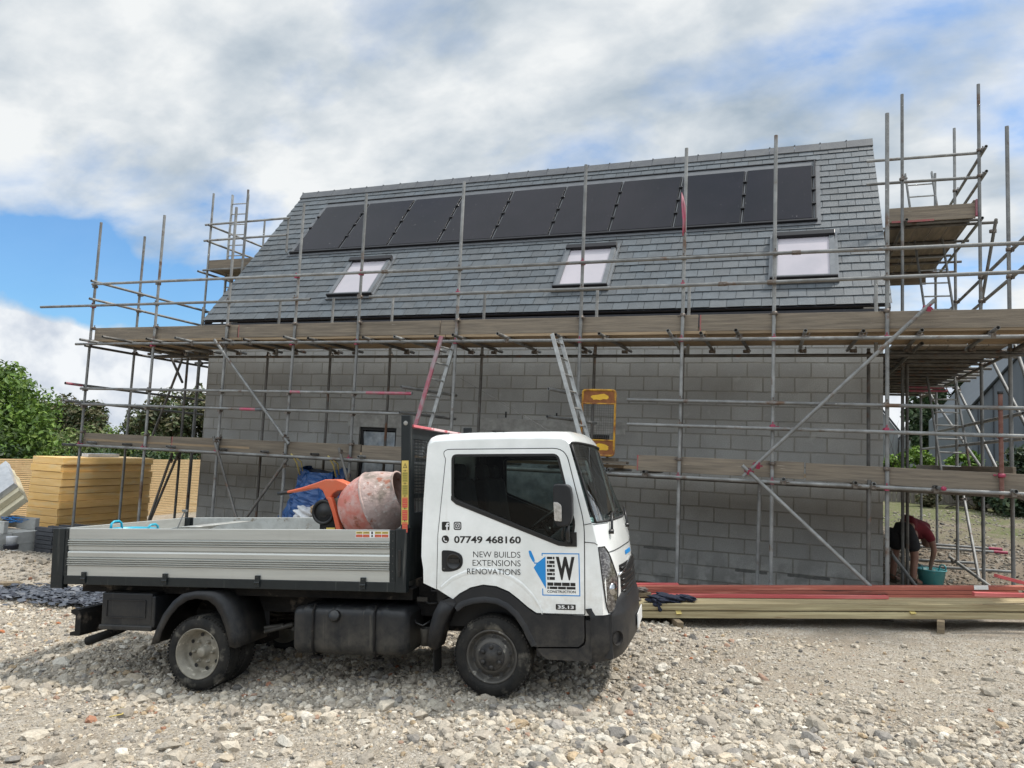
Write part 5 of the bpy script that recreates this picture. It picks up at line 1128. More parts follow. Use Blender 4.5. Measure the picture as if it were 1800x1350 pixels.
# safety stickers
M['lab_y'] = mat('yellow_label', (.62, .47, .12), .5, var=(.56, .42, .10)); M['lab_r'] = mat('red_label', (.55, .07, .05), .5, var=(.48, .06, .05)); M['lab_d'] = mat('olive_label', (.36, .30, .06), .5, var=(.3, .25, .05))
def sticker(name, rects, par=truck):
    mb = MB()
    for (u0, u1, v0, v1, y_, mi) in rects: mb.add([(u0, y_, v0), (u1, y_, v0), (u1, y_, v1), (u0, y_, v1)], [(0, 1, 2, 3)], mi)
    return tb(mb, name, [M['lab_y'], M['lab_r'], M['lab_d'], M['decal'], M['whited']], par)
rc = [(-.739, -.679, 1.335, 1.855, -.0080, 0)]
z_ = 1.760
for k, mi in enumerate((2, 2, 1, 1, 1)):
    rc.append((-.733, -.685, z_-.082+.0, z_-.0, -.0088, mi)); 
    for q in range(4): rc.append((-.729, -.689, z_-.068+q*.019, z_-.066+q*.019, -.0096, 3 if mi == 2 else 0))
    rc.append((-.714, -.704, z_+.006, z_+.018, -.0092, 3)); rc.append((-.727, -.723, z_+.008, z_+.017, -.0092, 3)); rc.append((-.695, -.691, z_+.008, z_+.017, -.0092, 3))
    z_ -= .104-.0015*k
stk = sticker('safety_label', rc)
tri = MB(); tri.add([(-.728, -.0092, 1.795), (-.690, -.0092, 1.795), (-.709, -.0092, 1.835)], [(0, 1, 2)], 0).add([(-.722, -.0100, 1.799), (-.696, -.0100, 1.799), (-.709, -.0100, 1.826)], [(0, 1, 2)], 1).add([(-.7105, -.0108, 1.803), (-.7075, -.0108, 1.803), (-.7075, -.0108, 1.819), (-.7105, -.0108, 1.819)], [(0, 1, 2, 3)], 0); tb(tri, 'warning_triangle', [M['decal'], M['lab_y']], stk)
rc = [(-1.145, -.848, 1.226, 1.280, -.0015, 4)]
for k, u0 in enumerate((-1.142, -1.080, -.975, -.913)):
    rc += [(u0, u0+.058, 1.257, 1.277, -.0024, 0), (u0, u0+.058, 1.230, 1.252, -.0024, 1), (u0+.006, u0+.052, 1.264, 1.269, -.0032, 3), (u0+.006, u0+.052, 1.2385, 1.2405, -.0032, 0)]
rc += [(-1.006, -.992, 1.256, 1.276, -.0024, 3), (-1.006, -.992, 1.233, 1.248, -.0024, 3)]
sticker('side_label', rc, ds_ if False else truck)

# ---- lettering and marks on the door
def text(name, s, u0, u1, v0, v1, m_, bold=0, sx=None, y_=-.0082, par=door, cap=.727):
    cu = bpy.data.curves.new(name, 'FONT'); cu.body = s; cu.size = 1; cu.offset = bold; cu.resolution_u = 4
    o = bpy.data.objects.new(name, cu); C.objects.link(o); dg = bpy.context.evaluated_depsgraph_get(); me = bpy.data.meshes.new_from_object(o.evaluated_get(dg)); bpy.data.objects.remove(o)
    vs = np.array([v.co[:] for v in me.vertices]); x0, x1, y0, y1 = vs[:, 0].min(), vs[:, 0].max(), vs[:, 1].min(), vs[:, 1].max()
    for v in me.vertices: v.co = ((v.co.x-x0)/(x1-x0)*(u1-u0)+u0, y_, (v.co.y-y0)/(y1-y0)*(v1-v0)+v0)
    me.materials.append(m_); me.name = name; ob = bpy.data.objects.new(name, me); C.objects.link(ob); ob.parent = par; return ob
text('phone_number', '07749 468160', -.288, .262, 1.189, 1.246, M['decal'], .026)
text('lettering', 'NEW BUILDS', -.129, .256, 1.080, 1.126, M['decal'], -.004); text('lettering', 'EXTENSIONS', -.134, .257, 1.014, 1.060, M['decal'], -.004); text('lettering', 'RENOVATIONS', -.178, .256, .949, .993, M['decal'], -.004, y_=-.0145)
text('lettering', 'CONSTRUCTION', .464, .686, .819, .838, M['decal'], .022); text('emblem_letter', 'W', .537, .684, .916, 1.092, M['decal'], .045)
bdg = tb(MB().prism(rounded([(.530, .694), (.684, .694), (.684, .735), (.530, .735)], .004, 2), lambda a, b, t: (a, -.0095+.003*t, b)), 'model_plate', M['decal'], door)
text('plate_number', '35.13', .545, .670, .702, .727, M['whited'], .03, y_=-.0102, par=door)
def flat(name, polys, m_, y_=-.0082, par=door):
    mb = MB()
    for pl in polys:
        v_, f_ = fill2d(pl[0], pl[1] if len(pl) > 1 else []); mb.add([(a, y_, b) for a, b in v_], f_)
    return tb(mb, name, m_, par)
rect = lambda a, b, c, d: [(a, c), (b, c), (b, d), (a, d)]
circ = lambda cx_, cz_, r, n=28, r2=None: [(cx_+r*math.cos(q/n*2*math.pi), cz_+r*math.sin(q/n*2*math.pi)) for q in range(n)]
flat('social_icon', [[rounded(rect(-.391, -.326, 1.291, 1.358), .010), []]], M['decal'])
flat('icon_glyph', [[[(-.353, 1.291), (-.341, 1.291), (-.341, 1.319), (-.332, 1.319), (-.330, 1.330), (-.341, 1.330), (-.341, 1.336), (-.338, 1.340), (-.330, 1.340), (-.330, 1.350), (-.342, 1.350), (-.350, 1.346), (-.353, 1.338), (-.353, 1.330), (-.361, 1.330), (-.361, 1.319), (-.353, 1.319)]]], M['whited'], -.0090)
ig = (-.2585, 1.3255)
flat('camera_icon', [[rounded(rect(-.291, -.226, 1.293, 1.358), .016), []]], M['decal']); flat('icon_glyph', [[rounded(rect(ig[0]-.024, ig[0]+.024, ig[1]-.024, ig[1]+.024), .012), [rounded(rect(ig[0]-.0195, ig[0]+.0195, ig[1]-.0195, ig[1]+.0195), .010)]], [circ(ig[0], ig[1], .0125), [circ(ig[0], ig[1], .0078)]], [circ(ig[0]+.014, ig[1]+.014, .003, 10)]], M['whited'], -.0090)
flat('phone_icon', [[circ(-.361, 1.219, .031), []]], M['decal'])
hp = [(-.379, 1.228), (-.374, 1.234), (-.369, 1.230), (-.367, 1.223), (-.371, 1.219), (-.366, 1.211), (-.359, 1.206), (-.354, 1.209), (-.348, 1.205), (-.345, 1.200), (-.351, 1.196), (-.361, 1.198), (-.371, 1.205), (-.378, 1.216)]
flat('icon_glyph', [[hp]], M['whited'], -.0090)
# emblem frame, trowel, bricks
e0, e1, e2, e3, th = .426, .722, .797, 1.119, .0075
flat('emblem_frame', [[rect(e0, e1, e3-th, e3)], [rect(e1-th, e1, e2, e3-th)], [rect(e0, e1-th, e2, e2+th)], [rect(e0, e0+th, e2+th, .850)], [rect(e0, e0+th, 1.098, e3-th)]], M['blue'])
flat('trowel', [[[(.361, 1.006), (.386, 1.040), (.456, 1.094), (.456, .848)]], [rounded([(.322, 1.130), (.330, 1.139), (.342, 1.134), (.364, 1.085), (.372, 1.060), (.366, 1.047), (.354, 1.052), (.330, 1.095)], .006)], [[(.366, 1.052), (.371, 1.044), (.395, 1.046), (.384, 1.038), (.368, 1.036), (.361, 1.048)]]], M['blue'])
br_ = []; z_ = 1.091; hh_ = .0165
for k in range(6):
    z1 = z_-k*.0305; 
    br_ += [[rect(.467, .467+.042, z1-.018, z1)], [rect(.467+.047, .527, z1-.018, z1)]] if k % 2 == 0 else [[rect(.467, .467+.012, z1-.022, z1)], [rect(.467+.017, .527, z1-.022, z1)]]
for z0, z1, cuts in ((.872, .897, (.467, .514, .519, .577, .582, .642, .647, .686-.0+.0)), (.847, .866, (.467, .478, .484, .545, .550, .612, .617, .686))):
    for q in range(0, len(cuts), 2): br_.append([rect(cuts[q], cuts[q+1], z0, z1)])
flat('emblem_bricks', br_, M['decal'])
def TL(u_, w_, v_): return TM @ Vector((u_, w_, v_))

# ------------------------------------------------------------------ timber stack and battens
M['treated'] = mat('treated_timber', (.43, .37, .22), .75, var=(.26, .20, .105), vs=6, stretch=(.22, 7, 7), bump=.3, bs=40, objrand=.3, extra=chain(spots((.16, .09, .04), 5, .68, .74, 3), spots((.55, .48, .28), 3, .55, .7, 5)))
M['redwood'] = mat('red_batten', (.40, .125, .085), .8, var=(.27, .075, .055), vs=4, stretch=(.3, 5, 5), bump=.3, bs=40, objrand=.4, extra=chain(spots((.10, .04, .03), 6, .63, .70, 3), spots((.58, .24, .17), 3, .55, .7, 5)))
M['redwood2'] = mat('bright_red_batten', (.52, .10, .10), .75, var=(.42, .08, .08), vs=4, stretch=(.3, 5, 5), bump=.3, bs=40, objrand=.3, extra=spots((.60, .26, .22), 2, .5, .7, 5))
M['oldwood'] = mat('grey_timber_offcut', (.24, .19, .12), .9, var=(.13, .10, .07), vs=12, stretch=(1, 4, 4), bump=.5)
TA, TB_ = Vector((-1.80, 8.72, .088)), Vector((2.60, 10.0, .352))
td = (TB_-TA).normalized(); tn_ = Vector((-td.y, td.x, 0)).normalized(); tup = td.cross(tn_); trot = Matrix((td, tn_, tup)).transposed()
def board(name, s0, s1, off, z, d, m_, label, cat, group=None, yaw=0, pitch=0):
    """s0..s1 along the stack, off = distance back from the front face, z = height above the stack's base line; d=(width, thickness)"""
    rt = trot @ Euler((0, pitch, yaw)).to_matrix(); c = TA+td*((s0+s1)/2)+tn_*off+tup*z
    root = bpy.data.objects.new(name, None)
    o = MB().box((0, 0, 0), (s1-s0, d[0], d[1])).build(name, M[m_], bevel=.003, seg=1); o.matrix_world = Matrix.Translation(c) @ rt.to_4x4()
    bpy.data.objects.remove(root); tag(o, label, cat, group); return o
TG = 'pale treated boards stacked along the front of the scaffold'
for lay, (z, ht) in enumerate(((.040, .080), (.128, .080))):
    for k in range(7):
        s0 = random.uniform(-.6, -.3)+.0; s1 = 4.75+random.uniform(-.05, .1)
        fr_ = k == 0
        lb = ('front board of the upper layer in the pale treated timber stack' if lay else 'front board of the lower layer in the pale treated timber stack') if fr_ else ('upper layer board behind the front one of the pale treated timber stack' if lay else 'lower layer board behind the front one of the pale treated timber stack')
        board('timber_board', s0, s1, .0375+k*.0765+(.0 if lay else .003), z, (.074, ht-.004), 'treated', lb, 'timber', TG, yaw=random.uniform(-.0006, .0006))
for s, lb in ((.62, 'left upright wooden spacer tab poking from the timber stack front'), (3.22, 'right flat wooden spacer tab poking from the timber stack front')):
    o = MB().box((0, 0, 0), (.06, .10, .010)).build('spacer', M['strap']); o.matrix_world = Matrix.Translation(TA+td*s+tn_*(.02)+tup*.084) @ (trot @ Euler((R(38) if s < 1 else R(18), 0, R(5))).to_matrix()).to_4x4(); tag(o, lb, 'spacer')
    M['strap']
for s, lb, yw in ((.56, 'left timber bearer block under the timber stack', .15), (3.62, 'right timber bearer block under the timber stack', -.45)):
    c = TA+td*s+tn_*.2; z = gz(c.x, c.y)
    o = MB().box((0, 0, 0), (.075, .74, max(.06, c.z-z-.002))).build('bearer', M['oldwood'], bevel=.004); o.matrix_world = Matrix.Translation((c.x, c.y, (c.z+z)/2-.002)) @ Euler((0, 0, math.atan2(td.y, td.x)+yw)).to_matrix().to_4x4(); tag(o, lb, 'bearer')
RG = 'red stained battens behind the pale timber stack'
for k in range(3):
    board('batten', -.55, [3.9, 4.6, 4.7][k]-.8*(k == 0), .44+.03*(k == 0)+k*.0, .178+k*.0475, (.10, .043), 'redwood', ['lowest red batten behind the pale timber stack', 'middle red batten behind the pale timber stack', 'topmost long red batten behind the pale timber stack'][k], 'batten', RG)
board('batten', 3.12, 4.75, .44, .178, (.10, .044), 'redwood', 'short red batten at the right end behind the pale timber stack', 'batten', RG)
board('batten', -.4, 3.08, .335, .192, (.05, .040), 'redwood2', 'bright pink red batten lying askew on the pale timber stack', 'batten', yaw=-.028, pitch=.0)
board('batten', -.4, .7, .52, .29, (.09, .036), 'redwood2', 'short bright red batten on the far left of the red pile', 'batten')
board('batten', -.35, .35, .36, .205, (.10, .05), 'oldwood', 'weathered grey brown board end near the truck bumper', 'batten')
def stick(p0, p1, d, m_, label):
    p0, p1 = Vector(p0), Vector(p1); dr = (p1-p0).normalized(); nn = Vector((-dr.y, dr.x, 0)).normalized(); o = MB().box((0, 0, 0), ((p1-p0).length, d[0], d[1])).build('batten', M[m_], bevel=.003, seg=1)
    o.matrix_world = Matrix.Translation((p0+p1)/2) @ Matrix((dr, nn, dr.cross(nn))).transposed().to_4x4(); tag(o, label, 'batten', RG)
stick((2.17, 9.95, .80), (3.4, 10.35, .52), (.09, .038), 'redwood2', 'orange red batten sloping down at the right edge of the picture')
stick((1.90, 9.72, .605), (3.9, 10.15, .70), (.07, .042), 'redwood2', 'loose orange red batten end lying on the right of the pale timber')
o = MB().box((0, 0, 0), (.16, .004, .05)).build('shipping_label', M['whited']); o.matrix_world = Matrix.Translation(TA+td*4.18+tn_*.386+tup*.285) @ trot.to_4x4(); tag(o, 'white paper label stapled to the red battens', 'label')
M['navy'] = mat('navy_fleece', (.012, .016, .032), .95, var=(.022, .028, .05), vs=20, bump=.8, bs=60)
cl = lump('jacket', TA+td*.52+tn_*.13+tup*.20, (.19, .11, .045), M['navy'], 3, .30, label='crumpled navy blue jacket lying on the pale timber stack', cat='jacket', rot=.3)
sl2 = lump('sleeve', (.0, .0, 0), (.12, .05, .03), M['navy'], 5, .3, parent=None, rot=-.2); sl2.parent = cl; sl2.location = (.19, .06, .02)
sl3 = lump('sleeve', (0, 0, 0), (.07, .05, .06), M['navy'], 8, .3, rot=.8); sl3.parent = cl; sl3.location = (-.08, -.12, -.05)
M['glove'] = mat('grey_glove', (.20, .17, .15), .95, var=(.12, .10, .09), vs=20, bump=.7)
lump('work_glove', TA+td*.12+tn_*.18+tup*.185, (.09, .05, .025), M['glove'], 2, .3, label='dirty grey work glove beside the navy jacket', cat='glove'); lump('rag', TA+td*.22+tn_*.38+tup*.26, (.08, .05, .025), M['glove'], 6, .3, label='small grey rag on the red battens near the truck', cat='rag')

# ------------------------------------------------------------------ concrete mixer standing in the truck bed
M['drum'] = mat('drum_pink_paint', (.52, .17, .13), .7, var=(.54, .34, .30), vs=7, bump=.5, bs=50, lo=.40, hi=.60, extra=chain(spots((.33, .10, .055), 8.5, .57, .66, 3), spots((.36, .26, .22), 3.2, .54, .68, 12), spots((.14, .035, .025), 24, .66, .74, 8)))
M['drumg'] = mat('drum_cement_crust', (.50, .38, .345), .9, var=(.40, .30, .27), vs=6, bump=1.0, bs=26, lo=.42, hi=.58, extra=chain(spots((.20, .17, .14), 2.6, .50, .60, 21), spots((.28, .12, .08), 9, .58, .66, 3), spots((.58, .52, .49), 14, .60, .70, 31)))
M['orange'] = mat('orange_plastic', (.62, .10, .035), .45, var=(.55, .13, .06), vs=4, extra=spots((.62, .28, .20), 6, .6, .75, 4))
mxm = Matrix.Translation(TL(-1.40, .82, .87)) @ TM.to_3x3().to_4x4()
mix = empty('concrete_mixer', label='orange and pink cement splashed mixer standing in the truck bed', cat='mixer', mw=mxm)
ax_ = Vector((math.cos(R(20)), 0, math.sin(R(20)))); dc = Vector((.075, 0, .60))
def mb_(mb, name, m_, par=mix, **k): return mb.build(name, m_, par, local=True, **k)
mb_(MB().lathe(dc, ax_, [(-.33, 0), (-.327, .12), (-.305, .19), (-.26, .235), (-.19, .27), (-.10, .298), (-.01, .310)], 48), 'drum_back', M['drum'])
mb_(MB().lathe(dc, ax_, [(-.012, .313), (-.005, .320), (.010, .320), (.015, .312)], 48), 'drum_seam', M['drumg'])
fd_ = mb_(MB().lathe(dc, ax_, [(.014, .311), (.06, .304), (.12, .284), (.19, .256), (.26, .224), (.275, .218), (.285, .222), (.295, .224), (.295, .208), (.25, .205), (.1, .27), (-.1, .26), (-.2, .1), (-.2, 0)], 48), 'drum_front', M['drumg'])
rv = MB()
for k in range(9):
    q = k/9*2*math.pi; a1 = ax_.orthogonal().normalized(); b1 = ax_.cross(a1); p = dc+ax_*(-.12)+(a1*math.cos(q)+b1*math.sin(q))*.290; rv.lathe(p, (a1*math.cos(q)+b1*math.sin(q)), [(-.005, .009), (.006, .008), (.007, 0)], 8)
mb_(rv, 'drum_bolts', M['drum'], fd_)
# motor housing: tapering orange cover ending in a tilting handle
hp_ = [(-.80, .740), (-.60, .765), (-.47, .815), (-.38, .835), (-.29, .825), (-.215, .775), (-.20, .72), (-.235, .715), (-.262, .735), (-.32, .74), (-.35, .73), (-.372, .70), (-.385, .66), (-.345, .63), (-.40, .63), (-.422, .70), (-.445, .745), (-.50, .745), (-.60, .728), (-.80, .713)]
hp_ = [(-.82, .733), (-.66, .765), (-.50, .812), (-.42, .838), (-.30, .838), (-.20, .80), (-.145, .745), (-.155, .715), (-.22, .735), (-.29, .728), (-.335, .70), (-.36, .655), (-.40, .645), (-.42, .69), (-.445, .735), (-.485, .757), (-.56, .753), (-.66, .735), (-.82, .710)]
mb_(MB().prism(hp_, lambda a, b, t: (a, -.085+.15*t, b)), 'motor_cover', M['orange'], bevel=.022, seg=4)
mb_(MB().path([(-.81, -.01, .721), (-.92, -.01, .708), (-.955, -.01, .703)], [.020, .021, .018], 12), 'handle_grip', M['decal'])
mb_(MB().prism([(-.385, .67), (-.335, .67), (-.275, .50), (-.21, .30), (-.13, .05), (-.18, .05), (-.265, .30), (-.325, .52)], lambda a, b, t: (a, -.11+.06*t, b)), 'frame_leg', M['orange'], bevel=.008)
mb_(MB().prism([(-.35, .66), (-.20, .66), (-.19, .40), (-.23, .36), (-.30, .48)], lambda a, b, t: (a, -.04+.08*t, b)), 'gear_housing', M['rim'], bevel=.01)
bw_ = MB(); wc = Vector((-.44, -.06, .53)); bw_.path([wc+Vector((math.cos(q), 0, math.sin(q)))*.105 for q in np.linspace(0, 2*math.pi, 25)[:-1]], .016, 8, closed=True); bw_.lathe(wc, (0, 1, 0), [(-.01, 0), (-.01, .03), (.0, .05), (.005, .095)], 24)
mb_(bw_, 'flywheel', M['decal'])
eg = MB().box((-.38, .05, .40), (.20, .22, .22)).box((-.36, -.02, .30), (.22, .10, .10)); eg.path([(-.46, -.03, .36), (-.42, -.05, .25), (-.36, -.03, .16), (-.30, 0, .1)], .018, 6); eg.bb((-.46, .0, .02), (-.28, .1, .25)); mb_(eg, 'engine', M['chas'], bevel=.012)
mb_(MB().bb((-.40, -.075, .35), (-.31, -.071, .385)), 'warning_label', M['lab_y'])
mb_(MB().path([(-.22, -.25, .0), (-.05, -.05, .32), (-.0, .0, .36)], .02, 8).path([(-.22, .25, .0), (-.05, .05, .32)], .02, 8).path([(.28, -.25, .0), (.03, -.05, .30)], .02, 8).path([(.28, .25, .0), (.03, .05, .30)], .02, 8).path([(-.25, -.28, .015), (-.25, .28, .015)], .02, 8).path([(.3, -.28, .015), (.3, .28, .015)], .02, 8), 'stand', M['orange'])
# tubs
M['tub'] = mat('turquoise_tub', (.02, .36, .50), .4, var=(.02, .30, .42), vs=5, extra=spots((.30, .42, .44), 12, .62, .72, 3))
M['tub2'] = mat('teal_tub', (.05, .30, .34), .5, var=(.10, .34, .36), vs=6, extra=spots((.30, .36, .34), 10, .6, .7, 3))
def tub(name, mw, r0, r1, h, m_, label, cat='tub'):
    o = empty(name, label=label, cat=cat, mw=mw)
    MB().lathe((0, 0, 0), (0, 0, 1), [(0, 0), (0, r0), (h, r1), (h+.006, r1+.012), (h-.01, r1+.014), (h-.01, r1-.004), (.012, r0-.008), (.012, 0)], 36).build('bucket', m_, o, local=True)
    for s in (-1, 1):
        MB().path([(s*r1*.98, -.07, h-.01), (s*r1*1.0, -.06, h+.045), (s*r1*1.0, -.03, h+.065), (s*r1*1.0, .03, h+.065), (s*r1*1.0, .06, h+.045), (s*r1*.98, .07, h-.01)], .011, 8).build('handle', m_, o, local=True)
    return o
tub('flexible_tub', Matrix.Translation(TL(-3.62, .36, .872)) @ Matrix.Rotation(R(4), 4, 'Z'), .17, .215, .385, M['tub'], 'bright turquoise tub standing in the back of the truck bed')
tb_ = Matrix.Translation((2.02, 13.2, gz(2.02, 13.2)))
tub('flexible_tub', tb_ @ Matrix.Rotation(R(30), 4, 'Z'), .16, .20, .24, M['tub2'], 'teal tub on the ground that the crouching person reaches into')
wsht = MB(); wsht.grid([[TL(-3.60+.55*s+.0, .55+.9*t, 1.17+.10*math.sin(min(1, s*1.4)*math.pi/2)) for s in np.linspace(0, 1, 10)] for t in np.linspace(0, 1, 8)])
o = wsht.build('plastic_sheet', M['sheet'], solid=.006); o.data.materials[0] = M['aluin']; tag(o, 'pale curved sheet leaning inside the far corner of the truck bed', 'sheet')
tl2 = MB().path([TL(-3.40, .5, .95), TL(-3.28, .55, 1.24), TL(-3.20, .55, 1.42)], .006, 6).box(TL(-3.20, .55, 1.425), (.05, .02, .02)); o = tl2.build('hand_tool', M['galv']); tag(o, 'thin handled tool sticking up from the truck bed', 'tool')
# sacks in the open bag
bs1 = lump('paper_sack', (-6.96, 10.16, .86), (.24, .16, .10), M['tanbag'], 2, .14, label='brown paper sack on top of the full blue bag', cat='sack', rot=.3)
bs2 = lump('plastic_sack', (-7.26, 10.12, .80), (.22, .14, .11), M['whitebag'], 4, .2, label='white plastic sack next to the brown one in the blue bag', cat='sack')

# ------------------------------------------------------------------ person bending over the tub
M['skin'] = mat('skin', (.20, .10, .07), .6, var=(.25, .135, .095), vs=6); M['shirt'] = mat('red_tshirt', (.16, .010, .02), .85, var=(.10, .008, .014), vs=5, bump=.4, bs=30)
M['shorts'] = mat('black_shorts', (.010, .010, .012), .9, var=(.018, .018, .02), vs=6, bump=.5, bs=30); M['hair'] = mat('dark_hair', (.02, .014, .010), .8, var=(.035, .025, .018), vs=30)
M['boot'] = mat('work_boot', (.06, .045, .03), .8, var=(.10, .08, .055), vs=9)
def skinned(name, nodes, edges, root, m_, parent, sub=2, inflate=0):
    """nodes: dict name -> (x, y, z, rx, ry)"""
    ks = list(nodes); me = bpy.data.meshes.new(name); me.from_pydata([nodes[k][:3] for k in ks], [(ks.index(a), ks.index(b)) for a, b in edges], [])
    o = bpy.data.objects.new(name, me); C.objects.link(o); md = o.modifiers.new('s', 'SKIN'); md.use_smooth_shade = True; md.branch_smoothing = .6
    for i_, k in enumerate(ks):
        sv_ = me.skin_vertices[0].data[i_]; n = nodes[k]; sv_.radius = (n[3]+inflate, (n[4] if len(n) > 4 else n[3])+inflate); sv_.use_root = (k == root)
    sb = o.modifiers.new('u', 'SUBSURF'); sb.levels = sub; sb.render_levels = sub
    dg = bpy.context.evaluated_depsgraph_get(); m2 = bpy.data.meshes.new_from_object(o.evaluated_get(dg)); o.modifiers.clear(); o.data = m2; m2.name = name
    for p in m2.polygons: p.use_smooth = True
    m2.materials.clear(); m2.materials.append(m_)
    if parent is not None: o.parent = parent
    return o
px_, py_ = 1.66, 13.12; pz_ = gz(px_, py_)
per = empty('person', label='person in red t-shirt and black shorts bending over a teal tub by the house corner', cat='person', mw=Matrix.Translation((px_, py_, pz_)) @ Matrix.Rotation(R(48), 4, 'Z'))
# local frame: x right in the picture, y away; the trunk bends forward to the right
B = dict(pel=(-.02, 0, .86, .09, .10), hipL=(-.05, .10, .82, .085), kneL=(-.04, .15, .46, .062), ankL=(-.10, .15, .10, .045), toeL=(.08, .17, .04, .04),
         hipR=(-.03, -.10, .82, .085), kneR=(.0, -.15, .46, .062), ankR=(-.06, -.16, .10, .045), toeR=(.12, -.18, .04, .04),
         wai=(.08, 0, .93, .12, .13), che=(.24, 0, .90, .135, .15), shC=(.37, 0, .83, .10, .12), nek=(.44, 0, .77, .055), hd1_=(.49, 0, .71, .078), hd2=(.53, 0, .63, .09, .085), chin=(.50, 0, .55, .055),
         shR=(.35, -.16, .80, .062), elR=(.40, -.20, .53, .043), wrR=(.40, -.14, .30, .030), hnR=(.41, -.13, .23, .034, .02),
         shL=(.36, .16, .80, .062), elL=(.42, .20, .54, .043), wrL=(.42, .14, .31, .030), hnL=(.43, .12, .24, .034, .02))
EB = [('pel', 'hipL'), ('hipL', 'kneL'), ('kneL', 'ankL'), ('ankL', 'toeL'), ('pel', 'hipR'), ('hipR', 'kneR'), ('kneR', 'ankR'), ('ankR', 'toeR'), ('pel', 'wai'), ('wai', 'che'), ('che', 'shC'), ('shC', 'nek'), ('nek', 'hd1_'), ('hd1_', 'hd2'), ('hd2', 'chin'),
      ('shC', 'shR'), ('shR', 'elR'), ('elR', 'wrR'), ('wrR', 'hnR'), ('shC', 'shL'), ('shL', 'elL'), ('elL', 'wrL'), ('wrL', 'hnL')]
skinned('body', B, EB, 'pel', M['skin'], per)
hn = []
for s in (-1, 1):
    hx, hy, hz_ = (B['hnR'] if s < 0 else B['hnL'])[:3]
    for k in range(5):
        a = (k-2)*.018
        if k < 4: nd = {'a': (hx+.0+a*.9, hy, hz_+.01, .009), 'b': (hx+a*1.1, hy+.005, hz_-.045-.006*(k in (1, 2)), .0085), 'c': (hx+a*1.1+.012, hy+.012, hz_-.08-.008*(k in (1, 2)), .007)}
        else: nd = {'a': (hx+.022, hy, hz_+.02, .010), 'b': (hx+.05, hy+.01, hz_-.012, .009), 'c': (hx+.055, hy+.015, hz_-.038, .008)}
        f_ = skinned('finger', nd, [('a', 'b'), ('b', 'c')], 'a', M['skin'], per, 1); hn.append(f_)
for o in hn:   # fingers belong to the one body mesh
    pass
bo = [c for c in per.children if c.name.startswith('body')][0]
bmj = bmesh.new(); bmj.from_mesh(bo.data)
for o in hn: bmj.from_mesh(o.data); 
bmj.to_mesh(bo.data); bmj.free()
for o in hn: bpy.data.objects.remove(o)
sh = {k: B[k] for k in ('wai', 'che', 'shC', 'shR', 'shL')}; sh['shR'] = (.35, -.16, .79, .066); sh['shL'] = (.36, .16, .79, .066); sh['slR'] = (.385, -.19, .64, .060); sh['slL'] = (.40, .19, .64, .060); sh['hem'] = (.0, 0, .92, .125, .15)
skinned('tshirt', sh, [('hem', 'wai'), ('wai', 'che'), ('che', 'shC'), ('shC', 'shR'), ('shR', 'slR'), ('shC', 'shL'), ('shL', 'slL')], 'che', M['shirt'], per, inflate=.022)
st_ = {'pel': (-.03, 0, .86, .115, .14), 'w': (.05, 0, .91, .12, .14), 'hL': (-.05, .10, .80, .105), 'kL': (-.045, .135, .50, .082), 'hR': (-.03, -.10, .80, .105), 'kR': (-.015, -.135, .50, .082)}
skinned('shorts', st_, [('w', 'pel'), ('pel', 'hL'), ('hL', 'kL'), ('pel', 'hR'), ('hR', 'kR')], 'pel', M['shorts'], per, inflate=.034)
skinned('hair', {'a': (.475, 0, .735, .078), 'b': (.545, 0, .655, .092, .088)}, [('a', 'b')], 'a', M['hair'], per, inflate=.006)
for s, (x, y) in ((1, (-.10, .15)), (-1, (-.06, -.16))):
    skinned('boot', {'a': (x-.03, y, .05, .052), 'b': (x+.08, y+.01*s, .045, .048), 'c': (x+.18, y+.02*s, .035, .036), 'd': (x, y, .14, .05)}, [('a', 'b'), ('b', 'c'), ('a', 'd')], 'a', M['boot'], per, 1)

# ------------------------------------------------------------------ yard on the left: insulation, foil boards, blocks, fence
M['insul'] = mat('insulation_board', (.92, .62, .27), .5, var=(.80, .50, .17), vs=2.5, stretch=(.6, .6, 4), spec=.5, bump=.15, bs=9, objrand=.25, extra=spots((.74, .62, .38), 1.8, .55, .75, 3))
M['wrap'] = glassmat('clear_film', (.93, .93, .92), .02, .12)
ins = (-14.86, -13.98, 11.05, 13.35)
nb = 12; zt0, zb0 = 1.40, -.40; hgt = (zt0-zb0)/nb
for k in range(nb):
    z0 = zb0+k*hgt
    j = random.uniform(-.012, .012)
    o = MB().bb((ins[0]+j, ins[2]+j, z0+.003), (ins[1]+j+random.uniform(-.01, .012), ins[3]+j, z0+hgt-.004)).build('insulation_sheet', M['insul'], bevel=.004, seg=1)
    nm = ['lowest', 'second lowest', 'third from the bottom', 'fourth from the bottom', 'fifth from the bottom', 'sixth from the bottom', 'sixth from the top', 'fifth from the top', 'fourth from the top', 'third from the top', 'second highest', 'topmost'][k]
    tag(o, f'yellow foam insulation bundle, {nm} in the tall wrapped stack', 'insulation', 'yellow insulation bundles stacked by the slatted fence')
fm = MB()
def film(x, y0, y1, z0, z1, seed):
    return [[(x+.006+.010*abs(math.sin(z*7+y*2+seed)*math.sin(y*3.1+z*2)), y, z) for y in np.linspace(y0, y1, 40)] for z in np.linspace(z0, z1, 40)]
fm.grid(film(ins[1]+.02, ins[2]+.02, ins[3], -.3, 1.3, 1)); o = fm.build('plastic_wrap', M['wrap']); tag(o, 'clear plastic film wrapped round the yellow insulation stack', 'plastic wrap')
o = MB().bb((-14.5, 11.9, zt0+.004), (-14.3, 12.7, zt0+.075)).build('polystyrene_strip', M['whitebag'], bevel=.005); tag(o, 'white foam strip lying on top of the yellow insulation stack', 'foam strip')
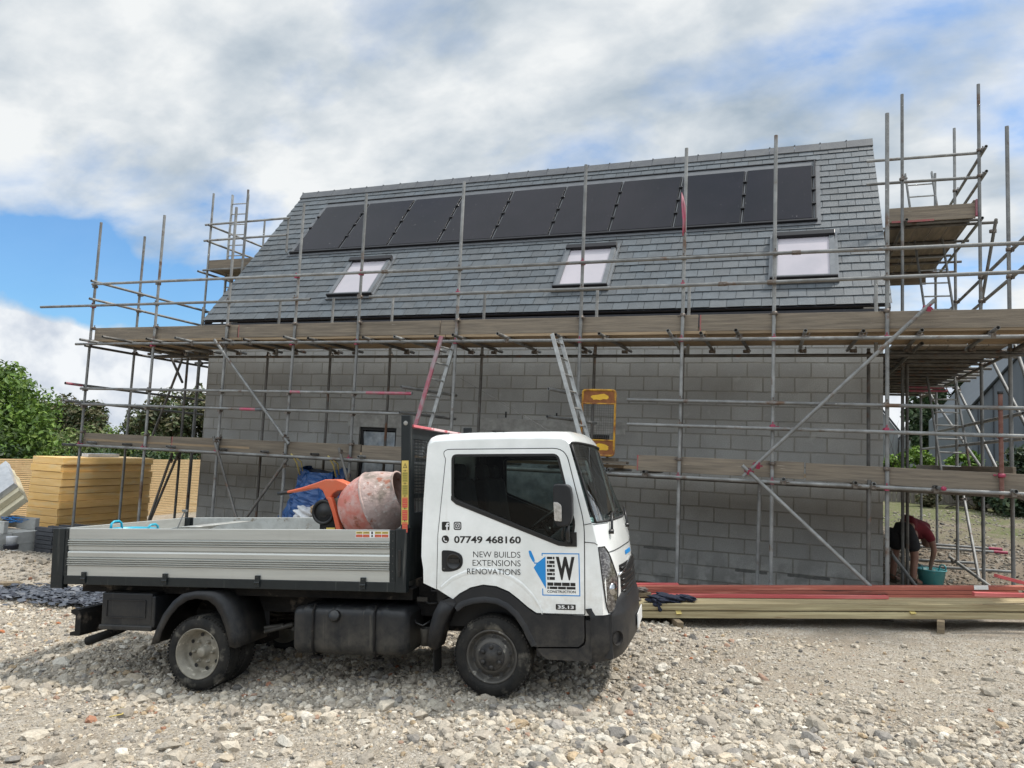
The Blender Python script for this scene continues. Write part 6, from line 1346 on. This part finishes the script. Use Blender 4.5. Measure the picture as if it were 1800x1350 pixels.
M['foil'] = mat('foil_faced_board', (.52, .53, .54), .32, .45, var=(.38, .39, .40), vs=3, bump=.7, bs=5, stretch=(1, 3, 1)); M['foam_edge'] = mat('cream_foam_edge', (.55, .50, .36), .8, var=(.45, .40, .28), vs=6)
for k, (y, dz, nm) in enumerate(((9.75, .0, 'nearest'), (9.98, -.02, 'middle'), (10.5, -.20, 'farthest'))):
    rt = Euler((0, R(-36-4*(k == 2)), 0)).to_matrix(); c = Vector((-15.0+.15*k, y, .60+dz)); mb = MB(); mb.box(c, (1.9, .10, .62) if k == 2 else (1.9, .075, .72), rt); mb.box(c+Vector((0, -.002, 0)), (1.9, .062, .722) if k < 2 else (1.9, .09, .622), rt, 1)
    mb = MB(); ln_, wd_, tk_ = 1.7, 1.1, .11
    rt = Matrix.Rotation(R(44), 3, 'Z') @ Matrix.Rotation(R(-43), 3, 'Y') @ Matrix.Rotation(R(28), 3, 'X'); c = Vector((-14.62+.13*k, 9.72+.02*k, .50-.13*k))
    mb.box(c, (ln_, wd_, tk_), rt); o = mb.build('insulation_board', [M['foil'] if k == 0 else M['foam_edge']], bevel=.006); tag(o, ['silver foil faced insulation board leaning on the yellow stack, uppermost of the leaning boards', 'cream foam board leaning directly under the silver foil one', 'lowest cream foam board leaning beside the yellow stack'][k], 'insulation', None)
M['lblock'] = mat('pale_block', (.46, .46, .44), .95, var=(.36, .36, .34), vs=9, bump=.4, objrand=.25); M['dblock'] = mat('dark_engineering_brick', (.045, .048, .055), .8, var=(.07, .072, .08), vs=9, bump=.4, objrand=.4)
base_z = -.37
o = MB().bb((-16.6, 9.15, -.6), (-12.75, 11.3, base_z)).build('concrete_slab', M['concrete'], bevel=.01); tag(o, 'low concrete slab under the block stacks at the far left', 'slab')
bm_blk = MB().bb((-.22, -.05, 0), (.22, .05, .215)).build('block_proto', M['lblock'], bevel=.004); blk_me = bm_blk.data; bpy.data.objects.remove(bm_blk)
cnt = 0
def block(x, y, z, rz, lab, lay=False):
    o = bpy.data.objects.new('concrete_block', blk_me); C.objects.link(o); md = o.modifiers.new('b', 'BEVEL'); md.width = .005; md.segments = 1
    o.matrix_world = Matrix.Translation((x, y, z)) @ Matrix.Rotation(rz, 4, 'Z'); tag(o, lab, 'block', 'pale concrete blocks stacked on the slab at the far left')
rws = [('bottom course', base_z+.001), ('second course', base_z+.218)]
for r_, (nm_, z) in enumerate(rws):
    for c_ in range(8):
        for d_ in range(2): block(-13.25-.112*c_*2.0*.5-.0, 9.35+d_*.47+.01*r_, z, math.pi/2, f'pale concrete block in the {nm_} of the far left stack')
for k, (x, y, z) in enumerate(((-13.45, 10.1, base_z+.001), (-13.45, 10.1, base_z+.218), (-13.55, 10.12, base_z+.436), (-14.0, 10.15, base_z+.436), (-13.4, 9.4, base_z+.436))):
    block(x, y, z, .05*k, ['pale block at the foot behind the paint tubs', 'pale block in the middle behind the paint tubs', 'pale block on top behind the paint tubs', 'pale block on top next to the leaning foam boards', 'single pale block lying on the near pale stack with blue twine'][k])
bm_ = MB(); bm_.bb((-.22, -.05, 0), (.22, .05, .066)); br_me = bm_.build('b', M['dblock']); db = br_me.data; bpy.data.objects.remove(br_me)
for r_ in range(7):
    for c_ in range(4):
        o = bpy.data.objects.new('dark_block', db); C.objects.link(o); o.matrix_world = Matrix.Translation((-12.86-.0*c_+random.uniform(-.015, .015), 9.98+c_*.235, base_z+.003+r_*.076)) @ Matrix.Rotation(random.uniform(-.03, .03), 4, 'Z')
        tag(o, 'dark grey engineering brick in the low dark stack behind the truck tail', 'brick', 'dark engineering bricks stacked behind the truck tail')
        if r_ < 6: pass
hol = MB()
M['tubw'] = mat('white_tub', (.66, .68, .70), .4, var=(.55, .57, .6), vs=8); M['tubd'] = mat('dark_tub', (.02, .022, .03), .4, var=(.03, .03, .04))
pt = empty('paint_tub', (-12.98, 9.42, base_z), 'dark tub with a white label standing against the dark brick stack', 'tub')
MB().lathe((-12.98, 9.42, base_z), (0, 0, 1), [(0, 0), (0, .105), (.25, .118), (.262, .122), (.262, 0)], 24).build('tub', M['tubd'], pt); MB().lathe((-12.98, 9.42, base_z+.03), (0, 0, 1), [(0, .1075), (.15, .1145)], 24).build('label', M['whited'], pt)
pt = empty('paint_tub', (-12.99, 9.43, base_z+.264), 'small white tub standing on the dark tub', 'tub'); MB().lathe((-12.99, 9.43, base_z+.264), (0, 0, 1), [(0, 0), (0, .085), (.13, .092), (.14, .095), (.14, 0)], 24).build('tub', M['tubw'], pt)
M['twine'] = mat('blue_twine', (.02, .16, .45), .7, var=(.03, .2, .5)); tw = [(-13.38+.10*math.sin(k*1.9)+.012*k, 9.6+.12*math.cos(k*1.3), base_z+.66+.05*math.sin(k*.9)) for k in range(26)]
o = MB().path(tw, .007, 5).build('strapping', M['twine']); tag(o, 'tangle of blue strapping on the pale blocks', 'strapping')
o = MB().box((-10.6, 7.62, gz(-10.6, 7.62)+.05), (.42, .14, .045), Euler((0, 0, .9)).to_matrix()).build('wood_offcut', M['oldwood'], bevel=.004); tag(o, 'short brown wood offcut on the ground at the left edge', 'offcut')
# slatted boundary fence running back along the left side
M['larch'] = mat('larch_slat', (.68, .50, .28), .8, var=(.54, .37, .19), vs=5, stretch=(1, .5, 8), bump=.4, objrand=.3, extra=spots((.15, .06, .03), 9, .66, .72, 3))
fe = empty('slatted_fence', (-17.4, 15, -.45), 'horizontal slatted larch fence behind the yellow insulation stack', 'fence')
fs2 = MB()
for k in range(34):
    z = 1.22-k*.050; fs2.bb((-17.41, 8.5, z-.038), (-17.385, 24.0, z))
fs2.build('slats', M['larch'], fe)
for y in np.arange(9, 24, 1.8): MB().bb((-17.50, float(y), -.5), (-17.415, float(y)+.09, 1.2)).build('post', M['oldwood'], fe)
o = MB().bb((-17.5, 8.5, -.9), (-17.3, 24, -.455)).build('footing', M['concrete'], fe)
# back boundary of the same fence, beyond the gap
fe2 = empty('board_fence', (3, 25.6, .8), 'weathered grey vertical board fence behind the house on the right', 'fence')
M['greyfence'] = mat('grey_fence_board', (.20, .18, .155), .9, var=(.12, .105, .09), vs=3, stretch=(6, 1, .5), bump=.4)
fb_ = MB()
for k in range(46): x = 1.2+k*.128; fb_.bb((x, 25.6+random.uniform(-.01, .01), .5), (x+.118, 25.62, 1.75+random.uniform(-.02, .02)))
fb_.build('boards', M['greyfence'], fe2)
for k in range(4): MB().bb((1.3+k*1.9, 25.53, .5), (1.4+k*1.9, 25.595, 1.72)).build('post', M['greyfence'], fe2)

# ------------------------------------------------------------------ trees, hedges, far houses
M['leaf'] = face_attr_mat('foliage', .55, bump=.1, bs=20, ns=3, mixn=(.8, 1.15), spec=.35, trans=.22)
M['bark'] = mat('bark', (.10, .08, .06), .95, var=(.06, .05, .04), vs=12, bump=.8)
def crown(name, clumps, n, leaf, cols, parent, seed=0, gap=.0):
    r_ = np.random.default_rng(seed); w_ = np.array([c[3]*c[4]*c[5] for c in clumps])**.67; w_ /= w_.sum(); Vs, Fs, Cs = [], [], []
    # many small sub-clumps on each big one
    subs = []
    for c, wt in zip(clumps, w_):
        m = max(6, int(wt*n/130))
        d = r_.normal(size=(m, 3)); d /= np.linalg.norm(d, axis=1)[:, None]; rad = r_.uniform(.45, 1.03, (m, 1))**.6
        pc = np.array(c[:3])+d*rad*np.array(c[3:6]); sz = r_.uniform(.16, .34, m)*np.mean(c[3:6])*1.0
        tone = np.clip(r_.normal(1, .22, m), .5, 1.6)
        subs.append((pc, sz, tone))
    pc = np.concatenate([s[0] for s in subs]); sz = np.concatenate([s[1] for s in subs]); tn = np.concatenate([s[2] for s in subs])
    idx = r_.choice(len(pc), n, p=(sz**2)/(sz**2).sum()); d = r_.normal(size=(n, 3)); d /= np.linalg.norm(d, axis=1)[:, None]
    p = pc[idx]+d*(sz[idx]*r_.uniform(.5, 1.08, n))[:, None]
    nrm = d*.6+r_.normal(0, .6, (n, 3)); nrm[:, 2] += .5; nrm /= np.linalg.norm(nrm, axis=1)[:, None]
    t1 = np.cross(nrm, r_.normal(size=(n, 3))); t1 /= np.linalg.norm(t1, axis=1)[:, None]; t2 = np.cross(nrm, t1)
    l = leaf*r_.uniform(.6, 1.35, n)[:, None]; q = .5*l
    V = np.stack([p-t1*l, p-t2*q+nrm*l*.12, p+t1*l, p+t2*q+nrm*l*.12], 1).reshape(-1, 3); Fc = np.arange(4*n).reshape(n, 4)
    col = np.array(cols)[r_.choice(len(cols), n)]*tn[idx][:, None]*r_.uniform(.8, 1.2, (n, 1))
    o = np_mesh(name, V-np.array(parent.matrix_world.translation) if parent is not None else V, Fc, col, M['leaf'], parent=parent); return o
G1 = [(.085, .155, .025), (.11, .19, .03), (.06, .11, .022), (.15, .23, .04), (.075, .13, .028)]
G2 = [(.06, .085, .03), (.08, .10, .035), (.045, .065, .025), (.11, .10, .045), (.13, .12, .065)]
G3 = [(.13, .19, .05), (.17, .22, .07), (.09, .15, .04), (.20, .22, .10)]
def tree(name, base, clumps, n, leaf, cols, label, seed, trunk_r=.14, group=None, cat='tree'):
    b = Vector(base); t_ = empty(name, b, label, cat, group)
    tk_ = MB(); top = Vector((sum(c[0] for c in clumps)/len(clumps), sum(c[1] for c in clumps)/len(clumps), sum(c[2] for c in clumps)/len(clumps)))
    rnd = random.Random(seed); mid = b.lerp(top, .5)+Vector((rnd.uniform(-.2, .2), rnd.uniform(-.2, .2), 0)); tk_.path([b-Vector((0, 0, .2)), b.lerp(mid, .5), mid, top], [trunk_r, trunk_r*.8, trunk_r*.62, trunk_r*.3], 8)
    tr = tk_.build('trunk', M['bark'], t_)
    lm = MB()
    for c in clumps:
        e = Vector(c[:3]); s = b.lerp(top, rnd.uniform(.35, .8)); m_ = s.lerp(e, .5)+Vector((0, 0, -.15)); lm.path([s, m_, e], [trunk_r*.4, trunk_r*.28, trunk_r*.1], 6)
        for _ in range(3):
            q = e+Vector((rnd.uniform(-1, 1)*c[3], rnd.uniform(-1, 1)*c[4], rnd.uniform(-.3, 1)*c[5]))*.75; lm.path([e, e.lerp(q, .5)+Vector((0, 0, .05)), q], [trunk_r*.12, trunk_r*.09, trunk_r*.04], 5)
    lm.build('limbs', M['bark'], tr); crown('crown', clumps, n, leaf, cols, t_, seed); return t_
# big bush-like tree at the far left
tree('broadleaf_tree', (-24.2, 15.5, -.4), [(-24.4, 15.6, 2.1, 2.9, 2.4, 2.1), (-25.6, 16.0, 2.2, 2.2, 2.0, 1.5), (-22.1, 15.3, 1.6, 1.9, 1.6, 1.6), (-20.9, 14.9, .9, 1.3, 1.2, 1.1), (-26.8, 15, 1.8, 2.4, 2, 1.9), (-21.9, 15.2, .2, 1.9, 1.5, .9), (-24.5, 14.9, .3, 2.6, 1.5, .9), (-27, 15, .2, 2.2, 1.5, .9), (-23.2, 15.5, 2.9, 1.7, 1.6, 1.2)], 62000, .085, G1, 'large rounded bright green tree behind the fence at the left edge', 1, .22)
tree('dark_tree', (-33, 26, -.4), [(-33, 26, 2.1, 2.0, 1.8, 1.3), (-34.6, 26.4, 1.7, 1.9, 1.5, 1.2), (-31.3, 26, 1.4, 1.5, 1.5, 1.0), (-35.5, 27, .8, 2, 1.5, 1)], 17000, .11, G2, 'dull dark tree behind, seen between the two left scaffold uprights', 2, .16)
tree('dark_tree', (-26.2, 26.5, -.4), [(-26.4, 26.5, 2.4, 1.9, 1.8, 1.5), (-25.6, 26.6, 3.5, .9, .9, .9), (-24.2, 26.8, 2.3, 1.7, 1.6, 1.5), (-28.3, 26.6, 1.7, 1.5, 1.5, 1.3), (-22.8, 27, 1.8, 1.4, 1.4, 1.4), (-25.5, 26.3, .7, 3.4, 1.6, 1.1)], 26000, .11, G2, 'dark reddish green tree close to the left gable of the house', 3, .2)
tree('light_shrub', (-27.0, 22, -.4), [(-28.3, 22, .8, 2.0, 1.3, 1.0), (-26.0, 22, 1.1, 1.7, 1.2, .9), (-24.0, 22, .9, 1.5, 1.2, .9), (-30.2, 22, .5, 1.6, 1.2, .9), (-22.3, 22.5, .4, 1.5, 1.2, .9)], 22000, .09, G3, 'yellow green shrub row in front of the dark trees at the left', 4, .08, cat='shrub')
tree('hedge', (-19.9, 15, -.3), [(-20.3, 13.5, .55, 1.2, 2.6, .85), (-19.6, 17.5, .6, 1.2, 2.6, .75), (-19.8, 21, .55, 1.2, 2.4, .75), (-21, 10.5, .6, 1.4, 2.2, .9)], 26000, .07, [(.03, .06, .018), (.04, .08, .02), (.02, .04, .015)], 'dark hedge growing just behind the slatted fence', 5, .05, cat='hedge')
# right background
tree('broadleaf_tree', (7.4, 38, 1.0), [(6.6, 38, 5.3, 1.5, 1.5, 1.3), (8.0, 38, 5.9, 1.4, 1.4, 1.1), (6.0, 38, 3.9, 1.3, 1.3, 1.1), (7.6, 38.3, 4.0, 1.7, 1.4, 1.3), (6.9, 38, 2.7, 1.6, 1.3, 1.1), (5.7, 38.2, 3.0, 1.0, 1, .8)], 20000, .13, [(.05, .09, .035), (.08, .12, .05), (.11, .14, .07), (.035, .065, .028)], 'green tree seen through the right scaffold beside the dark clad house', 6, .18)
tree('bright_hedge', (3.4, 27, .9), [(2.7, 27.5, 2.05, .75, .7, .62), (3.7, 27.5, 2.0, .75, .7, .62), (1.9, 27.5, 2.0, .8, .7, .6)], 11000, .07, [(.14, .24, .03), (.18, .28, .04), (.10, .18, .03)], 'bright yellow green hedge right of the house corner', 7, .05, cat='hedge')
tree('bright_shrub', (4.9, 26.4, .9), [(5.0, 26.4, 1.95, .5, .5, .62)], 3500, .07, [(.12, .22, .03), (.17, .27, .04), (.08, .15, .025)], 'small bright green shrub between the right scaffold uprights', 8, .05, cat='shrub')
tree('dark_conifer', (6.2, 24, 1.0), [(6.2, 24, 1.8, .9, .8, .9), (7.3, 24.2, 2.0, 1.0, .8, 1.0), (5.4, 24.2, 1.5, .6, .6, .6), (6.6, 23.8, 1.2, 1.4, .8, .5)], 15000, .075, [(.03, .055, .03), (.045, .075, .035), (.07, .09, .04)], 'dark bushy conifer in front of the clad house on the right', 9, .08, cat='conifer')
tree('grey_shrub', (3.9, 24.5, .8), [(3.9, 24.8, 1.25, .7, .4, .4), (4.9, 24.8, 1.15, .6, .4, .35), (5.9, 24.6, 1.15, .7, .4, .35)], 5000, .06, [(.10, .10, .05), (.07, .08, .04), (.15, .13, .07)], 'low scrubby brown green shrub along the top of the slope', 10, .03, cat='shrub')
sp1 = MB(); rnd = random.Random(5)
for k in range(9):
    b0 = Vector((2.9+rnd.uniform(-.4, .5), 27, 2.0)); e = b0+Vector((rnd.uniform(-.5, .5), 0, rnd.uniform(.9, 2.0))); sp1.path([b0, b0.lerp(e, .5)+Vector((rnd.uniform(-.1, .1), 0, 0)), e], [.010, .007, .003], 4)
sp1.path([(2.9, 27, .8), (2.9, 27, 2.0)], .03, 5); o = sp1.build('bare_sapling', M['bark']); tag(o, 'thin bare sapling rising above the bright hedge on the right', 'sapling')
M['zinc'] = mat('zinc_cladding', (.095, .11, .125), .6, .1, var=(.08, .094, .108), vs=1.2, stretch=(4, 1, .6)); M['zincd'] = mat('zinc_seam', (.03, .034, .04), .5)
M['winglass'] = mat('reflective_window', (.08, .30, .62), .06, spec=.9, var=(.16, .42, .72), vs=1.0, stretch=(1, 1, 1.5), coat=1)
M['cream'] = mat('pale_render', (.38, .40, .41), .8, var=(.32, .34, .35), vs=2)
hr = empty('clad_house', (8, 27.5, 1), 'dark grey metal clad house with blue reflecting windows at the right edge', 'house')
gp = [(5.32, .5), (5.32, 3.96), (8.6, 8.10), (12.6, 3.9), (12.6, .5)]
MB().prism(gp, lambda a, b, t: (a, 27.2+8*t, b)).build('wall', M['zinc'], hr)
sm2 = MB()
for x in np.arange(5.5, 12.4, .42):
    zt = 3.96+(x-5.32)*(4.14/3.28) if x < 8.6 else 8.10-(x-8.6)*(4.2/4.0); sm2.bb((float(x)-.012, 27.17, .6), (float(x)+.012, 27.199, zt-.06))
sm2.build('standing_seams', M['zincd'], hr)
vt = MB(); vt.path([(5.24, 27.15, 3.90), (8.6, 27.15, 8.18), (12.7, 27.15, 3.85)], .055, 6); vt.build('roof_verge', M['zincd'], hr)
for (x0, x1, z0, z1) in ((7.15, 8.0, 4.1, 5.6), (8.3, 9.1, 4.1, 5.6)):
    wo = MB().bb((x0, 27.12, z0), (x1, 27.19, z1)).build('window', M['zincd'], hr); MB().bb((x0+.1, 27.10, z0+.1), (x1-.1, 27.119, z1-.1)).build('pane', M['winglass'], wo)
    MB().bb((x0+.1, 27.06, z0+.02), (x1-.1, 27.07, z0+.95)).build('glass_balustrade', M['wglass'], wo)
hr2 = empty('far_house', (6.5, 45, 2), 'pale gabled house in the distance right of the block house corner', 'house'); M['farwall'] = mat('far_timber_cladding', (.20, .21, .21), .85, var=(.15, .155, .16), vs=2, stretch=(8, 1, .4))
MB().prism([(5.5, .5), (5.5, 3.5), (7.2, 5.3), (9.2, 5.2), (9.2, .5)], lambda a, b, t: (a, 45+6*t, b)).build('wall', M['farwall'], hr2); MB().prism([(5.4, 3.45), (7.2, 5.35), (9.3, 5.25), (9.3, 5.4), (7.15, 5.5), (5.3, 3.5)], lambda a, b, t: (a, 44.9+.2*t, b)).build('roof', M['zincd'], hr2)
wo = MB().bb((7.0, 44.93, 2.2), (7.5, 44.99, 3.4)).build('window', M['zincd'], hr2)
hr3 = empty('far_house', (4.5, 45, 2), 'grey timber gable half hidden behind the block house corner', 'house'); MB().prism([(1.5, .5), (1.5, 3.5), (4.4, 5.4), (5.45, 3.95), (5.45, .5)], lambda a, b, t: (a, 46+5*t, b)).build('wall', M['farwall'], hr3); MB().prism([(1.4, 3.45), (4.4, 5.45), (5.5, 3.92), (5.55, 4.0), (4.4, 5.58), (1.35, 3.55)], lambda a, b, t: (a, 45.9+.2*t, b)).build('roof', M['zincd'], hr3)
# scaffold tubes and a bottle lying on the slope
for k, lb in enumerate(('upper scaffold tube lying on the slope with a pink end', 'lower scaffold tube lying on the slope with a pink end')):
    y = 16.6-.12*k; x0, x1 = 1.9, 3.72+.06*k; o = empty('spare_tube', (x0, y, gz(x0, y)), lb, 'tube', 'spare tubes lying on the stony slope'); za, zb = gz(x0, y)+.12-.04*k, gz(x1, y)+.10-.04*k
    MB().tube((x0, y, za), (x1, y, zb), TR).build('tube', M['galv'], o); MB().tube((x1-.22, y, zb+.002), (x1+.004, y, zb), TR+.003).build('pink_end', M['coupler_pink'], o)
ob = empty('bottle', (3.55, 13.4, gz(3.55, 13.4)), 'small dark plastic bottle lying on the stones at the right', 'bottle'); MB().lathe((3.5, 13.4, gz(3.5, 13.4)+.03), (0, 0, 1), [(0, 0), (0, .045), (.09, .045), (.12, .02), (.14, .015), (.14, 0)], 12).build('bottle_body', M['tubd'], ob); MB().lathe((3.5, 13.4, gz(3.5, 13.4)+.172), (0, 0, 1), [(0, .018), (.03, .018), (.03, 0)], 10).build('cap', M['whited'], ob)
o = MB().path([(-4.95, 4.62, gz(-4.95, 4.62)+.02), (-4.85, 4.60, gz(-4.85, 4.6)+.04), (-4.80, 4.50, gz(-4.8, 4.5)+.035), (-4.84, 4.42, gz(-4.84, 4.42)+.03)], .005, 5).build('twine', M['strap']); tag(o, 'short piece of pale twine on the stones at the left edge', 'twine')
